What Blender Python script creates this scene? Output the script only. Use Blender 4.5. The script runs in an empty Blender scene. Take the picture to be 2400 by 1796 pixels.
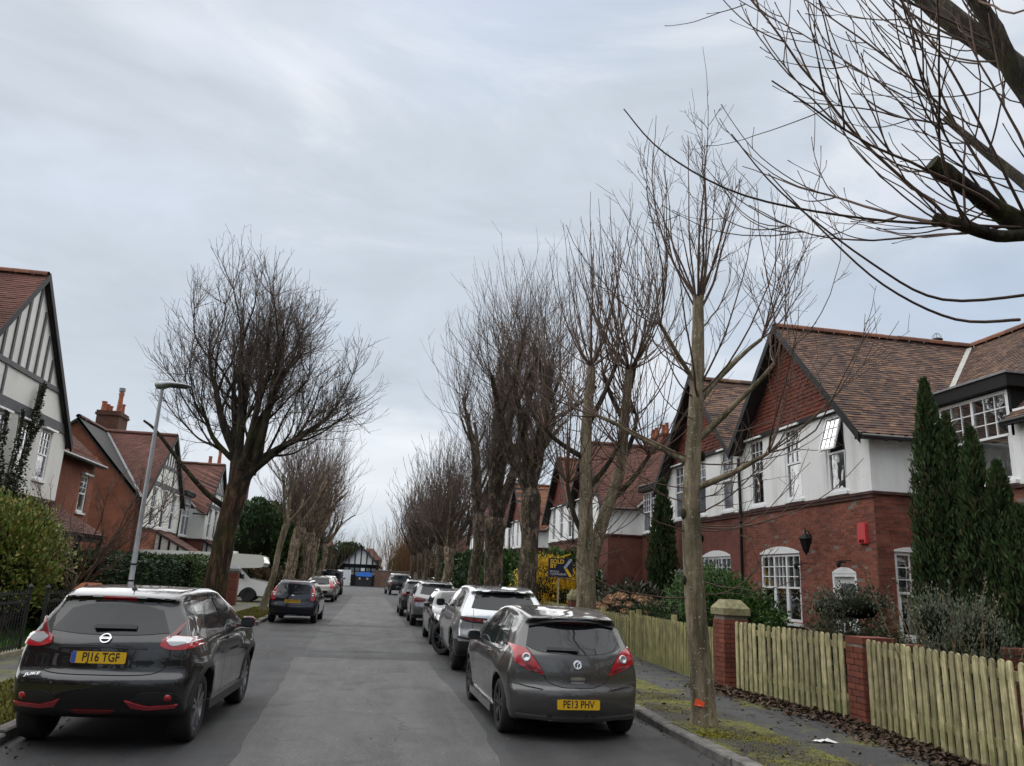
import bpy, bmesh, math, random
import numpy as np
from mathutils import Vector, Matrix
from mathutils.bvhtree import BVHTree
R = math.radians
random.seed(7)
RNG = np.random.default_rng(11)
SC = bpy.context.scene
COL = SC.collection
# ------------------------------------------------------------------ camera, world, sun, exposure
EYE = 1.75
def set_camera():
    p, ro, yw = R(14.25), R(2.56), R(9.6)
    f = Vector((math.sin(yw)*math.cos(p), math.cos(yw)*math.cos(p), math.sin(p)))
    r0 = Vector((math.cos(yw), -math.sin(yw), 0)); u0 = r0.cross(f)
    r = r0*math.cos(ro)+u0*math.sin(ro); u = -r0*math.sin(ro)+u0*math.cos(ro)
    cd = bpy.data.cameras.new('camera'); cam = bpy.data.objects.new('camera', cd); COL.objects.link(cam)
    m = Matrix.Identity(4)
    for i in range(3):
        m[i][0], m[i][1], m[i][2] = r[i], u[i], -f[i]
    m.translation = (0, 0, EYE)
    cam.matrix_world = m
    cd.sensor_width = 36; cd.lens = 1803/2400*36; cd.clip_start = .05; cd.clip_end = 3000
    SC.camera = cam
set_camera()
SUN_EL, SUN_AZ = 46, -28          # azimuth clockwise from the street direction (+Y)
w = bpy.data.worlds.new('World'); SC.world = w; w.use_nodes = True
def set_world():
    nt = w.node_tree; nt.nodes.clear(); N = nt.nodes.new; K = nt.links.new
    out = N('ShaderNodeOutputWorld')
    sky = N('ShaderNodeTexSky'); sky.sky_type = 'NISHITA'; sky.sun_disc = False
    sky.sun_elevation = R(SUN_EL); sky.sun_rotation = R(SUN_AZ)
    b1 = N('ShaderNodeBackground'); b1.inputs[1].default_value = .06; K(sky.outputs[0], b1.inputs[0])
    tc = N('ShaderNodeTexCoord'); mp = N('ShaderNodeMapping'); mp.inputs['Scale'].default_value = (1.1, 1.5, 3.4)
    mp.inputs['Rotation'].default_value = (0, R(12), R(20))
    mp.inputs['Location'].default_value = (.55, .1, .3)
    K(tc.outputs['Generated'], mp.inputs[0])
    n1 = N('ShaderNodeTexNoise'); n1.inputs['Scale'].default_value = 2.0; n1.inputs['Detail'].default_value = 9
    n1.inputs['Roughness'].default_value = .58; n1.inputs['Distortion'].default_value = .5; K(mp.outputs[0], n1.inputs['Vector'])
    cr = N('ShaderNodeValToRGB'); e = cr.color_ramp
    e.elements[0].position = .33; e.elements[0].color = (.50, .555, .62, 1)
    e.elements[1].position = .72; e.elements[1].color = (.82, .845, .88, 1)
    m2 = e.elements.new(.52); m2.color = (.585, .645, .72, 1)
    K(n1.outputs['Fac'], cr.inputs[0])
    b2 = N('ShaderNodeBackground'); b2.inputs[1].default_value = .385; K(cr.outputs[0], b2.inputs[0])
    n2 = N('ShaderNodeTexNoise'); n2.inputs['Scale'].default_value = 1.3; n2.inputs['Detail'].default_value = 4
    K(mp.outputs[0], n2.inputs['Vector'])
    r2 = N('ShaderNodeMapRange'); r2.inputs[1].default_value = .3; r2.inputs[2].default_value = .5
    r2.inputs[3].default_value = .72; r2.inputs[4].default_value = .97; K(n2.outputs['Fac'], r2.inputs[0])
    mx = N('ShaderNodeMixShader'); K(r2.outputs[0], mx.inputs[0]); K(b1.outputs[0], mx.inputs[1]); K(b2.outputs[0], mx.inputs[2])
    K(mx.outputs[0], out.inputs[0])
set_world()
def set_sun():
    sd = bpy.data.lights.new('sun', 'SUN'); sd.energy = 1.5; sd.angle = R(165); sd.color = (1, .97, .93)
    so = bpy.data.objects.new('sun', sd); COL.objects.link(so)
    a = R(SUN_AZ); e = R(SUN_EL)
    d = Vector((math.sin(a)*math.cos(e), math.cos(a)*math.cos(e), math.sin(e)))
    so.rotation_euler = d.to_track_quat('Z', 'Y').to_euler(); so.location = (0, 0, 60)
set_sun()
SC.view_settings.view_transform = 'Standard'; SC.view_settings.look = 'None'
SC.view_settings.gamma = 1; SC.view_settings.use_curve_mapping = False
SC.view_settings.exposure = 1.5
SC.render.engine = 'CYCLES'
SC.cycles.max_bounces = 6; SC.cycles.transparent_max_bounces = 12
SC.cycles.caustics_reflective = False; SC.cycles.caustics_refractive = False
# ------------------------------------------------------------------ materials
def rgb(h):
    """sRGB 0-255 triple -> linear"""
    return tuple(((c/255)/12.92 if c/255 <= .04045 else ((c/255+.055)/1.055)**2.4) for c in h)
def put(sock, v):
    if isinstance(v, (tuple, list)) and len(v) == 3 and sock.type == 'RGBA': v = (*v, 1)
    sock.default_value = v
class NT:
    def __init__(s, name):
        s.m = bpy.data.materials.new(name); s.m.use_nodes = True
        s.t = s.m.node_tree; s.b = s.t.nodes['Principled BSDF']; s.out = s.t.nodes['Material Output']
    def n(s, typ, ins=None, **kw):
        nd = s.t.nodes.new(typ)
        for k, v in kw.items(): setattr(nd, k, v)
        for k, v in (ins or {}).items():
            if hasattr(v, 'is_output'): s.t.links.new(v, nd.inputs[k])
            else: put(nd.inputs[k], v)
        return nd
    def link(s, a, b): s.t.links.new(a, b)
    def set(s, **kw):
        for k, v in kw.items():
            k = k.replace('_', ' ')
            if hasattr(v, 'is_output'): s.link(v, s.b.inputs[k])
            else: put(s.b.inputs[k], v)
    def coord(s, kind='Object'): return s.n('ShaderNodeTexCoord').outputs[kind]
    def pos(s): return s.n('ShaderNodeNewGeometry').outputs['Position']
    def noise(s, vec, scale, detail=4, rough=.55, dist=0.):
        return s.n('ShaderNodeTexNoise', {'Vector': vec, 'Scale': scale, 'Detail': detail, 'Roughness': rough, 'Distortion': dist}).outputs['Fac']
    def ramp(s, fac, stops):
        r = s.n('ShaderNodeValToRGB', {0: fac}); e = r.color_ramp
        while len(e.elements) < len(stops): e.elements.new(.5)
        for el, (p, c) in zip(e.elements, stops):
            el.position = p; el.color = (*c, 1) if len(c) == 3 else c
        return r.outputs[0]
    def mix(s, fac, a, b, mode='MIX'):
        m = s.n('ShaderNodeMix', data_type='RGBA', blend_type=mode)
        for i, v in ((0, fac), (6, a), (7, b)):
            if hasattr(v, 'is_output'): s.link(v, m.inputs[i])
            else: m.inputs[i].default_value = v if i == 0 else (*v, 1) if len(v) == 3 else v
        return m.outputs[2]
    def rng(s, v, a, b, c, d):
        return s.n('ShaderNodeMapRange', {0: v, 1: a, 2: b, 3: c, 4: d}).outputs[0]
    def math(s, op, a, b=0.):
        return s.n('ShaderNodeMath', {0: a, 1: b}, operation=op).outputs[0]
    def bump(s, h, strength=.3, dist=.02):
        s.link(s.n('ShaderNodeBump', {'Height': h, 'Strength': strength, 'Distance': dist}).outputs[0], s.b.inputs['Normal'])
    def rand(s):
        """one random number per loose piece and per object"""
        i = s.n('ShaderNodeNewGeometry').outputs['Random Per Island']; o = s.n('ShaderNodeObjectInfo').outputs['Random']
        return s.math('FRACT', s.math('ADD', i, s.math('MULTIPLY', o, 7.31)))
MATS = {}
def plain(name, col, rough=.6, metal=0., var=.12, scale=6., bump=0., bscale=60., spec=.5, coat=0., island=0.):
    if name in MATS: return MATS[name]
    t = NT(name); p = t.pos()
    f = t.noise(p, scale, 5)
    lo = tuple(c*(1-var) for c in col); hi = tuple(min(1, c*(1+var)) for c in col)
    c = t.ramp(f, [(.3, lo), (.7, hi)])
    if island:
        c = t.mix(1., c, t.ramp(t.rand(), [(0, (1-island,)*3), (1, (1+island*.6,)*3)]), 'MULTIPLY')
    t.set(Base_Color=c, Roughness=rough, Metallic=metal, Specular_IOR_Level=spec, Coat_Weight=coat, Coat_Roughness=.04)
    if bump: t.bump(t.noise(p, bscale, 4), bump, .01)
    MATS[name] = t.m; return t.m
def paint(name, col, metal=.3, rough=.32, dirt=.25):
    t = NT(name); o = t.coord(); f = t.noise(o, 3, 5)
    z = t.n('ShaderNodeSeparateXYZ', {0: o}).outputs[2]
    d = t.math('MULTIPLY', t.rng(z, .1, .75, dirt, dirt*.12), t.rng(f, .3, .7, .5, 1.2))
    c = t.mix(d, col, (.10, .095, .085))
    t.set(Base_Color=c, Metallic=metal, Roughness=t.rng(f, .3, .7, rough*.8, rough*1.2), Coat_Weight=t.rng(d, 0, .3, 1, .5), Coat_Roughness=t.rng(d, 0, .3, .02, .2))
    return t.m
def car_glass(name='car_glass', col=(.012, .014, .016)):
    t = NT(name); f = t.noise(t.coord(), 2.5, 4)
    t.set(Base_Color=col, Roughness=t.rng(f, .3, .7, .02, .07), Specular_IOR_Level=.5, IOR=1.5)
    return t.m
# ------------------------------------------------------------------ mesh helpers
class MB:
    """collects verts and faces, links them as one mesh object"""
    def __init__(s): s.v = []; s.l = []; s.n = []; s.m = []; s.c = 0
    def add(s, v, f, mi=0):
        v = np.asarray(v, float).reshape(-1, 3)
        if isinstance(f, np.ndarray):
            s.l.append(f.astype(np.int64).ravel()+s.c); s.n.append(np.full(len(f), f.shape[1])); k = len(f)
        else:
            s.l.append(np.array([i for q in f for i in q], np.int64)+s.c); s.n.append(np.array([len(q) for q in f])); k = len(f)
        s.m.append(np.full(k, mi)); s.v.append(v); s.c += len(v); return s
    def box(s, c, d, rz=0., mi=0, tilt=None):
        x, y, z = np.array(d)/2
        v = np.array([(sx*x, sy*y, sz*z) for sx in (-1, 1) for sy in (-1, 1) for sz in (-1, 1)])
        if tilt is not None: v = v @ np.array(tilt).T
        if rz:
            a, b = math.cos(rz), math.sin(rz); v = v @ np.array([[a, -b, 0], [b, a, 0], [0, 0, 1]]).T
        return s.add(v+np.array(c), CUBE_F, mi)
    def box2(s, a, b, mi=0):
        a = np.array(a, float); b = np.array(b, float); return s.box((a+b)/2, np.abs(b-a), 0, mi)
    def beam(s, a, b, wd, ht, up=(0, 0, 1), mi=0):
        """a rectangular bar from a to b: wd across, ht along up"""
        a = np.array(a, float); b = np.array(b, float); t = b-a; L = np.linalg.norm(t); t /= L
        sd = np.cross(t, up); sd /= np.linalg.norm(sd); u = np.cross(sd, t)
        v = [(a+b)/2 + t*sx*L/2 + sd*sy*wd/2 + u*sz*ht/2 for sx in (-1, 1) for sy in (-1, 1) for sz in (-1, 1)]
        return s.add(v, CUBE_F, mi)
    def tube(s, pts, rad, k=8, mi=0, cap=True):
        pts = np.array(pts, float)[None]; rad = np.broadcast_to(np.array(rad, float), (pts.shape[1],))[None]
        v, f = tubes(pts, rad, k); s.add(v, f, mi)
        if cap:
            n = pts.shape[1]; s.add(v[:k], [list(range(k))[::-1]], mi); s.add(v[-k:], [list(range(k))], mi)
        return s
    def lathe(s, prof, c=(0, 0, 0), k=24, axis='z', mi=0, closed=False):
        prof = np.array(prof, float); n = len(prof); a = np.linspace(0, 2*math.pi, k, endpoint=False)
        r, z = prof[:, 0], prof[:, 1]
        X = r[:, None]*np.cos(a); Y = r[:, None]*np.sin(a); Z = np.repeat(z[:, None], k, 1)
        P = {'z': (X, Y, Z), 'y': (X, Z, Y), 'x': (Z, X, Y)}[axis]
        v = np.stack(P, -1).reshape(-1, 3)+np.array(c)
        i = np.arange(n-1)[:, None]*k; j = np.arange(k)[None]; j2 = (j+1) % k
        f = np.stack([i+j, i+j2, i+k+j2, i+k+j], -1).reshape(-1, 4)
        return s.add(v, f, mi)
    def prism(s, poly, h0, h1, fn, mi=0):
        """poly: 2D outline; fn(a,b,h)->xyz; a closed slab between h0 and h1"""
        n = len(poly); v = [fn(a, b, h0) for a, b in poly]+[fn(a, b, h1) for a, b in poly]
        f = [list(range(n))[::-1], list(range(n, 2*n))]+[[i, (i+1) % n, n+(i+1) % n, n+i] for i in range(n)]
        return s.add(v, f, mi)
    def grid(s, P, mi=0):
        """P: (a,b,3) array of points"""
        a, b = P.shape[:2]; i = (np.arange(a-1)[:, None]*b+np.arange(b-1)[None]).ravel()
        return s.add(P.reshape(-1, 3), np.stack([i, i+b, i+b+1, i+1], -1), mi)
    def mesh(s, name, mats, smooth=False, sharp=None):
        me = bpy.data.meshes.new(name)
        if s.c:
            v = np.concatenate(s.v); l = np.concatenate(s.l); n = np.concatenate(s.n); m = np.concatenate(s.m)
            me.vertices.add(len(v)); me.vertices.foreach_set('co', v.astype(np.float32).ravel())
            me.loops.add(len(l)); me.loops.foreach_set('vertex_index', l.astype(np.int32))
            me.polygons.add(len(n)); st = np.concatenate([[0], np.cumsum(n)[:-1]])
            me.polygons.foreach_set('loop_start', st.astype(np.int32))
            me.polygons.foreach_set('material_index', m.astype(np.int32))
            me.polygons.foreach_set('use_smooth', np.full(len(n), bool(smooth)))
            me.update(calc_edges=True)
            if sharp: me.set_sharp_from_angle(angle=R(sharp))
        for x in (mats if isinstance(mats, (list, tuple)) else [mats]): me.materials.append(x)
        return me
    def build(s, name, mats, parent=None, smooth=False, sharp=None, **props):
        return link(name, s.mesh(name, mats, smooth, sharp), parent, **props)
CUBE_F = np.array([[0, 1, 3, 2], [4, 6, 7, 5], [0, 4, 5, 1], [2, 3, 7, 6], [0, 2, 6, 4], [1, 5, 7, 3]])
def link(name, data, parent=None, **props):
    o = bpy.data.objects.new(name, data); COL.objects.link(o)
    if parent is not None: o.parent = parent
    for k, v in props.items(): o[k] = v
    return o
def thing(name, label, cat, loc=(0, 0, 0), rz=0., group=None):
    o = link(name, None); o.location = loc; o.rotation_euler = (0, 0, rz); o.empty_display_size = .3
    tag(o, label, cat, group); return o
def tag(o, label, cat, group=None):
    o['label'] = label; o['category'] = cat
    if group: o['group'] = group
    return o
def struct(o): o['kind'] = 'structure'; return o
def copy_tree(o, parent=None):
    c = o.copy(); COL.objects.link(c)
    if parent is not None: c.parent = parent
    for ch in list(o.children): copy_tree(ch, c)
    return c
def tubes(P, Rd, k):
    """P (N,n,3), Rd (N,n) -> verts, quads of N tubes"""
    N, n = Rd.shape
    T = np.gradient(P, axis=1); T /= np.linalg.norm(T, axis=2, keepdims=True)+1e-9
    ref = np.array([.23, .31, .92]) if abs(np.mean(T[..., 2])) < .6 else np.array([.9, .37, .2])
    U = np.cross(T, ref); U /= np.linalg.norm(U, axis=2, keepdims=True)+1e-9
    V = np.cross(T, U); a = np.linspace(0, 2*math.pi, k, endpoint=False)
    v = P[:, :, None]+Rd[:, :, None, None]*(np.cos(a)[None, None, :, None]*U[:, :, None]+np.sin(a)[None, None, :, None]*V[:, :, None])
    i = (np.arange(N)[:, None, None]*n+np.arange(n-1)[None, :, None])*k; j = np.arange(k)[None, None]; j2 = (j+1) % k
    f = np.stack([i+j, i+j2, i+k+j2, i+k+j], -1).reshape(-1, 4)
    return v.reshape(-1, 3), f
def catmull(pts, m=8, closed=False):
    p = np.array(pts, float); n = len(p); out = []
    for i in range(n if closed else n-1):
        if closed: a, b, c, d = p[i-1], p[i], p[(i+1) % n], p[(i+2) % n]
        else: a, b, c, d = p[max(i-1, 0)], p[i], p[i+1], p[min(i+2, n-1)]
        for t in np.linspace(0, 1, m, endpoint=False):
            out.append(.5*(2*b+(c-a)*t+(2*a-5*b+4*c-d)*t*t+(3*b-a-3*c+d)*t**3))
    if not closed: out.append(p[-1])
    return np.array(out)
def resample(pts, n, smooth=True):
    p = catmull(pts, 10) if smooth and len(pts) > 2 else np.array(pts, float)
    d = np.concatenate([[0], np.cumsum(np.linalg.norm(np.diff(p, axis=0), axis=1))]); q = np.linspace(0, d[-1], n)
    return np.stack([np.interp(q, d, p[:, i]) for i in range(p.shape[1])], -1)
def lettering(parent, txt, size, mat, mtx, name='lettering', extrude=.0015, align='CENTER', xscale=1., sp=1., bold=.0):
    c = bpy.data.curves.new(name, 'FONT'); c.body = txt; c.size = size; c.extrude = extrude; c.align_x = align; c.align_y = 'CENTER'
    c.resolution_u = 3; c.offset = bold
    c.space_character = sp; c.materials.append(mat); q = link('text_source', c); me = bpy.data.meshes.new_from_object(q.evaluated_get(bpy.context.evaluated_depsgraph_get()))
    bpy.data.objects.remove(q); me.name = name
    o = link(name, me, parent); o.matrix_basis = mtx @ Matrix.Diagonal((xscale, 1, 1, 1)); return o
PIECE_CAM = np.array([0, 0, EYE])
def pieces(parent, name, C, X, Y, Z, mat, base=None, nmax=300, stuff=None, mesh=None, seen=None):
    """many alike pieces: centre C and half axes X,Y,Z (N,3 world). The nmax nearest become objects, the rest one stuff mesh."""
    C, X, Y, Z = (np.asarray(a, float) for a in (C, X, Y, Z)); N = len(C)
    if N == 0: return
    loc = np.array(parent.location) if parent is not None else np.zeros(3)
    if parent is not None and parent.parent is not None: loc = loc+np.array(parent.parent.location)
    d = np.linalg.norm(C-PIECE_CAM, axis=1)
    if seen is not None: d = d+np.where(seen, 0, 1000)
    o = np.argsort(d); big, rest = o[:nmax], o[nmax:]
    bv, bf = base if base else (np.array([(a, b, c) for a in (-1, 1) for b in (-1, 1) for c in (-1, 1)], float), CUBE_F)
    if len(big):
        me = MB().add(bv, bf).mesh(name, mat)
        for i in big:
            ob = link(name, me, parent); m = Matrix.Identity(4)
            for r in range(3): m[r][0], m[r][1], m[r][2], m[r][3] = X[i, r], Y[i, r], Z[i, r], C[i, r]-loc[r]
            ob.matrix_basis = m
    if len(rest):
        V = (C[rest]-loc)[:, None]+bv[None, :, :1]*X[rest][:, None]+bv[None, :, 1:2]*Y[rest][:, None]+bv[None, :, 2:]*Z[rest][:, None]
        f = (bf[None]+(np.arange(len(rest))*len(bv))[:, None, None]).reshape(-1, bf.shape[1])
        MB().add(V, f).build(stuff or name+'_field', mat, parent, kind='stuff')
# ------------------------------------------------------------------ cars
def smax(a, b, k):
    h = np.maximum(k-np.abs(a-b), 0)/k
    return np.maximum(a, b)+h*h*k*.25
def poly_sdf(X, Z, P):
    d = np.full(X.shape, 1e9); ins = np.zeros(X.shape, bool); n = len(P)
    for i in range(n):
        ax, az = P[i]; bx, bz = P[(i+1) % n]; ex, ez = bx-ax, bz-az
        wx, wz = X-ax, Z-az; t = np.clip((wx*ex+wz*ez)/(ex*ex+ez*ez+1e-12), 0, 1)
        d = np.minimum(d, (wx-ex*t)**2+(wz-ez*t)**2)
        c = ((az > Z) != (bz > Z)); 
        if abs(ez) > 1e-12: ins ^= c & (X < ex*(Z-az)/ez+ax)
    d = np.sqrt(d); return np.where(ins, -d, d)
def surface_nets(F, o, h):
    s = F < 0; nx, ny, nz = F.shape
    acc = np.zeros((nx-1, ny-1, nz-1, 3)); cnt = np.zeros((nx-1, ny-1, nz-1))
    for ax in range(3):
        b = [1 if i == ax else 0 for i in range(3)]
        A = F[:nx-b[0], :ny-b[1], :nz-b[2]]; B = F[b[0]:, b[1]:, b[2]:]
        cr = (A < 0) != (B < 0); t = np.where(cr, A/(A-B+1e-20), 0)
        oth = [i for i in range(3) if i != ax]
        for da in (0, 1):
            for db in (0, 1):
                sl = [slice(None)]*3; sl[oth[0]] = slice(da, da+F.shape[oth[0]]-1); sl[oth[1]] = slice(db, db+F.shape[oth[1]]-1)
                c = cr[tuple(sl)]; tt = t[tuple(sl)]; cnt += c
                acc[..., ax] += tt*c; acc[..., oth[0]] += da*c; acc[..., oth[1]] += db*c
    m = cnt > 0; idx = np.full(m.shape, -1); idx[m] = np.arange(m.sum())
    ijk = np.argwhere(m); V = (ijk+acc[m]/cnt[m][:, None])*h+np.array(o)
    Q = []
    for ax in range(3):
        b = [1 if i == ax else 0 for i in range(3)]
        A = s[:nx-b[0], :ny-b[1], :nz-b[2]]; B = s[b[0]:, b[1]:, b[2]:]
        e = np.argwhere(A != B); fl = A[tuple(e.T)]
        u, v = [(1, 2), (2, 0), (0, 1)][ax]
        ok = (e[:, u] > 0) & (e[:, v] > 0) & (e[:, u] < F.shape[u]-1) & (e[:, v] < F.shape[v]-1); e = e[ok]; fl = fl[ok]
        def at(du, dv):
            q = e.copy(); q[:, u] -= du; q[:, v] -= dv; return idx[tuple(q.T)]
        q = np.stack([at(1, 1), at(0, 1), at(0, 0), at(1, 0)], -1)
        Q.append(np.where(fl[:, None], q, q[:, ::-1]))
    return V, np.concatenate(Q)
def interp(pts, smooth=True):
    p = np.array(sorted(pts), float)
    if smooth and len(p) > 2:      # monotone cubic
        x, y = p.T; h = np.diff(x); dl = np.diff(y)/h; m = np.zeros(len(x)); m[0], m[-1] = dl[0], dl[-1]
        for i in range(1, len(x)-1): m[i] = 0 if dl[i-1]*dl[i] <= 0 else 2*dl[i-1]*dl[i]/(dl[i-1]+dl[i])
        def f(q):
            q = np.clip(q, x[0], x[-1]); i = np.clip(np.searchsorted(x, q)-1, 0, len(h)-1); t = (q-x[i])/h[i]
            return (2*t**3-3*t**2+1)*y[i]+(t**3-2*t**2+t)*h[i]*m[i]+(-2*t**3+3*t**2)*y[i+1]+(t**3-t**2)*h[i]*m[i+1]
        return f
    return lambda q: np.interp(q, p[:, 0], p[:, 1])
TYRE = plain('tyre_rubber', (.018, .018, .019), .85, bump=.2, bscale=80)
PLASTIC = plain('black_trim', (.02, .02, .021), .55, bump=.1, bscale=200)
WELL = plain('wheel_well', (.008, .008, .008), .95)
GLASS = car_glass(); GLASS2 = car_glass('car_side_glass', (.02, .024, .026))
CHROME = plain('chrome', (.7, .7, .72), .12, 1.)
RED = paint('lamp_red', (.42, .012, .02), 0, .12, .03)
DRED = paint('lamp_dark_red', (.16, .008, .012), 0, .1, .03)
LCLEAR = paint('lamp_clear', (.55, .55, .56), .5, .12, .03)
YPLATE = plain('plate_yellow', (.72, .43, .012), .45, var=.04)
BPLATE = plain('plate_blue', (.03, .09, .42), .4)
INK = plain('plate_ink', (.012, .012, .012), .5)
ALLOY = plain('alloy_grey', (.28, .28, .29), .35, .8); DALLOY = plain('alloy_dark', (.045, .045, .048), .35, .6)
class Car:
    def __init__(s, name, label, loc, rz, L, H, W0, side, low, up, sec, wheels, wr, paintm, bow=(.12, .2), crown=.03, k=.07, h=.03,
                 bulge=.03, bulgez=.55, ra=None, wells=True, group=None, lower=None, extra=None, facing=1, track=None):
        s.root = thing(name, label, 'car', loc, rz, group); s.L = L; s.W = W0; s.H = H; s.paint = paintm; s.wr = wr; s.wheels = wheels
        P = side if isinstance(side, np.ndarray) else catmull(side, 7, True)
        tx = np.arange(-.3, L+.3, .015); tz = np.arange(-.1, H+.3, .015); TX, TZ = np.meshgrid(tx, tz, indexing='ij'); T = poly_sdf(TX, TZ, P)
        fl, fu, fa, fb = interp(low), interp(up), interp([(z, a) for z, a, b in sec]), interp([(z, b) for z, a, b in sec])
        ra = ra or wr+.06
        def E(x, y, z):
            q = (y/W0)**2
            rear = np.clip(1-x/(L*.35), 0, 1); front = np.clip((x-L*.65)/(L*.35), 0, 1)
            xx = x-bow[0]*q*rear+bow[1]*q*front; zz = z+crown*q*np.clip((z-H*.55)/(H*.3), 0, 1)
            i = np.clip((xx-tx[0])/.015, 0, len(tx)-1.001); j = np.clip((zz-tz[0])/.015, 0, len(tz)-1.001)
            i0 = i.astype(int); j0 = j.astype(int); a = i-i0; b = j-j0
            S = T[i0, j0]*(1-a)*(1-b)+T[i0+1, j0]*a*(1-b)+T[i0, j0+1]*(1-a)*b+T[i0+1, j0+1]*a*b
            Wd = fl(x)*fa(z)+fu(x)*fb(z)
            for wx in wheels: Wd = Wd+bulge*np.exp(-((x-wx)/.42)**2)*np.exp(-((z-bulgez)/.24)**2)
            if extra: Wd = Wd+extra(x, z)
            F = smax(S, np.abs(y)-Wd, k)
            if wells:
                for wx in wheels:
                    c = np.sqrt((x-wx)**2+(z-wr)**2)-ra
                    F = np.maximum(F, np.minimum(-c, np.abs(y)-W0*.45) if False else -np.maximum(c, W0*.52-np.abs(y)))
            return F
        s.E = E
        gx = np.arange(-.1, L+.1, h); gy = np.arange(-W0-.12, W0+.12+h, h); gy -= (gy[0]+gy[-1])/2; gz = np.arange(.08, H+.1, h)
        F = E(*np.meshgrid(gx, gy, gz, indexing='ij'))
        V, Q = surface_nets(F, (gx[0], gy[0], gz[0]), h)
        for _ in range(3):
            f0 = E(*V.T); e = h*.2; g = np.stack([E(V[:, 0]+e, V[:, 1], V[:, 2])-E(V[:, 0]-e, V[:, 1], V[:, 2]),
                E(V[:, 0], V[:, 1]+e, V[:, 2])-E(V[:, 0], V[:, 1]-e, V[:, 2]), E(V[:, 0], V[:, 1], V[:, 2]+e)-E(V[:, 0], V[:, 1], V[:, 2]-e)], -1)/(2*e)
            n2 = (g**2).sum(1)+1e-6; st = -(f0/np.maximum(n2, .25))[:, None]*g
            ln = np.linalg.norm(st, axis=1, keepdims=True); V = V+st*np.minimum(1, h*.5/(ln+1e-9))
        c = V[Q].mean(1); mi = np.zeros(len(Q), int)
        for wx in wheels:
            d = np.hypot(c[:, 0]-wx, c[:, 2]-wr); mi[(d < ra+.006) & (np.abs(c[:, 1]) < W0*1.2)] = 1
        mi[c[:, 2] < .2] = 1
        if lower: mi[(mi == 0) & (c[:, 2] < lower(c[:, 0], np.abs(c[:, 1])))] = 2
        mb = MB(); mb.add(V, Q); mb.m = [mi]
        s.body = mb.build('body', [paintm, WELL, PLASTIC], s.root, True, 38)
        s.bvh = BVHTree.FromPolygons([Vector(v) for v in V], [tuple(q) for q in Q.tolist()])
    def hit(s, view, p):
        a, b = p
        if view == 'rear': o, d = Vector((-3, a, b)), Vector((1, 0, 0))
        elif view == 'front': o, d = Vector((s.L+3, a, b)), Vector((-1, 0, 0))
        elif view == 'left': o, d = Vector((a, 3, b)), Vector((0, -1, 0))
        elif view == 'right': o, d = Vector((a, -3, b)), Vector((0, 1, 0))
        else: o, d = Vector((a, b, 4)), Vector((0, 0, -1))
        r = s.bvh.ray_cast(o, d)
        if r[0] is None or (r[0]-o).length > 5.2 or r[1].dot(d) > -.03:
            q = o+d*(3.12 if view in ('rear', 'front') else (3-s.W*.95) if view != 'top' else 4-s.H)
            r = s.bvh.find_nearest(q)
        n = r[1]
        if n.dot(d) > 0: n = -n
        return np.array(r[0]), np.array(n)
    def patch(s, view, lo, hi, mat, name, off=.006, nu=14, nv=6, parent=None, smooth=True, rim=.02, thick=None):
        """a panel that lies on the body: lo and hi are outlines in the view's plane, left to right"""
        A = resample(lo, nu, smooth); B = resample(hi, nu, smooth); P = np.zeros((nu, nv, 3)); Nn = np.zeros((nu, nv, 3))
        for i in range(nu):
            for j in range(nv):
                t = j/(nv-1); P[i, j], Nn[i, j] = s.hit(view, A[i]*(1-t)+B[i]*t)
        Nn /= np.linalg.norm(Nn, axis=2, keepdims=True)
        for _ in range(2):                                          # even out the normals
            M = Nn.copy(); M[1:-1] = (Nn[:-2]+Nn[1:-1]*2+Nn[2:])/4; M[:, 1:-1] = (M[:, :-2]+M[:, 1:-1]*2+M[:, 2:])/4; Nn = M/np.linalg.norm(M, axis=2, keepdims=True)
        mb = MB(); top = P+Nn*off; mb.grid(top)
        ring = [(i, 0) for i in range(nu)]+[(nu-1, j) for j in range(1, nv)]+[(i, nv-1) for i in range(nu-2, -1, -1)]+[(0, j) for j in range(nv-2, 0, -1)]
        n = len(ring); v = [top[q] for q in ring]+[P[q]-Nn[q]*rim for q in ring]
        mb.add(v, [[i, (i+1) % n, n+(i+1) % n, n+i] for i in range(n)])
        return mb.build(name, mat, parent or s.root, True, 50)
    def sides(s, lo, hi, mat, name, sym=True, **kw):
        r = [s.patch('left', lo, hi, mat, name, **kw)]
        if sym: r.append(s.patch('right', lo, hi, mat, name, **kw))
        return r
    def seam(s, view, pts, wd=.006, n=26, name='panel_gap', mat=None, smooth=True, off=.0015):
        A = resample(pts, n, smooth); mb = MB(); P = []; 
        for i, a in enumerate(A):
            t = A[min(i+1, n-1)]-A[max(i-1, 0)]; t /= np.linalg.norm(t)+1e-9; q = np.array([-t[1], t[0]])*wd/2
            r = []
            for sg in (-1, 1):
                p, nn = s.hit(view, a+q*sg); r.append(p+nn*off)
            P.append(r)
        mb.grid(np.array(P)); return mb.build(name, mat or WELL, s.root, True)
    def arch(s, mat, wd=.06, sides=('left', 'right'), a0=-25, a1=205, off=.012):
        for wx in s.wheels:
            for v in sides:
                a = np.radians(np.linspace(a0, a1, 26)); ra = s.wr+.055; P = np.zeros((26, 3, 3))
                for i, t in enumerate(a):
                    for j, rr in enumerate((ra+.012, ra+wd*.6, ra+wd)):
                        p, n = s.hit(v, (wx+rr*math.cos(t), max(.2, s.wr+rr*math.sin(t)))); n = np.array([0, 1 if v == 'left' else -1, 0])
                        P[i, j] = p+n*(off if j < 2 else .002)
                mb = MB(); mb.grid(P); q = P[:, :1].copy(); q2 = q.copy(); q2[..., 1] *= .93; mb.grid(np.concatenate([q2, q], 1)); mb.build('wheel_arch_trim', mat, s.root, True)
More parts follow.
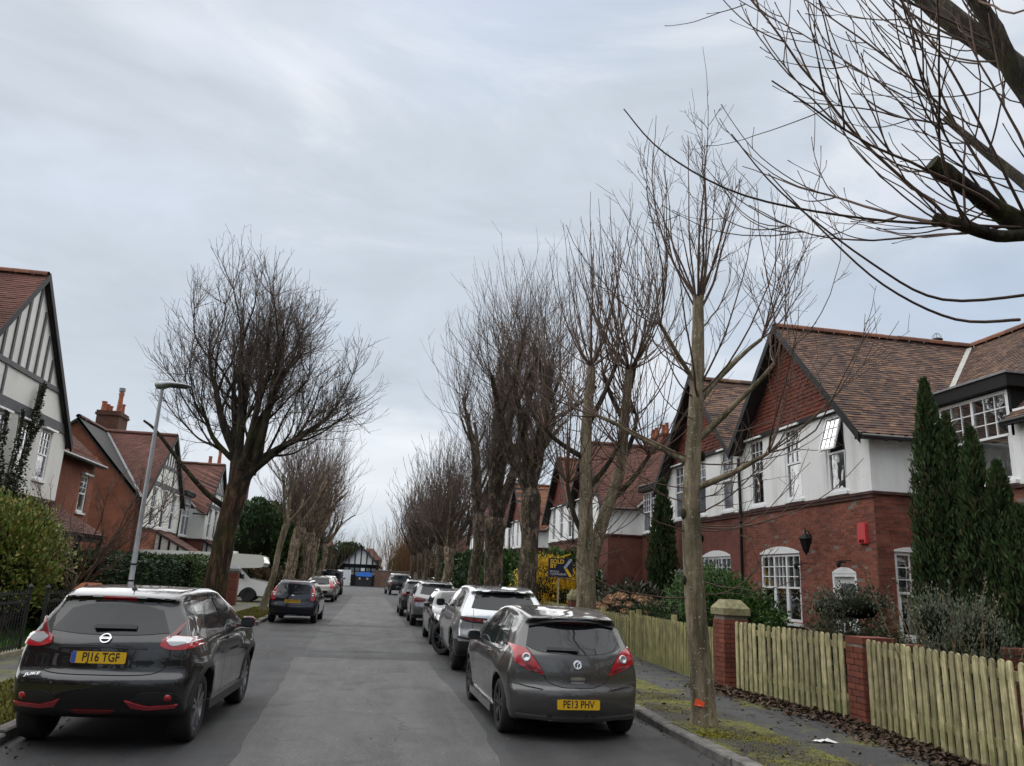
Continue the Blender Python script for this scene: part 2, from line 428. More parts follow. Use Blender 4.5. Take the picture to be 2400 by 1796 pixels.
    def put_wheels(s, rim=ALLOY, spokes=5, twin=True, tw=.205, steer=0., inset=.03, sides=(1, -1), only=None):
        for k, wx in enumerate(s.wheels):
            for sg in sides:
                r = s.wr; y = sg*(s.W-inset-tw/2)
                mb = MB(); h = tw/2; rr = r*.69
                mb.lathe([(rr, -h*.92), (rr+.02, -h), (r*.9, -h), (r-.012, -h*.85), (r, -h*.6), (r, h*.6), (r-.012, h*.85), (r*.9, h), (rr+.02, h), (rr, h*.92)], (0, 0, 0), 36, 'y')
                mb.lathe([(.001, -h*.5), (rr, -h*.5)], (0, 0, 0), 20, 'y'); mb.lathe([(rr, -h*.92), (rr, h*.92)], (0, 0, 0), 30, 'y')
                wh = mb.build('wheel', TYRE, s.root, True, 40); wh.location = (wx, y, r)
                rb = MB(); f = sg*h*.82
                rb.lathe([(rr*.93, f*.6), (rr*.985, f*1.05), (rr, f*.95), (rr, f*.5)], (0, 0, 0), 30, 'y'); rb.lathe([(.001, f*.95), (r*.16, f*.92), (r*.18, f*.5)], (0, 0, 0), 16, 'y')
                for q in range(spokes):
                    a = 2*math.pi*q/spokes+.3
                    for da in ((-.16, .16) if twin else (0,)):
                        rb.beam((r*.1*math.cos(a+da), f*.85, r*.1*math.sin(a+da)), (rr*.97*math.cos(a+da*1.15), f*.95, rr*.97*math.sin(a+da*1.15)), .035 if twin else .075, .03, (0, 1, 0))
                rb.build('rim', rim, wh, True, 30)
                bd = MB(); bd.lathe([(.001, f*.35), (r*.5, f*.35), (r*.5, f*.1)], (0, 0, 0), 20, 'y'); bd.build('brake_disc', WELL if spokes > 7 else CHROME, wh)
                if k == 1 and steer: wh.rotation_euler = (0, 0, steer)
    def mirror(s, x, y, z, mat=None, cap=None, sides=(1, -1), sz=(.11, .19, .15)):
        for sg in sides:
            mb = MB(); n = 9
            prof = [(.02, -1), (.55, -.92), (.9, -.6), (1, 0), (.92, .6), (.6, .93), (.02, 1)]
            a = np.linspace(0, 2*math.pi, 16, endpoint=False); P = np.zeros((len(prof), 17, 3))
            for i, (w_, t) in enumerate(prof):
                for j in range(17):
                    b = a[j % 16]; cx = math.copysign(abs(math.cos(b))**.6, math.cos(b)); cz = math.copysign(abs(math.sin(b))**.7, math.sin(b))
                    P[i, j] = (x+sz[0]*.5*cx*w_*(1.2 if cx > 0 else .5), sg*(y+sz[1]/2+t*sz[1]/2), z+sz[2]*.5*cz*w_)
            mb.grid(P); mb.beam((x+.03, sg*(y-.1), z-.06), (x+.02, sg*(y+.06), z-.04), .05, .04)
            m = mb.build('wing_mirror', mat or s.paint, s.root, True, 60)
            g = MB(); g.box((x-.04, sg*(y+sz[1]/2), z), (.012, sz[1]*.8, sz[2]*.72)); g.build('mirror_glass', GLASS, m)
    def plate(s, txt, z, y=0, tilt=0., blue=True, x=None, size=.083):
        if x is None: x = s.hit('rear', (y, z))[0][0]-.012
        m = Matrix(((0, 0, -1, x), (-1, 0, 0, y), (0, 1, 0, z), (0, 0, 0, 1))) @ Matrix.Rotation(-tilt, 4, 'X')
        mb = MB(); r = .012; o = [(-.26, -.0555+r), (-.26+r, -.0555), (.26-r, -.0555), (.26, -.0555+r), (.26, .0555-r), (.26-r, .0555), (-.26+r, .0555), (-.26, .0555-r)]
        mb.prism(o, -.006, .002, lambda a, b, h: (a, b, h)); p = mb.build('number_plate', YPLATE, s.root); p.matrix_basis = m
        if txt: lettering(p, txt, .116, INK, Matrix.Translation((.022 if blue else 0, .0, .0022)), extrude=.0008, xscale=.80, bold=.0022)
        if blue:
            b = MB(); b.box((-.235, 0, .0026), (.044, .106, .001)); b.build('country_band', BPLATE, p)
        return p
    def badge(s, z, kind, r=.055, y=0.):
        p, n = s.hit('rear', (y, z)); q = Vector(n).to_track_quat('Z', 'Y').to_matrix().to_4x4()
        X = Vector((0, -1, 0)); Zv = Vector(n); Yv = Zv.cross(X).normalized(); X = Yv.cross(Zv)
        m = Matrix(((X[0], Yv[0], Zv[0], p[0]), (X[1], Yv[1], Zv[1], p[1]), (X[2], Yv[2], Zv[2], p[2]), (0, 0, 0, 1)))
        mb = MB()
        if kind == 'ring_bar':
            mb.lathe([(r*.76, 0), (r*.78, .009), (r*.98, .009), (r, 0)], (0, 0, 0), 28); mb.box((0, 0, .006), (r*2.1, r*.42, .012))
            o = mb.build('badge', CHROME, s.root, True, 30); m = m @ Matrix.Translation((0, 0, .012)); o.matrix_basis = m
            lettering(o, 'NISSAN', r*.36, INK, Matrix.Translation((0, 0, .0125)), extrude=.0004)
        elif kind == 'disc':
            mb.lathe([(.001, .006), (r*.93, .006), (r*.95, .01), (r, .008), (r, 0)], (0, 0, 0), 28); o = mb.build('badge', CHROME, s.root, True, 30); o.matrix_basis = m
            d = MB()
            for po in ([(-.55, -.6), (-.62, .1), (-.3, .52), (.1, .58), (.05, .3), (-.2, .1), (-.1, -.2), (-.35, -.62)], [(.12, -.7), (.1, -.1), (.3, .25), (.62, .2), (.5, -.35)], [(.1, .62), (.35, .55), (.25, .35)]):
                d.prism([(a*r, b*r) for a, b in po], .0055, .0085, lambda a, b, h: (a, b, h))
            d.build('emblem', PLASTIC, o)
        else:
            mb.lathe([(.001, .006), (r*.9, .005), (r, 0)], (0, 0, 0), 20); v = mb.v[0]; v[:, 1] *= .45; o = mb.build('badge', CHROME if kind != 'blue' else BPLATE, s.root, True); o.matrix_basis = m
        return o
    def script(s, txt, y, z, size, mat=CHROME, xs=1.3, name='lettering', sp=1.):
        p, n = s.hit('rear', (y, z)); p = p+n*.014; X = Vector((0, -1, 0)); Zv = Vector(n); X = (X-Zv*X.dot(Zv)).normalized(); Yv = Zv.cross(X)
        m = Matrix(((X[0], Yv[0], Zv[0], p[0]), (X[1], Yv[1], Zv[1], p[1]), (X[2], Yv[2], Zv[2], p[2]), (0, 0, 0, 1)))
        return lettering(s.root, txt, size, mat, m, extrude=.003, xscale=xs, sp=sp)
    def wiper(s, y0, z0, y1, z1, wd=.035):
        p, n = s.hit('rear', (y0, z0)); q, n2 = s.hit('rear', (y1, z1)); mb = MB()
        mb.beam(p+n*.04, q+n2*.025, wd, .02, tuple(n)); mb.beam((p+q)/2+n*.02, q+n2*.012, .012, .018, tuple(n)); mb.tube([p, p+n*.045], .025, 8)
        mb.build('wiper', PLASTIC, s.root)
    def aerial(s, x, y=0., h=.12, fin=False):
        p = s.hit('top', (x, y))[0]; mb = MB()
        if fin: mb.prism([(-.1, 0), (.08, 0), (-.06, .055), (-.09, .06)], -.02, .02, lambda a, b, t: (p[0]+a*-1, p[1]+t*(1-b*10), p[2]+b-.004))
        else: mb.tube([p, p+np.array([.0, 0, .02])], [.03, .02], 8); mb.tube([p+np.array([0, 0, .015]), p+np.array([-h*.5, 0, h])], [.006, .003], 5)
        mb.build('aerial', PLASTIC, s.root, True)
    def exhaust(s, y, z, r=.03, x=.06):
        mb = MB(); mb.lathe([(r*.75, .25), (r*.75, 0), (r, -.004), (r, .25)], (x, y, z), 14, 'x'); mb.lathe([(.001, .1), (r*.75, .1)], (x, y, z), 14, 'x'); mb.build('exhaust', DALLOY, s.root, True, 40)
# ------------------------------------------------------------------ road, kerbs, verges, pavements
def asphalt(name, lo, hi, moss=0., rough=.75, crack=.0, stain=.35, mosscol=(.115, .115, .018)):
    t = NT(name); p = t.pos()
    fine = t.noise(p, 90, 3, .7); big = t.noise(p, .55, 6, .6, .6); mid = t.noise(p, 3.2, 5, .6)
    c = t.ramp(t.math('ADD', t.math('MULTIPLY', big, .65), t.math('MULTIPLY', mid, .35)), [(.36, lo), (.66, hi)])
    st = t.ramp(t.noise(p, .9, 5, .55, 1.2), [(.52, (1, 1, 1)), (.66, (1-stain,)*3)])
    c = t.mix(1., c, st, 'MULTIPLY')
    c = t.mix(1., c, t.ramp(fine, [(.32, (.6,)*3), (.68, (1.35,)*3)]), 'MULTIPLY'); c = t.mix(1., c, t.ramp(t.noise(t.n('ShaderNodeMapping', {0: p, 3: (1.6, .22, 1)}).outputs[0], 1.4, 6, .62), [(.34, (.72,)*3), (.66, (1.18,)*3)]), 'MULTIPLY')
    c = t.mix(1., c, t.ramp(t.noise(p, 28, 4, .65), [(.32, (.74,)*3), (.68, (1.24,)*3)]), 'MULTIPLY')
    v = t.n('ShaderNodeTexVoronoi', {'Vector': p, 'Scale': 130.}); c = t.mix(t.rng(v.outputs['Distance'], .0, .12, .18, 0), c, (.22, .21, .2))
    r = t.rng(big, .3, .7, rough-.12, rough+.1)
    if crack:
        k = t.n('ShaderNodeTexVoronoi', {'Vector': t.n('ShaderNodeVectorMath', {0: p, 1: t.n('ShaderNodeTexNoise', {'Vector': p, 'Scale': 1.5}).outputs['Color']}, operation='ADD').outputs[0], 'Scale': .45}, feature='DISTANCE_TO_EDGE')
        m = t.math('MULTIPLY', t.rng(k.outputs['Distance'], 0, .012, 1, 0), t.rng(t.noise(p, .8, 3), .5, .62, 0, 1)); c = t.mix(t.math('MULTIPLY', m, crack), c, (.015, .015, .015))
    if moss:
        m = t.math('MULTIPLY', t.rng(t.noise(p, 1.1, 7, .65, .4), .62-moss*.25, .70-moss*.2, 0, 1), t.rng(t.noise(p, 14, 4), .35, .5, .35, 1))
        mc = t.ramp(t.noise(p, 20, 3), [(.3, tuple(x*.55 for x in mosscol)), (.7, tuple(x*1.5 for x in mosscol))])
        c = t.mix(m, c, mc); r = t.math('MAXIMUM', r, t.math('MULTIPLY', m, .95))
    t.set(Base_Color=c, Roughness=r, Specular_IOR_Level=.45); t.bump(t.math('ADD', fine, t.math('MULTIPLY', v.outputs['Distance'], 1.2)), .35, .006)
    return t.m
def sheet(name, poly, z, mat, kind='structure'):
    mb = MB(); mb.add([(x, y, z) for x, y in poly], [list(range(len(poly)))]); return mb.build(name, mat, kind=kind)
def wob(pts, amp=.05, n=9):
    """subdivide an outline and roughen it"""
    out = []; P = np.array(pts, float)
    for i in range(len(P)):
        a, b = P[i], P[(i+1) % len(P)]
        for k in range(n): out.append(a+(b-a)*k/n+(RNG.normal(0, amp, 2) if k else 0))
    return [tuple(q) for q in out]
def earth(name, lo, hi, scale=2.):
    t = NT(name); p = t.pos(); c = t.ramp(t.noise(p, scale, 8, .65), [(.35, lo), (.65, hi)]); t.set(Base_Color=c, Roughness=.95, Specular_IOR_Level=.1); t.bump(t.noise(p, 30, 5, .7), .6, .03); return t.m
XK0, XK1 = 3.74, 3.9; XL0, XL1 = -3.32, -3.48
E_GARDEN = earth('garden_soil', (.02, .017, .011), (.05, .06, .02)); E_LAWN = earth('lawn', (.03, .055, .012), (.06, .10, .02), 4)
sheet('ground', [(-500, -60), (500, -60), (500, 900), (-500, 900)], -.05, earth('ground_grass', (.03, .04, .015), (.06, .065, .03), .4))
A_ROAD = asphalt('asphalt_dark', (.030, .030, .032), (.053, .052, .052), crack=.5)
A_LIGHT = asphalt('asphalt_worn', (.068, .066, .064), (.106, .103, .099), crack=.7, stain=.3); A_MID = asphalt('asphalt_patch', (.048, .048, .048), (.08, .078, .076), stain=.4)
sheet('road', [(XL0, -12), (XK0, -12), (XK0, 92), (60, 92), (60, 101), (-60, 101), (-60, 92), (XL0, 92)], 0, A_ROAD)
sheet('road_patch', wob([(-1.0, -4), (1.15, -4), (1.25, 6), (1.5, 9.5), (1.35, 17), (-1.34, 17.2), (-1.18, 12), (-1.1, 8)], .02), .004, A_LIGHT)
sheet('road_patch', wob([(-1.25, 18.6), (1.4, 18.6), (1.45, 27), (-1.3, 26.6)], .02), .004, A_MID)
sheet('road_patch', wob([(-1.2, 27.4), (1.4, 27.6), (1.3, 60), (-1.0, 60)], .02), .004, A_LIGHT)
STONE = plain('kerb_granite', (.15, .142, .13), .9, var=.5, scale=7, bump=.8, bscale=30, island=.35)
def kerb(name, x, y0, y1, L=.92, wd=.15, top=.1, n0=0):
    k = struct(thing(name, 'x', 'x', (x, 0, 0))); del k['label']; del k['category']
    mb = MB(); h = .06; pr = [(-wd/2, -.05), (-wd/2, top-.018), (-wd/2+.018, top), (wd/2, top), (wd/2, -.05)] if x > 0 else [(-wd/2, -.05), (-wd/2, top), (wd/2-.018, top), (wd/2, top-.018), (wd/2, -.05)]
    mb.prism(pr, -L/2+.006, L/2-.006, lambda a, b, t: (a, t, b)); me = mb.mesh('kerb_stone', STONE)
    y = y0
    while y < y1:
        o = link('kerb_stone', me, k); o.location = (RNG.normal(0, .012), y+L/2, RNG.normal(0, .009)); o.rotation_euler = (RNG.normal(0, .009), RNG.normal(0, .035), RNG.normal(0, .013)); y += L
kerb('kerb', (XK0+XK1)/2, 1.5, 80); kerb('kerb', (XL0+XL1)/2, 6, 80)
VER_R = asphalt('verge_right_mat', (.026, .024, .021), (.06, .056, .048), moss=.75, rough=.9); PAV_R = asphalt('pavement_right_mat', (.040, .040, .041), (.075, .074, .073), moss=.28, rough=.85)
VER_L = earth('verge_left_mat', (.075, .078, .018), (.15, .135, .028), 5); PAV_L = asphalt('pavement_left_mat', (.045, .045, .044), (.08, .08, .077), moss=.6)
sheet('verge', [(XK1, -5), (5.0, -5), (5.0, 90), (XK1, 90)], .088, VER_R); sheet('pavement', [(5.0, -5), (6.7, -5), (6.7, 90), (5.0, 90)], .088, PAV_R)
sheet('verge', [(XL1, 2), (-4.75, 2), (-4.75, 37), (XL1, 37)], .088, VER_L); sheet('pavement', [(-4.75, 2), (-6.2, 2), (-6.2, 37), (-4.75, 37)], .088, PAV_L)
sheet('driveway', [(XL1, 37), (-13, 37), (-13, 47), (XL1, 47)], .086, PAV_L); sheet('verge', [(XL1, 47), (-5.2, 47), (-5.2, 88), (XL1, 88)], .088, VER_L)
sheet('garden', [(6.7, -5), (60, -5), (60, 90), (6.7, 90)], .10, E_GARDEN); sheet('lawn', [(-6.2, 2), (-60, 2), (-60, 37), (-6.2, 37)], .10, E_LAWN); sheet('garden', [(-5.2, 47), (-60, 47), (-60, 88), (-5.2, 88)], .10, E_GARDEN)
# --- moss, grass and dead leaves
def scatter(name, xy, z, size, mat, rng, blades=1, up=1., wd=.3, base=None):
    """small upright or lying leaf-like quads around points"""
    n = len(xy); a = rng.uniform(0, 2*math.pi, n); s = size*rng.uniform(.5, 1.5, n); lean = rng.uniform(.2, 1, n)*(1.6-up)
    d = np.stack([np.cos(a)*lean, np.sin(a)*lean, np.full(n, up)], -1); d /= np.linalg.norm(d, axis=1, keepdims=True)
    sd = np.stack([-np.sin(a), np.cos(a), np.zeros(n)], -1)*(s*wd)[:, None]; b = np.column_stack([xy, np.full(n, z) if np.isscalar(z) else z])
    v = np.stack([b-sd*.6, b+sd*.6, b+d*s[:, None]+sd*.3, b+d*s[:, None]-sd*.3], 1).reshape(-1, 3)
    return MB().add(v, np.arange(n*4).reshape(-1, 4)).build(name, mat, kind='stuff')
def blob_pts(rng, centres, n, sd):
    c = np.array(centres); k = rng.integers(0, len(c), n); return c[k, :2]+rng.normal(0, 1, (n, 2))*sd*c[k, 2:3]
MOSS = plain('moss_green', (.17, .15, .018), .95, var=.5, scale=12, island=.5, spec=.1)
mp = blob_pts(RNG, [(4.35, 8.0, 1.2), (4.1, 7.3, 1.1), (4.4, 6.8, 1.2), (4.3, 9.3, .9), (4.6, 8.9, .7), (4.2, 10.9, .8), (4.5, 12.0, .9), (5.5, 7.2, .5), (4.15, 6.6, .9), (4.7, 7.4, .8), (4.1, 9.1, .4), (4.3, 14, 1), (4.5, 17, 1)], 17000, .3); mp = mp[(mp[:, 0] > XK1+.01) & (mp[:, 0] < 6.0)]
scatter('moss', mp, .086, .011, MOSS, RNG, up=.5, wd=.8)
gr = np.column_stack([RNG.uniform(-4.75, XL1-.02, 42000), 9+27*RNG.random(42000)**1.3]); scatter('verge_grass', gr, .088, .035, plain('verge_grass_mat', (.10, .095, .022), .9, var=.4, island=.45, spec=.15), RNG, up=.8, wd=.22)
lg = np.column_stack([RNG.uniform(-11, -6.2, 30000), RNG.uniform(10, 24, 30000)]); scatter('lawn_grass', lg, .10, .05, plain('lawn_grass_mat', (.055, .12, .02), .9, var=.35, island=.45, spec=.15), RNG, up=.9, wd=.16)
def fallen(name, xy, z, rng, size=.05, mat=None):
    n = len(xy); a = rng.uniform(0, 2*math.pi, n); s = size*rng.uniform(.6, 1.5, n); t = rng.normal(0, .35, (n, 2))
    u = np.stack([np.cos(a), np.sin(a), t[:, 0]], -1)*s[:, None]; v = np.stack([-np.sin(a), np.cos(a), t[:, 1]], -1)*(s*.6)[:, None]
    b = np.column_stack([xy, z]); up = np.array([0, 0, 1.])*(s*rng.uniform(.1, .6, n))[:, None]
    V = np.stack([b-u, b-v*.9+up, b+u*1.1, b+v*.9+up, b], 1).reshape(-1, 3); k = np.arange(n)[:, None]*5
    F = np.concatenate([k+np.array([[0, 1, 4]]), k+np.array([[1, 2, 4]]), k+np.array([[2, 3, 4]]), k+np.array([[3, 0, 4]])]); return MB().add(V, F).build(name, mat, kind='stuff')
DEAD = plain('dead_leaf', (.095, .058, .036), .8, var=.4, scale=10, island=.55)
fy = RNG.uniform(6, 13.5, 4200); fx = np.interp(fy, [5.5, 7.7, 9.75, 10.15, 12.75, 13.5], [6.0, 6.15, 6.35, 6.4, 6.02, 5.9])-np.abs(RNG.normal(0, .22, 4200))+.1
fallen('fallen_leaves', np.column_stack([fx, fy]), .095+.08*RNG.random(4200)*np.exp(-((fx-np.interp(fy, [5.5, 9.75, 12.75], [6, 6.4, 6]))/.25)**2), RNG, .036, DEAD)
sp = np.column_stack([RNG.uniform(XK1, 6.2, 500), RNG.uniform(5, 22, 500)]); fallen('scattered_leaves', sp, np.full(500, .092), RNG, .024, DEAD)
gl = np.column_stack([RNG.choice([XK0-.1, XL0+.12], 700)+RNG.normal(0, .09, 700), RNG.uniform(6, 40, 700)]); fallen('gutter_leaves', gl[(gl[:, 0] < XK0-.03) & (gl[:, 0] > XL0+.03)], np.full(((gl[:, 0] < XK0-.03) & (gl[:, 0] > XL0+.03)).sum(), .004), RNG, .022, DEAD)
gp = np.column_stack([RNG.uniform(XL0, XK0, 420), RNG.uniform(5, 26, 420)]); fallen('road_grit', gp, np.full(420, .010), RNG, .011, plain('grit', (.26, .24, .21), .9, island=.6)); tp = np.column_stack([RNG.uniform(3.4, 6.2, 90), RNG.uniform(6, 22, 90)]); a_ = RNG.uniform(0, 3.14, 90); d_ = np.stack([np.cos(a_), np.sin(a_), np.zeros(90)], -1)*RNG.uniform(.02, .09, 90)[:, None]; c_ = np.column_stack([tp, np.where(tp[:, 0] > XK1, .096, .012)]); w_ = d_[:, [1, 0, 2]]*[1, -1, 1]*.15; MB().add(*tubes(np.stack([c_-d_, c_+w_, c_+d_], 1), np.full((90, 3), .0035), 4)).build('fallen_twigs', DEAD, kind='stuff')
mb = MB(); P = np.zeros((9, 7, 3))
for i in range(9):
    for j in range(7): P[i, j] = ((i-4)*.032+RNG.normal(0, .012), (j-3)*.02+RNG.normal(0, .008), .008+abs(RNG.normal(0, .02))*(1-abs(i-4)/5))
mb.grid(P); o = mb.build('paper_litter', plain('tissue_white', (.72, .71, .69), .9), None, True); o.location = (5.3, 8.75, .09); o.rotation_euler = (0, 0, -.25); tag(o, 'crumpled white tissue lying on the dark pavement by the picket fence', 'litter')
# ------------------------------------------------------------------ bare winter trees
def bark(name, a, b, lichen=None, moss=0., scale=6., bump=.7, flake=None):
    t = NT(name); p = t.coord('Object'); mp = t.n('ShaderNodeMapping', {0: p, 3: (1, 1, .22)}).outputs[0]
    f = t.noise(mp, scale*1.6, 8, .7, .6); c = t.ramp(f, [(.36, tuple(x*.55 for x in a)), (.5, a), (.62, b)]); fis = t.noise(t.n('ShaderNodeMapping', {0: p, 3: (1, 1, .12)}).outputs[0], scale*5, 5, .7, 1.)
    if flake:                                                   # plates of paler bark
        v = t.noise(t.n('ShaderNodeMapping', {0: p, 3: (1, 1, .45)}).outputs[0], 5.5, 4, .6, 1.4); c = t.mix(t.rng(v, .53, .56, 0, .9), c, flake); c = t.mix(t.rng(v, .50, .53, .8, 0) if False else t.rng(t.noise(p, 9, 3, .6, 2), .57, .6, 0, .7), c, tuple(x*.5 for x in a))
    c = t.mix(1., c, t.ramp(fis, [(.35, (.55,)*3), (.55, (1.1,)*3)]), 'MULTIPLY')
    if lichen:
        c = t.mix(t.rng(t.noise(p, 26, 3, .5), .63, .66, 0, .85), c, lichen); c = t.mix(t.rng(t.noise(p, 3.1, 4, .6, 1), .58, .66, 0, .5), c, tuple(x*.6 for x in a))
    if moss: c = t.mix(t.math('MULTIPLY', t.rng(t.noise(p, 2.2, 6, .7), .48, .6, 0, 1), moss), c, (.05, .056, .012))
    t.set(Base_Color=c, Roughness=.92, Specular_IOR_Level=.2); t.bump(t.math('ADD', t.math('MULTIPLY', fis, 1.6), f), bump, .035); return t.m
B_PLANE = bark('bark_plane', (.06, .048, .04), (.15, .11, .085), moss=.5, flake=(.235, .17, .13)); B_GREY = bark('bark_grey', (.19, .155, .105), (.30, .245, .165), lichen=(.42, .41, .34), moss=.3, scale=3.0, bump=.25)
B_PALE = bark('bark_pale', (.15, .115, .085), (.36, .27, .19), moss=.25, flake=(.46, .35, .25)); B_BROWN = bark('bark_brown', (.05, .035, .025), (.155, .085, .05), moss=.5)
B_LIMB = bark('bark_limb', (.035, .028, .022), (.085, .068, .05), moss=.5); B_TWIG = plain('bark_twig', (.115, .083, .067), .85, var=.3, scale=8, island=.3); B_SHOOT = plain('bark_shoot', (.105, .065, .045), .8, var=.3, scale=8, island=.3); B_GOLD = plain('bark_gold', (.19, .13, .065), .85, var=.3, scale=5)
def grow(P, D, L, r0, r1, n, rng, up=.0, wob=.1, side=None):
    """N wandering shoots: returns paths (N,n,3), radii (N,n)"""
    P = np.asarray(P, float); D = np.asarray(D, float); D = D/np.linalg.norm(D, axis=1, keepdims=True); N = len(P); L = np.broadcast_to(L, (N,)); out = [P]
    upv = np.broadcast_to(np.asarray(up, float), (N,))
    for i in range(n-1):
        D = D+rng.normal(0, wob, (N, 3)); D[:, 2] += upv
        if side is not None: D = D+side
        D = D/np.linalg.norm(D, axis=1, keepdims=True); P = P+D*(L/(n-1))[:, None]; out.append(P)
    t = np.linspace(0, 1, n)[None]; return np.stack(out, 1), np.broadcast_to(r0, (N,))[:, None]*(1-t)+np.broadcast_to(r1, (N,))[:, None]*t
def kids(paths, rad, per, rng, t0=.25, t1=1., ang=(.4, .9), up=.3, rs=.6):
    """starting points and directions of side shoots along paths"""
    N, n = rad.shape; k = rng.integers(0, N, per) if per > 20 else np.repeat(np.arange(N), per); M = len(k); t = rng.uniform(t0, t1, M)*(n-1); i = np.minimum(t.astype(int), n-2); f = (t-i)[:, None]
    P = paths[k, i]*(1-f)+paths[k, i+1]*f; T = paths[k, i+1]-paths[k, i]; T /= np.linalg.norm(T, axis=1, keepdims=True); q = rng.normal(0, 1, (M, 3)); q -= (q*T).sum(1, keepdims=True)*T; q /= np.linalg.norm(q, axis=1, keepdims=True)
    a = rng.uniform(*ang, M)[:, None]; D = T*np.cos(a)+q*np.sin(a); D[:, 2] += up; r = (rad[k, i]*(1-f[:, 0])+rad[k, i+1]*f[:, 0])*rs
    return P, D/np.linalg.norm(D, axis=1, keepdims=True), r, t/(n-1)
def trunk_mesh(pts, rad, mat, parent, rng, k=14, name='trunk', lump=.06):
    P = catmull(pts, 6); Rr = np.interp(np.linspace(0, 1, len(P)), np.linspace(0, 1, len(rad)), rad); v, f = tubes(P[None], Rr[None], k); v = v.reshape(len(P), k, 3); c = P[:, None]
    w_ = 1+lump*np.sin(np.arange(k)*2*math.pi/k*3+1.3)[None]*np.linspace(1, .3, len(P))[:, None]+rng.normal(0, lump*.45, (len(P), k)); v = c+(v-c)*w_[..., None]
    mb = MB(); mb.add(v.reshape(-1, 3), f); mb.add(v[-1], [list(range(k))]); return mb.build(name, mat, parent, True)
def add(mb, pr, k): v, f = tubes(pr[0], pr[1], k); mb.add(v, f)
def pollard(loc, label, h, rng, mats, trunk_r=.3, fork=3.6, limbs=4, limb_h=(4, 6), spread=.22, shoots=420, shoot_len=(2.2, 4.2), twigs=1800, rmin=.006, lean=(0, 0), group='street trees', topk=3, twl=(.3, .9), side_shoots=.4, sr=.02):
    root = thing('street_tree', label, 'tree', loc, 0, group); f = np.array([lean[0]*fork, lean[1]*fork, fork])
    kn = rng.normal(0, .06, (2, 3))*[1, 1, 0]; trunk_mesh([(0, 0, -.15), (lean[0]*.2, lean[1]*.2, .35), f*.4+kn[0], f*.72+kn[1], f, f+[lean[0]*.5, lean[1]*.5, trunk_r*.9]], [trunk_r*1.35, trunk_r*1.04, trunk_r*.9, trunk_r*.86, trunk_r*1.02, trunk_r*.5], mats[0], root, rng, lump=.085)
    a = rng.uniform(0, 6.28)+np.arange(limbs)*2*math.pi/limbs+rng.normal(0, .25, limbs); D = np.stack([np.cos(a)*spread*2.2+lean[0]*1.5, np.sin(a)*spread*2.2+lean[1]*1.5, np.ones(limbs)], -1); P0 = np.repeat(f[None], limbs, 0)-D*trunk_r*.7
    L = rng.uniform(*limb_h, limbs); lp, lr = grow(P0, D, L, trunk_r*.62, trunk_r*.22, 9, rng, .10, .09); mb = MB(); add(mb, (lp, lr), 9)
    s2, d2, r2, _ = kids(lp, lr, 4, rng, .2, .9, (.5, 1.0), .25); bp, br = grow(s2, d2, rng.uniform(.7, 2.0, len(s2)), np.minimum(r2, trunk_r*.3), trunk_r*.16, 6, rng, .12, .12); add(mb, (bp, br), 7)
    mb.build('limb_group', mats[0], root, True)
    cr = MB(); ends = np.concatenate([lp[:, -1], bp[:, -1]]); n = int(shoots*(1-side_shoots)); k = rng.integers(0, len(ends), n); az = rng.uniform(0, 6.28, n); el = rng.uniform(.1, 1.3, n)
    D = np.stack([np.cos(az)*np.cos(el), np.sin(az)*np.cos(el), np.sin(el)], -1); sp_, sr_ = grow(ends[k]+rng.normal(0, .07, (n, 3)), D, rng.uniform(*shoot_len, n), rng.uniform(sr*.45, sr*.75, n), rmin*.6, 7, rng, rng.uniform(.12, .38, n), .085)
    m = shoots-n; q, dd, _, _ = kids(lp, lr, m, rng, .05, .95, (.7, 1.3), .1); q2, r2_ = grow(q, dd, rng.uniform(shoot_len[0]*.4, shoot_len[1]*.75, m), rng.uniform(sr*.4, sr*.75, m), rmin*.7, 7, rng, rng.uniform(.08, .35, m), .08)
    sp_ = np.concatenate([sp_, q2]); sr_ = np.concatenate([sr_, r2_]); add(cr, (sp_, sr_), 4)
    if twigs:
        t, d3, _, _ = kids(sp_, sr_, twigs, rng, .2, .97, (.35, .8), .2); tp, tr = grow(t, d3, rng.uniform(*twl, len(t)), rmin*.85, rmin*.6, 4, rng, .1, .1); add(cr, (tp, tr), 3)
    cr.build('crown', mats[2], root, True); return root
rg = np.random.default_rng(5)
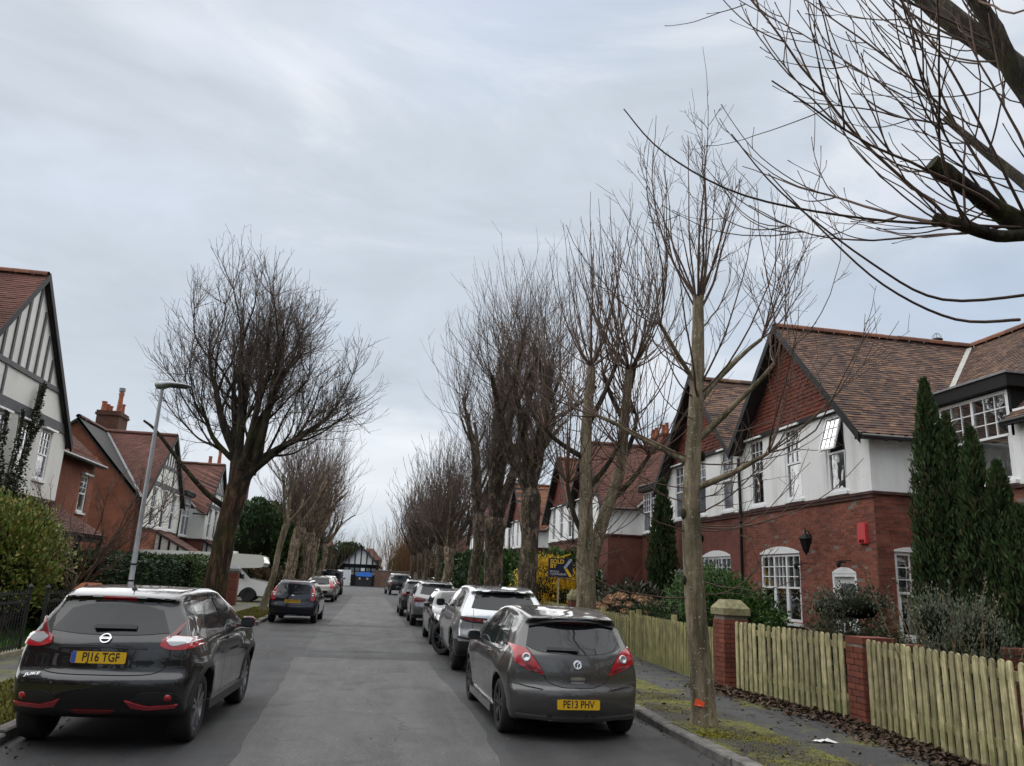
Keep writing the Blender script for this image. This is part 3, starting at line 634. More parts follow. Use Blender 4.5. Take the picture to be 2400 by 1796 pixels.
# --- big spreading tree on the left verge
def big_tree(loc):
    rng = np.random.default_rng(21); root = thing('street_tree', 'large spreading bare tree with a thick reddish trunk on the left verge', 'tree', loc, 0, 'street trees')
    trunk_mesh([(0, 0, -.15), (.02, 0, .3), (.10, 0, 1.6), (.18, 0, 2.8), (.35, .0, 4.0), (.45, 0, 4.6)], [.46, .35, .30, .28, .30, .34], B_BROWN, root, rng, 18)
    n = 11; a = np.array([0, .55, 1.2, 1.9, 2.5, 3.14, 3.7, 4.3, 4.9, 5.5, 6.0])+rng.normal(0, .12, n); el = np.array([.55, 1.0, 1.2, 1.3, 1.0, .6, 1.15, 1.3, 1.25, 1.15, .85])
    el[0] = .5; el[5] = .45; D = np.stack([np.cos(a)*np.cos(el), np.sin(a)*np.cos(el), np.sin(el)], -1); P0 = np.array([.42, 0, 4.2])+rng.normal(0, .12, (n, 3))*[1, 1, 1.5]
    L = np.array([2.5, 3.3, 4.1, 4.3, 3.6, 2.6, 3.9, 4.5, 4.3, 4.0, 3.1]); lp, lr = grow(P0, D, L, rng.uniform(.10, .16, n), .04, 11, rng, .04, .075); mb = MB(); add(mb, (lp, lr), 9)
    s, d, r, t = kids(lp, lr, 6, rng, .18, .95, (.4, .85), .15); bp, br = grow(s, d, rng.uniform(.9, 2.1, len(s)), np.minimum(r*.8, .055), .018, 9, rng, .07, .09); add(mb, (bp, br), 7); mb.build('limb_group', B_LIMB, root, True)
    cr = MB(); allp = np.concatenate([lp[:, 2:], bp]); allr = np.concatenate([lr[:, 2:], br])
    s, d, r, t = kids(allp, allr, 8, rng, .25, 1., (.3, .9), .15); p3, r3 = grow(s, d, rng.uniform(.6, 1.5, len(s)), np.minimum(r*.6, .014), .006, 7, rng, .07, .10); add(cr, (p3, r3), 4)
    e = np.concatenate([lp[:, -1], bp[:, -1]]); k = np.repeat(np.arange(len(e)), 6); dd = (np.concatenate([lp[:, -1]-lp[:, -2], bp[:, -1]-bp[:, -2]])/.35)[k]+rng.normal(0, .45, (len(k), 3)); dd[:, 2] += .2; p5, r5 = grow(e[k], dd, rng.uniform(.6, 1.5, len(k)), .012, .006, 7, rng, .08, .08); add(cr, (p5, r5), 4)
    a3 = np.concatenate([p3, p5]); b3 = np.concatenate([r3, r5]); s, d, r, t = kids(a3, b3, 4, rng, .35, 1., (.3, .8), .12); p4, r4 = grow(s, d, rng.uniform(.25, .85, len(s)), .0055, .0042, 5, rng, .07, .10); add(cr, (p4, r4), 3)
    s, d, r, t = kids(p4, r4, 3000, rng, .2, .9, (.4, .9), .1); p6, r6 = grow(s, d, rng.uniform(.12, .4, len(s)), .0042, .0034, 3, rng, .03, .12); add(cr, (p6, r6), 3)
    cr.build('crown', B_TWIG, root, True)
    s = MB(); s.tube(catmull([(.2, 0, 3.2), (-.4, -.3, 3.6), (-1.1, -.5, 4.3), (-1.9, -.6, 5.2), (-2.3, -.6, 5.5)], 5), np.linspace(.09, .03, 21), 8); s.build('low_limb', B_LIMB, root, True)
big_tree((-4.25, 23.2, .08))
# --- young grey-barked tree in front of the near house
def near_tree(loc):
    rng = np.random.default_rng(33); root = thing('street_tree', 'slim grey-barked young tree with lichen spots and an orange paint mark, beside the grey hatchback', 'tree', loc, 0, 'street trees')
    trunk_mesh([(0, 0, -.1), (.0, 0, .12), (-.03, 0, .7), (-.1, 0, 1.6), (-.13, 0, 2.7), (-.06, .02, 3.7), (.0, 0, 4.7), (.02, 0, 5.72)], [.24, .16, .142, .132, .12, .104, .09, .075], B_GREY, root, rng, 20, lump=.025)
    for z, az, L, r in ((1.75, 3.2, 0, .05), (2.3, .4, 0, .05), (2.6, 3.3, 0, .06), (3.4, 0, 0, .06)):
        mb = MB(); mb.lathe([(.001, r*.9), (r*.8, r*.75), (r, 0)], (0, 0, 0), 9); v = mb.v[-1]; a = az; M = np.array([[math.cos(a)*0-0, -math.sin(a), math.cos(a)], [0, math.cos(a), math.sin(a)], [1, 0, 0]]); mb.v[-1] = (v @ M.T)*[1, 1, 1.4]+np.array([-.1+math.cos(a)*.12, math.sin(a)*.12, z]); mb.build('branch_scar', B_LIMB, root, True)
    pm = MB(); P = np.zeros((5, 5, 3))
    for i in range(5):
        for j in range(5): a = R(215+i*9+j*1.5); rr = .178-.006*j*.2; P[i, j] = (-.02+rr*1.04*math.cos(a), rr*1.04*math.sin(a), .24+.022*j-.01*i*(j > 0))
    pm.grid(P); t = NT('orange_marker'); t.set(Base_Color=(.85, .09, .02), Roughness=.5); pm.build('paint_mark', t.m, root, True)
    top = np.array([.02, 0, 5.65]); lim = MB(); cr = MB()
    S = [((-.03, .0, 3.6), (.8, -.2, .62), 1.5, .05), ((0, 0, 4.15), (.75, .3, .75), 1.6, .05), ((-.05, 0, 3.25), (-.75, .35, .45), 1.5, .055), ((-.02, 0, 4.4), (-.55, -.3, .6), 1.0, .035), ((-.1, .0, 2.95), (.8, -.35, .3), 1.1, .05)]
    lp, lr = grow([a for a, *_ in S], [b for _, b, *_ in S], np.array([c for *_, c, _ in S]), np.array([d for *_, d in S]), .026, 7, rng, .02, .06); add(lim, (lp, lr), 8)
    n = 22; az = np.arange(n)*2.4+rng.normal(0, .2, n); el = rng.uniform(.2, 1.3, n); el[:5] = rng.uniform(1.1, 1.45, 5); D = np.stack([np.cos(az)*np.cos(el), np.sin(az)*np.cos(el), np.sin(el)], -1); p1, r1 = grow(np.repeat(top[None], n, 0)-np.column_stack([np.zeros((n, 2)), np.where(el < .95, rng.uniform(.1, 1.5, n), rng.uniform(0, .25, n))]), D, rng.uniform(1.7, 3.1, n), rng.uniform(.012, .022, n), .0038, 10, rng, rng.uniform(.10, .2, n), .07); add(cr, (p1, r1), 6)
    k = np.repeat(np.arange(5), 8); D = (lp[:, -1]-lp[:, -2])[k]*3+rng.normal(0, .5, (40, 3)); D[:, 2] += .25; p2, r2 = grow(lp[k, -1], D, rng.uniform(1.3, 2.6, 40), rng.uniform(.008, .014, 40), .0036, 9, rng, .12, .09); add(cr, (p2, r2), 5)
    # epicormic shoots low on the trunk: out, drooping, then up
    Z = np.array([.0+q for q in (1.55, 1.62, 1.75, 2.35, 2.4, 2.5, 2.75, 2.8, 2.95, 3.3, 3.35, 3.7, 3.9, 4.2, 4.5, 2.45, 2.6, 3.05)]); n = len(Z); az = rng.uniform(0, 6.28, n); az[:12] = [2.9, .25, .5, 3.4, -.2, .3, 2.8, .1, 3.2, -.3, 3.0, .2]
    D = np.stack([np.cos(az), np.sin(az)*.7, rng.uniform(-.35, .25, n)], -1); p3, r3 = grow(np.column_stack([np.interp(Z, [0, 2.7, 5.7], [0, -.13, .02]), np.zeros(n), Z]), D, rng.uniform(1.4, 2.9, n), rng.uniform(.008, .013, n), .0038, 10, rng, .14, .09); add(cr, (p3, r3), 5)
    A = np.concatenate([p1, p2[:, :9].repeat(1, 0)], 0) if False else None
    for pp, rr, m in ((p1, r1, 150), (p2, r2, 150), (p3, r3, 60)):
        s, d, _, _ = kids(pp, rr, m, rng, .15, .97, (.4, .85), .2); q, qr = grow(s, d, rng.uniform(.25, .95, len(s)), .0055, .0032, 6, rng, .08, .09); add(cr, (q, qr), 4)
        s, d, _, _ = kids(q, qr, m*2, rng, .2, .95, (.4, .9), .1); q, qr = grow(s, d, rng.uniform(.08, .35, len(s)), .0036, .0026, 4, rng, .08, .1); add(cr, (q, qr), 3)
    lim.build('limb_group', B_GREY, root, True); cr.build('crown', B_SHOOT, root, True)
near_tree((4.29, 9.8, .08))
# --- tree just outside the frame, its limbs reaching in over the pavement
def over_tree(loc):
    rng = np.random.default_rng(8); root = thing('street_tree', 'dark-limbed tree reaching into the upper right with long arching reddish shoots', 'tree', loc, 0, 'street trees'); o = np.array(loc)
    trunk_mesh([(0, 0, -.1), (0, 0, .4), (.05, .05, 2), (.0, .15, 3.4)], [.36, .27, .24, .26], B_GREY, root, rng, 14)
    W = lambda *p: [np.array(q)-o for q in p]
    lim = MB(); paths = [W((5.75, 4.0, 3.4), (5.45, 4.7, 4.35), (5.05, 5.05, 4.80), (4.62, 5.0, 4.98), (4.25, 5.0, 5.2)), W((5.75, 4.0, 3.3), (5.5, 4.6, 4.9), (5.2, 4.95, 6.0), (4.95, 5.0, 6.75), (4.6, 5.1, 7.6)), W((5.2, 5.0, 4.7), (4.8, 5.0, 4.62), (4.45, 5.0, 4.68), (4.3, 5.1, 4.75)), W((5.6, 4.9, 5.8), (5.2, 5.2, 6.5), (4.95, 5.5, 7.1), (4.8, 5.7, 7.6)), W((5.7, 4.1, 3.4), (6.0, 5.2, 4.8), (6.2, 6.3, 6.2), (6.2, 7.0, 7.2)), W((5.8, 4.0, 3.4), (5.5, 3.2, 5), (4.6, 2.4, 6.6), (3.6, 1.8, 7.8)), W((5.8, 4.2, 4.6), (5.6, 5.6, 7.0), (5.0, 6.5, 8.9), (4.0, 7.0, 10.6), (2.9, 7.1, 11.6))]
    rads = [(.15, .10, .085, .07, .075), (.14, .095, .085, .075, .065), (.06, .05, .055, .05), (.07, .05, .045, .04), (.10, .07, .05, .035), (.11, .09, .07, .05), (.09, .08, .07, .055, .04)]
    for p, r in zip(paths, rads):
        q = catmull(p, 5); lim.tube(q, np.interp(np.linspace(0, 1, len(q)), np.linspace(0, 1, len(r)), r)*(1+rng.normal(0, .06, len(q))), 10)
    lim.build('limb_group', B_LIMB, root, True)
    cr = MB(); st = []; di = []
    for k, (p, m) in enumerate(zip(paths, (6, 9, 6, 4, 5, 26, 14))):
        q = catmull(p, 5)
        for i in range(m):
            t = rng.uniform(.45, 1) if k != 2 else rng.uniform(.3, 1); st.append(q[int(t*(len(q)-1))]); di.append((-1+rng.normal(0, .45), rng.normal(.2 if k < 4 else -.4, .8), rng.normal(-.12 if k in (0, 2) else .1, .5)))
    n = len(st); p1, r1 = grow(st, di, rng.uniform(1.0, 2.6, n), rng.uniform(.006, .011, n), .0034, 14, rng, rng.uniform(.06, .17, n), .08, np.array([-.02, .01, 0])); add(cr, (p1, r1), 6)
    L = [W((5.3, 5.0, 4.75), (4.5, 5.0, 4.68), (3.6, 5.0, 4.62), (2.6, 5.0, 4.68), (1.95, 5.0, 4.95), (1.62, 5.0, 5.28)), W((5.1, 5.2, 4.0), (4.5, 5.2, 3.94), (3.8, 5.1, 4.12), (3.2, 5.0, 4.5), (2.8, 5.0, 4.9)), W((5.3, 5.2, 4.25), (4.4, 5.2, 4.1), (3.7, 5.1, 4.3), (2.9, 5, 4.75), (2.5, 5, 5.2))]
    for p in L:
        q = catmull(p, 5); cr.tube(q, np.linspace(.014, .005, len(q)), 6)
    m = 15; st = np.array([catmull(paths[(0, 1, 2, 0, 4)[i % 5]], 5)[int(rng.uniform(.35, .99)*(len(catmull(paths[(0, 1, 2, 0, 4)[i % 5]], 5))-1))] for i in range(m)])
    D = np.stack([rng.normal(-.8, .22, m), rng.normal(.05, .4, m), rng.normal(.62, .35, m)], -1); pm, rm = grow(st, D, rng.uniform(2.0, 3.7, m), rng.uniform(.010, .017, m), .005, 14, rng, rng.uniform(-.03, .05, m), .055); add(cr, (pm, rm), 7)
    s, d, _, _ = kids(pm, rm, 6, rng, .15, .97, (.45, .95), -.12); d = d+np.array([-.35, 0, -.1]); pk, rk = grow(s, d, rng.uniform(.45, 1.5, len(s)), rng.uniform(.0055, .0085, len(s)), .0034, 11, rng, rng.uniform(.06, .16, len(s)), .05); add(cr, (pk, rk), 5); p1 = np.concatenate([p1[:, :11], pk]); r1 = np.concatenate([r1[:, :11], rk])
    s, d, _, _ = kids(p1, r1, 190, rng, .2, .95, (.35, .85), .08); q, qr = grow(s, d, rng.uniform(.1, .7, len(s)), .0042, .0028, 7, rng, .10, .09); add(cr, (q, qr), 5)
    for a in (p1, q): pass
    tips = np.concatenate([p1[:, -2:], q[:, -2:]]); cr.add(*tubes(tips, np.tile([[.0034, .0048]], (len(tips), 1)), 4))
    cr.build('crown', B_SHOOT, root, True)
over_tree((5.75, 4.0, .08))
# --- pollarded street trees, right kerb
M1 = (B_GREY, B_LIMB, B_SHOOT); M2 = (B_PLANE, B_LIMB, B_TWIG); M3 = (B_PALE, B_LIMB, B_TWIG)
def twin_tree(loc):
    rng = np.random.default_rng(14); root = thing('street_tree', 'double-stemmed pale tree with mossy stems behind the grey hatchback', 'tree', loc, 0, 'street trees')
    trunk_mesh([(0, 0, -.1), (0, 0, .5), (.02, 0, 1.4), (-.02, 0, 2.1), (-.02, 0, 3.2), (-.05, 0, 5.0), (.05, 0, 6.6)], [.3, .235, .215, .2, .155, .13, .10], B_GREY, root, rng, 16, lump=.04); trunk_mesh([(.0, .1, 1.3), (.12, .15, 1.9), (.42, .2, 3.0), (.85, .3, 4.2), (.98, .3, 5.6), (1.08, .3, 6.7)], [.17, .16, .145, .13, .115, .09], B_GREY, root, rng, 14, 'stem', .04)
    lim = MB(); S = [((-.02, 0, 2.6), (-.6, .1, .9), 1.3), ((0, 0, 3.7), (.7, 0, .8), 1.3), ((.6, .2, 3.5), (.8, .1, .6), 1.5), ((.9, .3, 4.4), (.6, .2, 1), 1.4), ((-.03, 0, 4.4), (-.8, 0, .4), 1.2), ((0, 0, 5.2), (.5, 0, 1), 1.6), ((.98, .3, 5.4), (-.5, .1, .9), 1.3), ((1, .3, 6), (.5, 0, 1), 1.0)]
    lp, lr = grow([a for a, *_ in S], [b for _, b, _ in S], np.array([c for *_, c in S]), .07, .042, 6, rng, .1, .06); add(lim, (lp, lr), 8); lim.build('limb_group', B_LIMB, root, True)
    cr = MB(); ends = np.concatenate([lp[:, -1], [(.05, 0, 6.6), (1.08, .3, 6.7), (.05, 0, 6.6), (1.08, .3, 6.7)]]); n = 150; k = rng.integers(0, len(ends), n); az = rng.uniform(0, 6.28, n); el = rng.uniform(.2, 1.25, n); D = np.stack([np.cos(az)*np.cos(el), np.sin(az)*np.cos(el), np.sin(el)], -1)
    p1, r1 = grow(ends[k], D, rng.uniform(2.2, 4.4, n), rng.uniform(.012, .022, n), .005, 9, rng, rng.uniform(.15, .4, n), .05); q0 = np.column_stack([np.full(60, 0.), np.zeros(60), rng.uniform(1.6, 6, 60)]); q0[30:, 0] += np.interp(q0[30:, 2], [1.3, 4.2, 6.7], [0, .85, 1.08]); az = rng.uniform(0, 6.28, 60); p2, r2 = grow(q0, np.stack([np.cos(az), np.sin(az), rng.uniform(-.2, .5, 60)], -1), rng.uniform(.8, 2.4, 60), .012, .0045, 9, rng, .12, .06); add(cr, (p1, r1), 5); add(cr, (p2, r2), 5)
    for pp, rr, m in ((p1, r1, 700), (p2, r2, 160)):
        s, d, _, _ = kids(pp, rr, m, rng, .15, .97, (.35, .8), .2); q, qr = grow(s, d, rng.uniform(.2, .9, len(s)), .0055, .0038, 5, rng, .08, .08); add(cr, (q, qr), 3)
    cr.build('crown', B_SHOOT, root, True)
twin_tree((4.72, 17.0, .08))
pollard((4.45, 22, .08), 'tall pollarded tree with dark mossy trunk between the sold board and the silver SUV', 11, rg, M2, .29, 4.0, 6, (3.0, 5.2), .17, 400, (1.6, 3.6), 1500, .0060, (-.01, 0))
pollard((4.1, 26.3, .08), 'stout pollarded tree with brown flaking bark, forked low, behind the silver SUV', 12, rg, M2, .36, 3.4, 4, (5.4, 7.4), .07, 440, (1.4, 3.2), 1500, .0064, (-.01, 0), side_shoots=.5)
pollard((4.4, 33, .08), 'upright pollarded tree behind the stout fork-trunked tree on the right kerb', 12, rg, M2, .27, 4.2, 4, (3.6, 5.4), .18, 260, (2.0, 4.0), 900, .0072)
pollard((4.0, 40.5, .08), 'short-trunked pollard with orange-brown limbs halfway down the right kerb', 9, rg, (B_PALE, B_PALE, B_TWIG), .27, 3.0, 5, (1.8, 3.4), .36, 380, (2.0, 4.4), 1500, .0095, (-.02, 0))
for y, x in ((50, 4.3), (59, 4.2), (70, 4.3), (80, 4.2)):
    pollard((x, y, .08), {50: 'slender pollard halfway along the right kerb, beyond the short-trunked one', 59: 'thin pollard next to the far lamp column on the right kerb', 70: 'dark pollard near the black full-size SUV at the street end', 80: 'last pollard on the right kerb before the brick wall'}[y], 9, rg, M2, .22, 3.4, 5, (2, 3.6), .32, 220, (1.8, 4.0), 700, .0095+.0001*y)
# left kerb
pollard((-4.05, 33.2, .08), 'thin leaning young tree on the left verge beside the motorhome', 8, rg, (B_GREY, B_LIMB, B_TWIG), .135, 3.4, 3, (1.6, 3.4), .3, 90, (1.2, 2.6), 700, .0075, (.16, 0), sr=.014)
for x, y, ln, lab in ((-5.0, 50, .14, 'pale flaking-barked pollard leaning over the left kerb, nearest of its row'), (-4.7, 56, .11, 'pale leaning pollard, middle one of the left row'), (-4.6, 64, .05, 'pale pollard behind the leaning pair on the left kerb'), (-4.6, 78, .03, 'distant pollard near the white gate on the left kerb')):
    pollard((x, y, .08), lab, 11, rg, (B_PALE, B_LIMB, B_SHOOT), .36, 4.0, 5, (2.2, 4.6), .40, 330, (1.6, 4.2), 900, .0085, (ln, 0))
# trees of the same street behind the viewer (they show in the car windows and paint)
for x, y, hh in ((4.4, -3.5, 10), (-4.4, -2.5, 10), (4.3, -11, 10), (-4.3, -10, 10), (-4.3, -20, 10), (4.4, -22, 10)):
    pollard((x, y, .05), 'pollarded tree farther back along the street, mirrored in the car windows', hh, rg, M2, .3, 3.6, 5, (2.5, 4.5), .3, 90, (2, 4), 120, .014, group='street trees behind the viewer')
# ------------------------------------------------------------------ shrubs, hedges and conifers
def leafm(name, lo, hi, extra=None, rough=.5, spec=.4):
    t = NT(name); c = t.ramp(t.rand(), [(0, lo), (.6, hi)]+([(.93, extra)] if extra else [])); c = t.mix(1., c, t.ramp(t.noise(t.pos(), 2.2, 4), [(.3, (.6,)*3), (.7, (1.25,)*3)]), 'MULTIPLY'); t.set(Base_Color=c, Roughness=rough, Specular_IOR_Level=spec)
    return t.m
L_DARK = leafm('leaf_dark', (.012, .030, .010), (.035, .075, .018)); L_MID = leafm('leaf_mid', (.020, .055, .012), (.06, .125, .022)); L_OLIVE = leafm('leaf_olive', (.08, .125, .024), (.21, .26, .055), (.32, .24, .07)); L_SILVER = leafm('leaf_silver', (.075, .095, .062), (.17, .19, .13)); L_CYP = leafm('leaf_cypress', (.016, .034, .014), (.055, .10, .03), (.07, .06, .03), rough=.75, spec=.2); L_COT = leafm('leaf_cotoneaster', (.020, .028, .014), (.05, .065, .03), (.10, .10, .06)); L_YEL = leafm('forsythia_yellow', (.42, .26, .012), (.72, .46, .02), rough=.7); L_HEDGE = leafm('leaf_hedge', (.03, .065, .015), (.07, .115, .025)); L_BROWN = leafm('leaf_brown', (.06, .045, .02), (.14, .10, .05)); L_IVY = leafm('leaf_ivy', (.02, .026, .012), (.045, .055, .025)); L_IVYD = L_IVY
def leaves(C, size, rng, dirs=None, asp=.55, up=0.):
    n = len(C); d = rng.normal(0, 1, (n, 3)) if dirs is None else dirs+rng.normal(0, .35, (n, 3)); d[:, 2] += up; d /= np.linalg.norm(d, axis=1, keepdims=True); q = rng.normal(0, 1, (n, 3)); s = np.cross(d, q); s /= np.linalg.norm(s, axis=1, keepdims=True)+1e-9; L = size*rng.uniform(.55, 1.45, n)[:, None]
    V = np.stack([C, C+d*L*.5+s*L*asp*.5, C+d*L, C+d*L*.5-s*L*asp*.5], 1).reshape(-1, 3); return V, np.arange(4*n).reshape(-1, 4)
def bush(name, label, cat, loc, blobs, n, size, mat, rng, asp=.55, stems=14, stem_m=None, up=.25, shell=.75, group=None, extra=None):
    """blobs: (x,y,z,rx,ry,rz) lobes; leaves sit in clumps through their outer layer"""
    root = thing(name, label, cat, loc, 0, group); b = np.array(blobs, float); vol = (b[:, 3]*b[:, 4]*b[:, 5])**.67; nc = max(30, n//26); k = rng.choice(len(b), nc, p=vol/vol.sum()); u = rng.normal(0, 1, (nc, 3)); u /= np.linalg.norm(u, axis=1, keepdims=True); u[:, 2] = np.where(u[:, 2] < -.55, -u[:, 2], u[:, 2]); r = shell+(1.08-shell)*rng.random(nc)**.7
    cc = b[k, :3]+u*b[k, 3:]*r[:, None]; cc = cc[cc[:, 2] > .03]; i = rng.integers(0, len(cc), n); cs = min(.22, size*3.4); C = cc[i]+rng.normal(0, 1, (n, 3))*cs*.55; C = C[C[:, 2] > .01]; out = C-b[:, :3].mean(0)*[1, 1, .3]; out /= np.linalg.norm(out, axis=1, keepdims=True)+1e-9
    mb = MB(); mb.add(*leaves(C, size, rng, out*.8, asp, up)); mb.build('foliage', mat, root)
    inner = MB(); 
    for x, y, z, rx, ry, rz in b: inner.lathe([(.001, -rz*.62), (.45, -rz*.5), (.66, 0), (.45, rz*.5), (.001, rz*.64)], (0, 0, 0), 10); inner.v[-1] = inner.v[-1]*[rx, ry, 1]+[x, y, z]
    if stems:
        sm = MB(); P0 = np.column_stack([rng.normal(0, .12, (stems, 2)), np.zeros(stems)])+[b[:, 0].mean(), b[:, 1].mean(), 0]; tg = cc[rng.integers(0, len(cc), stems)]; D = tg-P0; L = np.linalg.norm(D, axis=1); add(sm, grow(P0, D, L, .022, .006, 7, rng, .03, .06), 5); sm.build('stems', stem_m or B_TWIG, root, True)
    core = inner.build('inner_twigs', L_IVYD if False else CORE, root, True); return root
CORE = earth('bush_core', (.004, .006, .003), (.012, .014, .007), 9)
rp = np.random.default_rng(77)
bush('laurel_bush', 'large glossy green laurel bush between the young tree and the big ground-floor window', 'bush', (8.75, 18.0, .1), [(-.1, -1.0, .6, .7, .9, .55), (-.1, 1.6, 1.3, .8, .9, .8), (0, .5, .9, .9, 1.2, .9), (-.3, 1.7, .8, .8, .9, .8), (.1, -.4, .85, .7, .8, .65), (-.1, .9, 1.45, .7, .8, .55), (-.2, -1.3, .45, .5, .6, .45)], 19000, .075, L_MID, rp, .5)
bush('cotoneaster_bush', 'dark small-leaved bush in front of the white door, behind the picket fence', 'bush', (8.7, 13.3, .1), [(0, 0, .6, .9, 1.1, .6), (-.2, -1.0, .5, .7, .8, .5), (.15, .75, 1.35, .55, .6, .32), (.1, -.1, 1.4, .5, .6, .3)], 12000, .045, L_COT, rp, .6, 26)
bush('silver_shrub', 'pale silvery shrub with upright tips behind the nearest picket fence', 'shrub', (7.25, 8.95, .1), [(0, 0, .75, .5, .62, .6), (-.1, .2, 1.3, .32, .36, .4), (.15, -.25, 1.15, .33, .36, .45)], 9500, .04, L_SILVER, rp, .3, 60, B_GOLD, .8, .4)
def sprigs(loc, label):
    rng = rp; root = thing('sprig_shrub', label, 'shrub', loc, 0); n = 26; P = np.column_stack([rng.normal(0, .22, (n, 2)), np.full(n, .1)]); az = rng.uniform(0, 6.28, n); D = np.stack([np.cos(az)*.4, np.sin(az)*.4, np.ones(n)], -1); p, r = grow(P, D, rng.uniform(1.3, 2.05, n), .008, .003, 8, rng, .06, .06); mb = MB(); add(mb, (p, r), 4); mb.build('stems', B_GOLD, root, True); s, d, _, _ = kids(p, r, 2600, rng, .3, 1., (.5, .9), .2); mb = MB(); mb.add(*leaves(s, .04, rng, d, .32)); mb.build('foliage', L_SILVER, root)
sprigs((7.2, 8.95, .1), 'tall silvery sprigs standing out of the pale shrub behind the nearest fence')
def cypress(label, loc, spires, n, size, rng, group='dark cypresses in the right-hand gardens'):
    root = thing('cypress_tree', label, 'tree', loc, 0, group); mb = MB(); core = MB()
    for x, y, h, r in spires:
        m = int(n*r*h/sum(a[2]*a[3] for a in spires)); t = rng.random(m)**.85; z = .15+t*(h-.15); pr = r*np.minimum(1, .38+.62*z/(.4*h))*(1-np.clip((z/h-.25)/.75, 0, 1)**1.7)**.8; az = rng.uniform(0, 6.28, m); lob = 1+.16*np.sin(az*5+z*2.3)+.1*np.sin(az*9-z*5)+rng.normal(0, .07, m); rr = pr*lob*(.72+.3*rng.random(m)**.5)
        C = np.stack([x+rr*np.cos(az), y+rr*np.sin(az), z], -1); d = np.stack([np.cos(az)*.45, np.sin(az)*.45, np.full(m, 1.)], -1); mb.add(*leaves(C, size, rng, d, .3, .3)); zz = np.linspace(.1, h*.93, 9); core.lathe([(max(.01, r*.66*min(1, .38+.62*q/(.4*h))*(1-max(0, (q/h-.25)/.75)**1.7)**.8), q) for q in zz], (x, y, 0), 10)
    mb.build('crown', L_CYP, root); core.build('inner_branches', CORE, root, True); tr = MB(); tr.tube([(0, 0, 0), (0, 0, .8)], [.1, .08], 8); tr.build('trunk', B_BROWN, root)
cypress('broad dark cypress with several pointed tops in front of the rendered house corner', (9.2, 11.2, .1), [(-.05, .25, 5.25, .38), (.1, .0, 4.6, .36), (.15, -.45, 4.3, .36), (.25, -.8, 3.7, .36), (.3, -1.05, 3.0, .4), (-.1, .42, 3.4, .3)], 44000, .095, rp)
cypress('narrow dark cypress spire between the second and third gabled houses', (10.2, 26.6, .1), [(0, 0, 5.3, .5), (.1, .5, 3.4, .45)], 9000, .16, rp)
def hydrangea():
    rng = rp; root = thing('hydrangea', 'hydrangea covered in dry brown flower heads behind the picket fence', 'shrub', (7.6, 22.4, .1)); C, S = [], []; n = 40
    base = MB(); sm = MB(); k = rng.normal(0, 1, (n, 3)); k /= np.linalg.norm(k, axis=1, keepdims=True); k[:, 2] = abs(k[:, 2]); tips = k*[1.15, 1.5, .75]+[0, 0, .55]; add(sm, grow(np.column_stack([rng.normal(0, .2, (n, 2)), np.zeros(n)]), tips, np.linalg.norm(tips, axis=1), .01, .006, 6, rng, .02, .04), 4); sm.build('stems', B_TWIG, root)
    fm = plain('dry_petal', (.44, .27, .165), .9, var=.4, scale=9, island=.4)
    for i in range(n):
        m = 130; u = rng.normal(0, 1, (m, 3)); u /= np.linalg.norm(u, axis=1, keepdims=True); u[:, 2] = np.where(u[:, 2] < -.3, -u[:, 2], u[:, 2]); r = rng.uniform(.09, .13); h = MB(); h.add(*leaves(u*[r, r, r*.75], .045, rng, u*1.5, .8)); h.lathe([(0, -r*.6), (r*.7, -r*.3), (r*.8, 0), (0, r*.6)], (0, 0, 0), 8); o = h.build('flower_head', fm, root); o.location = tips[i]
    mb = MB(); mb.add(*leaves(np.column_stack([rng.normal(0, .7, 1500), rng.normal(0, .9, 1500), rng.uniform(.1, .8, 1500)]), .1, rng, None, .6)); mb.build('foliage', L_DARK, root)
hydrangea()
bush('forsythia', 'bright yellow forsythia in flower behind the sold board', 'shrub', (6.9, 29.6, .1), [(0, 0, 1.2, 1.1, 1.6, 1.1), (-.3, 1.6, 1.1, .9, 1.2, 1.0), (.2, -1.5, .9, .8, .9, .8), (-.1, .8, 2.0, .7, .9, .5)], 12000, .075, L_YEL, rp, .5, 60, B_GOLD, .6, .35)
bush('dark_shrub', 'dark evergreen shrub under the dried hydrangea', 'shrub', (7.6, 20.6, .1), [(0, 0, .55, .8, .9, .55)], 5000, .05, L_DARK, rp, .5)
for x, y, h, r, m, lb, ct in ((8.8, 25.5, 1.5, 1.1, L_COT, 'dark bare-twigged shrub against the brick wall behind the hydrangea', 'shrub'), (9.0, 37, 3.0, 1.9, L_MID, 'bright evergreen bush between the two stoutest trunks', 'bush'), (7.5, 41, 2.8, 1.6, L_MID, 'rounded green bush left of the stoutest pollard trunk', 'bush'), (7.4, 47, 3.2, 2.2, L_DARK, 'dark evergreen mass beside the short-trunked pollard', 'bush'), (6.6, 55, 1.6, 1.2, L_MID, 'small bright bush near the far right kerb', 'bush'), (7.6, 62, 3.4, 2.0, L_DARK, 'dark tall shrub far along the right gardens', 'bush'), (7.5, 74, 3.0, 2.2, L_BROWN, 'brown leafless thicket far along the right gardens', 'bush'), (7.2, 33, 1.3, 1.2, L_OLIVE, 'low olive bush beyond the forsythia', 'bush')):
    bush('garden_bush', lb, ct, (x, y, .1), [(0, 0, h*.5, r, r, h*.5), (-.4*r, .6*r, h*.42, r*.7, r*.8, h*.42), (.2*r, -.6*r, h*.6, r*.65, r*.6, h*.38)], int(2500*r*h/2), .11+y*.0013, m, rp, .55, 10)
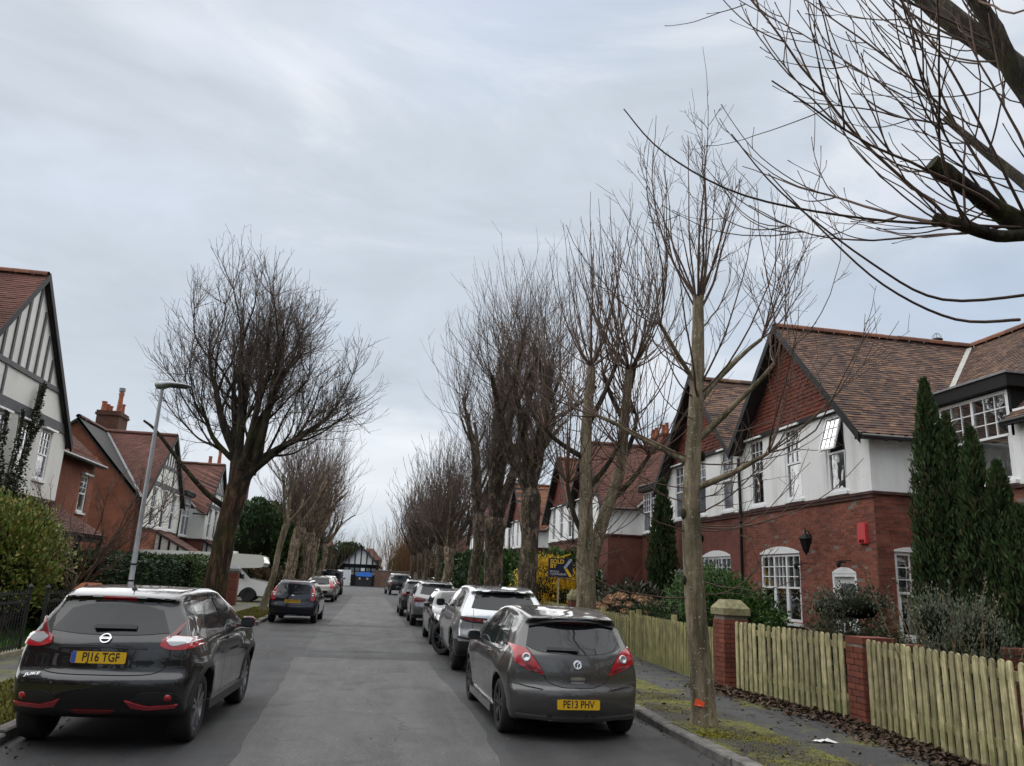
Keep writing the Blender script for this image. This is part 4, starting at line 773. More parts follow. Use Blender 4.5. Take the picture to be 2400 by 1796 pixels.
# left gardens
bush('variegated_bush', 'yellow-green leafy bush behind the railings at the left edge', 'bush', (-7.7, 18.2, .1), [(0, 0, 1.2, .9, 1.7, 1.1), (.2, 1.6, 1.2, .7, 1.0, .9), (-.1, -.6, 2.0, .75, 1.2, .75), (.1, .6, 2.1, .6, 1.0, .6)], 17000, .085, L_OLIVE, rp, .6, 20)
bush('garden_bush', 'dark low bush behind the terracotta-capped pillar', 'bush', (-7.6, 20.6, .1), [(0, 0, .7, .9, 1.6, .7), (.1, 1.8, .8, .8, 1.2, .8)], 7000, .07, L_DARK, rp); bush('garden_bush', 'brownish-green bush among the bare shrub stems on the left', 'bush', (-8.2, 23.0, .1), [(0, 0, .85, .9, 1.6, .85), (-.3, -2.2, .8, .8, 1.2, .8)], 6000, .07, L_OLIVE, rp)
def hedge(label, x, y0, y1, w, h, n, mat, rng, core=CORE):
    root = thing('hedge', label, 'hedge', (x, y0, .1), 0); L = y1-y0; f = rng.random(n); C = np.stack([rng.uniform(-w/2, w/2, n), rng.uniform(0, L, n), rng.uniform(.05, h, n)], -1); a = np.array([L*h, L*h, L*w, w*h, w*h]); q = rng.choice(5, n, p=a/a.sum()); nr = np.array([(-1, 0, 0), (1, 0, 0), (0, 0, 1), (0, -1, 0), (0, 1, 0)])[q]
    for k, (i, v) in enumerate(((0, -w/2), (0, w/2), (2, h), (1, 0), (1, L))): C[q == k, i] = v
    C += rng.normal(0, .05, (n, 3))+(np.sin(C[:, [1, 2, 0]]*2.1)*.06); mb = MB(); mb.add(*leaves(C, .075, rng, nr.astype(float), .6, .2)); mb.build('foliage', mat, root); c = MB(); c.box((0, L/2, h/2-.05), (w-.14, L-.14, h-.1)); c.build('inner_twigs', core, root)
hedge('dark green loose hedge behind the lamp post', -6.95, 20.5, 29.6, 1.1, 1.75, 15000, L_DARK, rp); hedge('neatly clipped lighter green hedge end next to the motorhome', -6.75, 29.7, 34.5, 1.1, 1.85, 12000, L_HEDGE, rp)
def bare_shrub():
    rng = np.random.default_rng(4); root = thing('bare_shrub', 'pale-stemmed bare shrub fanning out above the terracotta-capped pillar', 'shrub', (-6.55, 19.4, .1)); mb = MB(); mb.tube([(0, 0, 0), (.02, 0, .7), (.08, 0, 1.3)], [.07, .06, .055], 8); mb.build('trunk', B_GREY, root, True); n = 17; az = rng.uniform(0, 6.28, n); D = np.stack([np.cos(az)*.9, np.sin(az)*.5, rng.uniform(.3, 1.3, n)], -1); z = rng.uniform(.5, 1.35, n); p, r = grow(np.stack([.08*z/1.3, np.zeros(n), z], -1), D, rng.uniform(1.6, 3.6, n), rng.uniform(.016, .03, n), .006, 9, rng, .03, .09); m = MB(); add(m, (p, r), 6); s, d, _, _ = kids(p, r, 9, rng, .2, 1., (.4, .9), .1); p2, r2 = grow(s, d, rng.uniform(.4, 1.1, len(s)), .008, .004, 7, rng, .03, .1); add(m, (p2, r2), 4); s, d, _, _ = kids(p2, r2, 5, rng, .2, 1., (.4, .9), .05); p3, r3 = grow(s, d, rng.uniform(.15, .45, len(s)), .0045, .003, 4, rng, .0, .12); add(m, (p3, r3), 3); m.build('branches', B_SHOOT, root, True)
bare_shrub()
def climber():
    rng = np.random.default_rng(9); root = thing('climbing_plant', 'dark ivy-like climber with two thick arms on the white gable wall', 'climber', (-9.88, 22.9, 0)); m = MB(); lv = MB()
    for path in ([(0, -.1, 2.8), (.02, .0, 3.8), (.02, .1, 4.7), (.02, .0, 5.6)], [(0, .15, 3.2), (.03, .5, 4.0), (.03, .75, 4.9), (.02, 1.3, 5.6)], [(0, -.3, 3), (.02, -.7, 4.2), (.02, -.9, 5.4)], [(.01, .7, 5.2), (.01, .9, 6.0), (.01, 1.0, 6.6)]):
        q = catmull(path, 8); m.tube(q, np.linspace(.035, .008, len(q)), 6); i = rng.integers(0, len(q), 900); t = i/len(q); lv.add(*leaves(q[i]+rng.normal(0, 1, (900, 3))*np.array([.03, .1, .1])*(1.4-t)[:, None]+[.05, 0, 0], .06, rng, np.tile([[1., 0, 0]], (900, 1)), .8))
    i = rng.integers(0, 700, 700); lv.add(*leaves(np.stack([rng.uniform(.0, .25, 1500), rng.normal(.15, .45, 1500), rng.normal(3.35, .35, 1500)], -1), .07, rng, None, .8)); m.build('stems', B_BROWN, root, True); lv.build('foliage', L_IVY, root)
climber()
for x, y, h, r, m, lb in ((-7.3, 52, 5.6, 1.6, L_DARK, 'tall dark evergreen behind the motorhome'), (-7.2, 56, 5.5, 2.4, L_MID, 'mid-green evergreen tree behind the leaning pollards'), (-8.5, 62, 6.5, 3.0, L_DARK, 'dark evergreen farther along the left gardens'), (-6.6, 71, 4.6, 2.0, L_MID, 'bright green bush by the far left kerb'), (-7.0, 79, 5.5, 2.6, L_DARK, 'dark evergreen bush near the white gate'), (-3.5, 118, 5.6, 3.2, L_DARK, 'rounded evergreen behind the timbered garage'), (6.0, 112, 5.5, 2.8, L_OLIVE, 'olive shrub behind the patched brick wall'), (-16, 110, 8, 4, L_DARK, 'dark trees beyond the left end of the street')):
    bush('garden_bush', lb, 'bush', (x, y, .05), [(0, 0, h*.5, r, r, h*.5), (-.4*r, .5*r, h*.4, r*.75, r*.8, h*.4), (.3*r, -.5*r, h*.6, r*.65, r*.6, h*.36), (.1, .2, h*.75, r*.5, r*.55, h*.24)], int(1200*r*h/2.2), .15+y*.0013, m, rp, .55, 8)
bush('garden_bush', 'brown leafless undergrowth behind the motorhome bonnet', 'bush', (-7.2, 49.5, .05), [(0, 0, .8, 1.6, 2, .9), (1, 2.5, .8, 1.2, 1.6, .8)], 4000, .14, L_BROWN, rp)
def osier(label, loc, h, w, n, mat, rng, wob=.05):
    root = thing('bare_thicket', label, 'thicket', loc, 0, 'leafless thickets beyond the street end'); P = np.column_stack([rng.normal(0, w, (n, 2)), np.zeros(n)]); D = np.column_stack([P[:, :2]*.12/w, np.ones(n)]); m = MB(); p, r = grow(P, D, h*rng.uniform(.55, 1.1, n), .03, .012, 7, rng, .02, wob); add(m, (p, r), 3); s, d, _, _ = kids(p, r, 3, rng, .3, 1., (.2, .6), .2); add(m, grow(s, d, h*rng.uniform(.1, .3, len(s)), .014, .009, 5, rng, .03, .08), 3); m.build('branches', mat, root, True)
OS_M = plain('osier_orange', (.22, .115, .055), .8, var=.3, island=.4); OB = plain('thicket_brown', (.10, .07, .045), .85, var=.3, island=.4)
osier('orange-brown osier stems above the patched brick wall', (4.6, 104.5, 0), 8.2, 1.0, 240, OS_M, rp); osier('grey-brown bare thicket right of the osier', (9.5, 106, 0), 8.5, 2.6, 330, OB, rp); osier('wide bare thicket behind the darker end wall', (19, 108, 0), 8, 4.5, 420, OB, rp); osier('bare twiggy growth behind the left end of the street', (-9, 110, 0), 6.5, 4, 300, OB, rp); osier('dim bare treeline far beyond the garage', (6, 165, 0), 9, 16, 500, OB, rp, .08)
def far_tree(label, loc, h, rng): pollard(loc, label, h, rng, M2, .28, 2.6, 6, (h*.3, h*.5), .35, 260, (h*.15, h*.32), 900, .014, group='bare trees beyond the street end')
far_tree('round-crowned bare tree behind the brick wall at the street end', (9.5, 120, 0), 11, rp); far_tree('bare tree right of the far osier', (17, 112, 0), 10, rp); far_tree('bare tree behind the white gate', (-9, 122, 0), 10, rp)
bush('garden_bush', 'evergreen mass closing the street behind the viewer', 'bush', (0, -48, 0), [(-14, 0, 4, 10, 3, 4.5), (0, -4, 4, 9, 3, 4), (14, 0, 4, 10, 3, 5)], 6000, .5, L_DARK, rp, .6, 0)
# ------------------------------------------------------------------ houses
def brick_mat(name, stops, grime=.0, rough=.85):
    t = NT(name); p = t.pos(); c = t.ramp(t.rand(), stops); f = t.noise(p, 1.6, 6, .6, .5)
    c = t.mix(1., c, t.ramp(f, [(.3, (.72,)*3), (.7, (1.15,)*3)]), 'MULTIPLY'); c = t.mix(1., c, t.ramp(t.noise(p, 45, 4), [(.3, (.85,)*3), (.7, (1.12,)*3)]), 'MULTIPLY')
    if grime: c = t.mix(t.rng(t.noise(t.n('ShaderNodeMapping', {0: p, 3: (1, 1, .35)}).outputs[0], .9, 5, .6), .5, .68, 0, grime), c, (.035, .028, .026))
    t.set(Base_Color=c, Roughness=rough, Specular_IOR_Level=.25); t.bump(t.noise(p, 60, 4), .3, .006); return t.m
def brick_tex(name, stops, mortar, grime=.3):
    """far walls: brickwork as colour and relief, laid along (x+y, z)"""
    t = NT(name); p = t.pos(); s = t.n('ShaderNodeSeparateXYZ', {0: p}); v = t.n('ShaderNodeCombineXYZ', {0: t.math('ADD', s.outputs[0], s.outputs[1]), 1: s.outputs[2]}).outputs[0]
    b = t.n('ShaderNodeTexBrick', {'Vector': v, 'Color1': stops[0][1], 'Color2': stops[-1][1], 'Mortar': mortar, 'Scale': 1., 'Mortar Size': .006, 'Brick Width': .225, 'Row Height': .075})
    c = t.mix(1., b.outputs['Color'], t.ramp(t.noise(p, .8, 6, .65), [(.3, (.6,)*3), (.7, (1.15,)*3)]), 'MULTIPLY'); t.set(Base_Color=c, Roughness=.88, Specular_IOR_Level=.2); t.bump(t.math('SUBTRACT', 1., b.outputs['Fac']), .5, .006); return t.m
RS = [(0, (.165, .055, .040)), (.35, (.235, .080, .054)), (.7, (.285, .098, .064)), (1, (.20, .070, .052))]; OS = [(0, (.27, .085, .045)), (.5, (.34, .115, .06)), (1, (.22, .07, .045))]
BR_N = brick_mat('brick_dark_red', RS, .35); BR_P = brick_mat('brick_pillar', [(0, (.15, .048, .032)), (.5, (.23, .075, .048)), (1, (.17, .06, .045))], .35)
MORTAR = plain('mortar', (.19, .155, .13), .95, var=.25, bump=.4); MORTAR2 = plain('mortar_pale', (.22, .20, .18), .95, var=.25, bump=.4)
BT_R = brick_tex('brick_far_red', RS, (.12, .09, .08)); BT_O = brick_tex('brick_far_orange', OS, (.26, .15, .11))
def render_mat(name, col, dirt=.42):
    t = NT(name); p = t.pos(); st = t.noise(t.n('ShaderNodeMapping', {0: p, 3: (1.4, 1.4, .3)}).outputs[0], 1.3, 6, .6); c = t.mix(t.rng(st, .48, .72, 0, dirt), col, (.42, .40, .34))
    t.set(Base_Color=c, Roughness=.92, Specular_IOR_Level=.15); t.bump(t.noise(p, 22, 6, .7), .55, .03); return t.m
RENDER = render_mat('white_render', (.87, .87, .855)); RENDER_O = render_mat('cream_render', (.80, .79, .74), .35)
WHITE = plain('white_paint', (.80, .80, .80), .35, var=.05); BLACK = plain('black_paint', (.009, .009, .010), .65, var=.25, spec=.3); TIMBER = plain('grey_timber', (.085, .085, .088), .7, var=.2, bump=.3); SOFFIT = plain('soffit_dark', (.03, .027, .025), .8)
LEAD = plain('lead_flashing', (.20, .205, .21), .6, var=.25); PIPE = plain('black_pipe', (.012, .012, .012), .35); STONE_Y = plain('sandstone_mossy', (.24, .22, .12), .9, var=.4, scale=14, bump=.5); TERRA = plain('terracotta', (.35, .115, .055), .8, var=.25, bump=.3)
def tile_mat(name, stops, moss=.25):
    t = NT(name); p = t.pos(); c = t.ramp(t.rand(), stops); c = t.mix(1., c, t.ramp(t.noise(p, .7, 6, .65), [(.3, (.62,)*3), (.7, (1.2,)*3)]), 'MULTIPLY')
    c = t.mix(t.rng(t.noise(p, 3.5, 6, .7), .56, .68, 0, moss), c, (.10, .095, .06)); t.set(Base_Color=c, Roughness=.85, Specular_IOR_Level=.3); t.bump(t.noise(p, 50, 4), .3, .006); return t.m
TILE_N = tile_mat('tile_weathered', [(0, (.07, .046, .042)), (.3, (.145, .086, .064)), (.55, (.25, .145, .095)), (.8, (.10, .066, .056)), (1, (.165, .115, .095))], .4)
TILE_R = tile_mat('tile_red', [(0, (.10, .046, .037)), (.4, (.155, .068, .052)), (.75, (.13, .056, .045)), (1, (.185, .086, .064))], .2); TILE_O = tile_mat('tile_orange_brown', [(0, (.17, .075, .045)), (.5, (.25, .105, .06)), (1, (.13, .065, .048))], .25); TILE_G = tile_mat('tile_hung_red', [(0, (.13, .036, .024)), (.5, (.19, .054, .034)), (1, (.105, .034, .026))], 0)
def glass_mat():
    t = NT('window_glass'); nt = t.t; tr = t.n('ShaderNodeBsdfTransparent', {0: (.72, .75, .77, 1)}); gl = t.n('ShaderNodeBsdfGlossy', {0: (1, 1, 1, 1), 1: .015}); fr = t.n('ShaderNodeFresnel', {0: 1.62})
    bp = t.n('ShaderNodeBump', {'Height': t.noise(t.pos(), 1.8, 2), 'Strength': .12, 'Distance': .05}); t.link(bp.outputs[0], gl.inputs['Normal'])
    f = t.math('ADD', t.math('MULTIPLY', fr.outputs[0], 1.7), .14); m = t.n('ShaderNodeMixShader', {0: f, 1: tr.outputs[0], 2: gl.outputs[0]}); t.link(m.outputs[0], t.out.inputs[0]); return t.m
GLZ = glass_mat(); DARKIN = plain('dark_interior', (.075, .07, .065), .9, var=.4, scale=2); NET = plain('net_curtain', (.55, .54, .50), .9, var=.15, scale=8); BLIND_SKY = plain('pale_blind', (.42, .44, .42), .8); DRAPE = plain('grey_curtain', (.16, .17, .16), .9, var=.3, scale=8)
GLZ_FAR = plain('far_window_glass', (.10, .11, .13), .06, var=.5, scale=3, spec=.8)
def wall(F, a0, a1, z0, z1, holes, mat, name, parent, rev=.12, b=0.):
    xs = sorted({a0, a1, *[q for h in holes for q in h[:2] if a0 < q < a1]}); zs = sorted({z0, z1, *[q for h in holes for q in h[2:4] if z0 < q < z1]}); mb = MB()
    for i in range(len(xs)-1):
        for j in range(len(zs)-1):
            xm, zm = (xs[i]+xs[i+1])/2, (zs[j]+zs[j+1])/2
            if any(h[0] < xm < h[1] and h[2] < zm < h[3] for h in holes): continue
            mb.add([F(xs[i], b, zs[j]), F(xs[i+1], b, zs[j]), F(xs[i+1], b, zs[j+1]), F(xs[i], b, zs[j+1])], [[0, 1, 2, 3]])
    for h in holes:
        p = [(max(h[0], a0), max(h[2], z0)), (min(h[1], a1), max(h[2], z0)), (min(h[1], a1), min(h[3], z1)), (max(h[0], a0), min(h[3], z1))]
        for k in range(4):
            q, r = p[k], p[(k+1) % 4]; mb.add([F(q[0], b, q[1]), F(r[0], b, r[1]), F(r[0], b-rev, r[1]), F(q[0], b-rev, q[1])], [[0, 1, 2, 3]])
    return mb.build(name, mat, parent)
def lay_bricks(house, part, F, a0, a1, z0, z1, holes, mat, loc, nmax=300, jit=.003, seed=0):
    rng = np.random.default_rng(seed); C, X, Y, Z = [], [], [], []; rows = int((z1-z0)/.075); g = .005; full = []
    ea = np.array(F(1, 0, 0))-np.array(F(0, 0, 0)); eb = np.array(F(0, 1, 0))-np.array(F(0, 0, 0))
    for r in range(rows):
        z = z0+(r+.5)*.075; iv = [(a0, a1)]
        for h in holes:
            if h[2]-.01 < z < h[3]+.01: iv = [q for s, e in iv for q in ((s, min(e, h[0])), (max(s, h[1]), e)) if q[1]-q[0] > .03]
        off = .1125*(r % 2)
        for s, e in iv:
            k = math.floor((s-a0-off)/.225)
            while True:
                b0 = a0+off+k*.225; b1 = b0+.225; k += 1
                if b0 >= e: break
                b0, b1 = max(b0, s), min(b1, e)
                if b1-b0 < .03: continue
                C.append(np.array(F((b0+b1)/2, -.02+rng.normal(0, jit), z))+loc); X.append(ea*((b1-b0)/2-g)); Y.append(eb*.026); Z.append((0, 0, .0375-g)); full.append(b1-b0 > .2)
    pieces(part, 'brick', C, X, Y, Z, mat, nmax=nmax, stuff='brickwork')
TILE_B = (np.array([(-1, -1, 1), (1, -1, 1), (1, 1, 1), (-1, 1, 1), (-1, -1, -1), (1, -1, -1)], float), np.array([[0, 1, 2, 3], [4, 5, 1, 0], [4, 0, 3, 3], [5, 2, 1, 1]]))
TILE_B = (np.array([(-1, -1, 1), (1, -1, 1), (1, 1, -.6), (-1, 1, -.6), (-1, -1, -1), (1, -1, -1), (1, 1, -1), (-1, 1, -1)], float), CUBE_F[:0])
TILE_B = (TILE_B[0], np.array([[0, 1, 2, 3], [4, 5, 1, 0], [4, 0, 3, 7], [5, 6, 2, 1]]))
def lay_tiles(part, poly, mat, loc, tw=.17, gauge=.105, nmax=0, seed=0, rise=.011, jit=.004, nrm=None, lift=.012):
    """tiles over a flat convex 3D polygon: poly[0]->poly[1] is the eaves line (part space)"""
    rng = np.random.default_rng(seed); P = np.array(poly, float); o = P[0]; ex = P[1]-P[0]; ex /= np.linalg.norm(ex); n = np.cross(ex, P.mean(0)-P[0])
    n /= np.linalg.norm(n); ref = np.array(nrm if nrm is not None else (0, 0, 1.))
    if n @ ref < 0: n = -n
    ey = np.cross(n, ex)
    if ey @ (P.mean(0)-o) < 0: ey = -ey
    q = np.stack([(P-o) @ ex, (P-o) @ ey], -1); sgn = np.sign(sum(q[i, 0]*q[(i+1) % len(q), 1]-q[(i+1) % len(q), 0]*q[i, 1] for i in range(len(q))))
    C, X, Y, Z = [], [], [], []; rows = int(q[:, 1].max()/gauge)+1
    for r in range(rows):
        y = (r+.5)*gauge; lo, hi = -1e9, 1e9; ok = True
        for i in range(len(q)):
            (ax, ay), (bx, by) = q[i], q[(i+1) % len(q)]; ex_, ey_ = (bx-ax)*sgn, (by-ay)*sgn
            if abs(by-ay) < 1e-6: 
                if (ex_*(y-ay)) < 0: ok = False
                continue
            x = ax+(bx-ax)*(y-ay)/(by-ay)
            if ey_ > 0: hi = min(hi, x)
            else: lo = max(lo, x)
        if not ok or hi-lo < .05: continue
        k = np.arange(math.floor(lo/tw)-1, math.ceil(hi/tw)+1); x0 = np.clip(k*tw+(tw/2 if r % 2 else 0), lo, hi); x1 = np.clip((k+1)*tw+(tw/2 if r % 2 else 0), lo, hi); m = x1-x0 > .03
        if tw > 1.5: x0, x1, m = np.array([lo]), np.array([hi]), np.array([True])
        xc, hw = (x0+x1)[m]/2, (x1-x0)[m]/2-.002
        N = len(xc); rot = rng.normal(0, jit*2.5, N); li = lift+rng.normal(0, jit*.5, N)
        C.append(o+xc[:, None]*ex+y*ey+li[:, None]*n); X.append(hw[:, None]*(ex+rot[:, None]*n)); Y.append(np.tile(ey*gauge*.56, (N, 1))); Z.append(np.tile(n*rise, (N, 1)))
    if not C: return
    C, X, Y, Z = map(np.concatenate, (C, X, Y, Z)); pieces(part, 'tile', C+loc, X, Y, Z, mat, base=TILE_B, nmax=nmax, stuff='tiling')
def arch_poly(a0, a1, z0, z1, rise, n=8):
    t = np.linspace(0, 1, n); return [(a0, z0), (a1, z0)]+[(a1+(a0-a1)*x, z1+rise*4*x*(1-x)) for x in t]
def window(h, F, a0, a1, z0, z1, b=0., cols=3, rows=3, lower=1, split=.5, lights=1, arch=0., near=True, inner=None, sill=True, hood=False, opened=False, mat=WHITE, fw=.075, lab=None, depth=.07):
    """a sash window: top sash of cols x rows panes over lower sash; lights = casements side by side"""
    mb = MB(); bx = lambda p, q, r, s, b0=-.06, b1=-.0: mb.add([F(x, y, z) for x in (p, q) for y in (b+b0-depth*.4, b+b1-depth*.4) for z in (r, s)], CUBE_F)
    bx(a0, a0+fw, z0, z1); bx(a1-fw, a1, z0, z1); bx(a0+fw, a1-fw, z1-fw, z1); bx(a0+fw, a1-fw, z0, z0+fw*1.2); zm = z0+(z1-z0)*split; panes = []
    w_ = (a1-a0-2*fw)/lights
    for l in range(lights):
        l0, l1 = a0+fw+l*w_, a0+fw+(l+1)*w_
        if l: bx(l0-.035, l0+.035, z0+fw*1.2, z1-fw, -.06, .005)
        p0, p1 = l0+(.035 if l else 0), l1-(.035 if l < lights-1 else 0)
        tops = []
        if split < .98: bx(p0, p1, zm-.025, zm+.025, -.05, .012)
        c = cols if lights == 1 else (3 if l == 1 else 2) if lights == 3 else cols
        if not opened:
            bars = [(p0+(p1-p0)*i/c) for i in range(1, c)]; zr = [zm+.025+(z1-fw-zm-.025)*j/rows for j in range(1, rows)]
            for x in bars: bx(x-.011, x+.011, zm+.025, z1-fw, -.045, -.005)
            for z in zr: bx(p0, p1, z-.011, z+.011, -.047, -.007)
            if near:
                xs = [p0]+bars+[p1]; zs = [zm+.025]+zr+[z1-fw]
                panes += [(xs[i], xs[i+1], zs[j], zs[j+1]) for i in range(c) for j in range(rows)]
            else: panes.append((p0, p1, zm+.025, z1-fw))
        if split < .98: bx(p0, p0+.03, z0+fw*1.2, zm-.025, -.05, .004); bx(p1-.03, p1, z0+fw*1.2, zm-.025, -.05, .004)
        if split > .02: panes.append((p0, p1, z0+fw*1.2, zm-.025))
    if hood: mb.add([F(x, y, z) for x in (a0-.08, a1+.08) for y in (b-.02, b+.14) for z in (z1, z1+.055)], CUBE_F)
    o = mb.build('window', mat, h)
    if lab: o['label'] = lab
    for i, p in enumerate(panes):
        pm = MB(); yb = b-.032-depth*.4; pm.add([F(p[0], yb, p[2]), F(p[1], yb, p[2]), F(p[1], yb, p[3]), F(p[0], yb, p[3])], [[0, 1, 2, 3]]); pm.build('pane', GLZ if near else GLZ_FAR, o)
    if opened:                                                      # top sash hinged out at its head
        om = MB(); hh = z1-fw-zm; ang = .30; wd = a1-a0-2*fw; pz = lambda x, t, k: F(a0+fw+x*wd, b+math.sin(ang)*t*hh+k*math.cos(ang)-.02, z1-fw-math.cos(ang)*t*hh+k*math.sin(ang))
        def ob(x0, x1, t0, t1, k0=-.02, k1=.02): om.add([pz(x, t, k) for x in (x0, x1) for t in (t0, t1) for k in (k0, k1)], CUBE_F)
        ob(0, .09, 0, 1); ob(.91, 1, 0, 1); ob(.09, .91, 0, .07); ob(.09, .91, .93, 1)
        for i in range(1, cols): ob(.09+.82*i/cols-.012, .09+.82*i/cols+.012, .07, .93, -.012, .012)
        for j in range(1, rows): ob(.09, .91, .07+.86*j/rows-.012, .07+.86*j/rows+.012, -.014, .014)
        s = om.build('open_sash', mat, o, label='top sash swung open outwards')
        pm = MB(); pm.add([pz(.09, .07, 0), pz(.91, .07, 0), pz(.91, .93, 0), pz(.09, .93, 0)], [[0, 1, 2, 3]]); pm.build('pane', GLZ, o)
    if sill: sm = MB(); sm.add([F(x, y, z) for x in (a0-.06, a1+.06) for y in (b-.06, b+.07) for z in (z0-.075, z0-.003)], CUBE_F); sm.build('sill', mat, o)
    if arch:
        am = MB(); am.prism(arch_poly(a0, a1, z1+.002, z1+.04, arch), b-.02, b+.02, lambda x, z, t: F(x, t, z)); am.build('arch_panel', mat, o)
    if near:
        rm = MB(); yb = b-.5; rm.add([F(a0, yb, z0), F(a1, yb, z0), F(a1, yb, z1), F(a0, yb, z1), F(a0, b-.13, z0), F(a1, b-.13, z0), F(a1, b-.13, z1), F(a0, b-.13, z1)], [[0, 1, 2, 3], [0, 1, 5, 4], [3, 2, 6, 7], [0, 3, 7, 4], [1, 2, 6, 5]]); rm.build('room', DARKIN, o)
        if inner:
            cm = MB()
            for q0, q1, zz0, zz1, m in inner:
                n = 22; xs = np.linspace(a0+(a1-a0)*q0, a0+(a1-a0)*q1, n); P = np.array([[F(x, b-.2+.02*math.sin(i*1.9), z) for z in (z0+(z1-z0)*zz0, z0+(z1-z0)*zz1)] for i, x in enumerate(xs)]); cm.grid(P); mt = m
            cm.build('curtain', mt, o, True)
    return o
def roof_slab(part_name, polys, mat, parent, th=.1):
    mb = MB()
    for P in polys:
        P = np.array(P, float); n = np.cross(P[1]-P[0], P[2]-P[0]); n /= np.linalg.norm(n); n = n if n[2] > 0 else -n; k = len(P); V = np.concatenate([P, P-n*th]); mb.add(V, [list(range(k)), list(range(2*k-1, k-1, -1))]+[[i, (i+1) % k, k+(i+1) % k, k+i] for i in range(k)])
    return mb.build(part_name, mat, parent)
def ridge(part, a, b, mat, loc, n=None, r=.13, nmax=60):
    a, b = np.array(a, float), np.array(b, float); L = np.linalg.norm(b-a); n = n or max(2, int(L/.45)); t = (b-a)/L; sd = np.cross(t, (0, 0, 1)); sd /= np.linalg.norm(sd); up = np.cross(sd, t)
    an = np.linspace(-.3, math.pi+.3, 7); mb = MB(); pr = [(-math.cos(q), math.sin(q)*.85) for q in an]
    P = np.array([[(x, -1, z), (x, 1, z)] for x, z in pr]); mb.grid(P); me = mb.mesh('ridge_tile', mat, True)
    for i in range(n):
        o = link('ridge_tile', me, part); c = a+(b-a)*(i+.5)/n; m = Matrix.Identity(4)
        for q in range(3): m[q][0], m[q][1], m[q][2], m[q][3] = sd[q]*r, t[q]*L/n*.5*.985, up[q]*r, c[q]+(RNG.normal(0, .004) if q == 2 else 0)
        o.matrix_basis = m
def house(label, xf, y0, s, side, det, ul=-3.0, ur=3.25, eave=3.55, zr=8.88, sl=1.034, wing=7.05, wd=1.7, tile=TILE_N, wallm=None, brickm=None, rend=RENDER, style='tile', zb=4.02, zg=6.15, group=None, wins=None, gf=True, nmax=200, side_full=False, wing_brick=False, seed=1, xr=5.8, csl=.82, oh=.42, wz=None, wwins=None):
    H = thing('house', label, 'house', (xf, y0, 0), 0, group); loc = np.array([xf, y0, 0]); near = det >= 2
    F0 = lambda a, b, z: (side*(-b), s*a, z); FS = lambda a, b, z: (side*a, s*(ur+b), z); FW = lambda a, b, z: (side*(wd-b), s*a, z)
    T = lambda u, d, z: (side*d, s*u, z); wallm = wallm or (MORTAR if near else BT_R); Zg = lambda u: zr-sl*abs(u)
    wins = wins or [(-2.45, -1.6), (-.42, .43), (1.55, 2.38)]
    gfw = [(-2.05, .05, .95, 2.72)] if gf else []; door = [(1.5, 2.45, .15, 2.2)] if gf else []; sw = [(.42, 1.2, .85, 2.7)] if near and not side_full else []
    # lower storey
    lw = wall(F0, ul, ur, 0, zb, gfw+door, wallm, 'wall', H); sd_ = wall(FS, 0, wd, 0, zb, sw, wallm, 'wall', H)
    if near:
        lay_bricks(H, lw, F0, ul, ur, .15, zb-.02, gfw+door, brickm or BR_N, loc, nmax=int(nmax*.5), seed=seed); lay_bricks(H, sd_, FS, 0, wd, .15, zb-.02, sw, brickm or BR_N, loc, nmax=int(nmax*.7), seed=seed+1)
    # upper storey, render
    w0, w1 = wz or (zb+.09, zg-.1); up_h = [(a, b, w0, w1) for a, b in wins]; hg = (zr-zg)/sl-.05; k0, k1 = max(ul, -hg), min(ur, hg); us = wall(F0, k0, k1, zb+.0, zg, up_h, rend, 'upper_wall', H, b=.035)
    mb = MB(); mb.add([F0(k0, .035, zg), F0(k1, .035, zg), F0(k1, .035, Zg(k1)-.06), F0(0, .035, zr-.08), F0(k0, .035, Zg(k0)-.06)], [[0, 1, 2, 3, 4]])
    cm = MB()
    for ka, kb in ((k0, ul), (k1, ur)):
        kb += math.copysign(.034, kb) if kb > 0 else 0
        if abs(kb) > abs(ka)+.01: cm = MB(); cm.add([F0(ka, .035, zb), F0(kb, .035, zb), F0(kb, .035, Zg(kb)-.1), F0(ka, .035, zg-.001)], [[0, 1, 2, 3]]); cm.build('upper_wall', rend, H)
    mb.build('gable_backing', rend if style == 'timber' else SOFFIT, us)
    if not side_full: wall(FS, -.035, wd, zb, 5.32, [], rend, 'upper_wall', H, b=.035)
    else:
        uw = (wing or ur)-.16; b2 = MB(); zq = lambda d: zr-csl*(xr-d)-.12; b2.add([T(uw, wd, 0), T(uw, xr+3, 0), T(uw, xr+3, zr-2.6), T(uw, xr, zq(xr)), T(uw, wd, zq(wd))], [[0, 1, 2, 3, 4]]); b2.build('side_wall', wallm, H)
        vb = MB(); vb.add([T((wing or ur)-q, d, z+k) for d, z in ((wd-.4, zq(wd-.4)), (xr, zq(xr))) for q in (0, .05) for k in (-.12, .1)], CUBE_F); vb.build('bargeboard', BLACK, H)
        wall(FS, -.0, wd, zb, Zg(ur), [], wallm, 'side_wall', H)
    sc = MB(); sc.add([F0(a, b, z) for a in (ul, ur+.06) for b in (-.02, .075) for z in (zb-.07, zb-.005)], CUBE_F); sc.add([F0(a, b, z) for a in (ul, ur+.04) for b in (-.02, .05) for z in (zb-.145, zb-.075)], CUBE_F)
    if not side_full: sc.add([FS(a, b, z) for a in (-.0, wd) for b in (-.02, .075) for z in (zb-.07, zb-.005)], CUBE_F)
    sc.build('string_course', plain('string_dark', (.075, .035, .03), .9, var=.35, bump=.5), H)
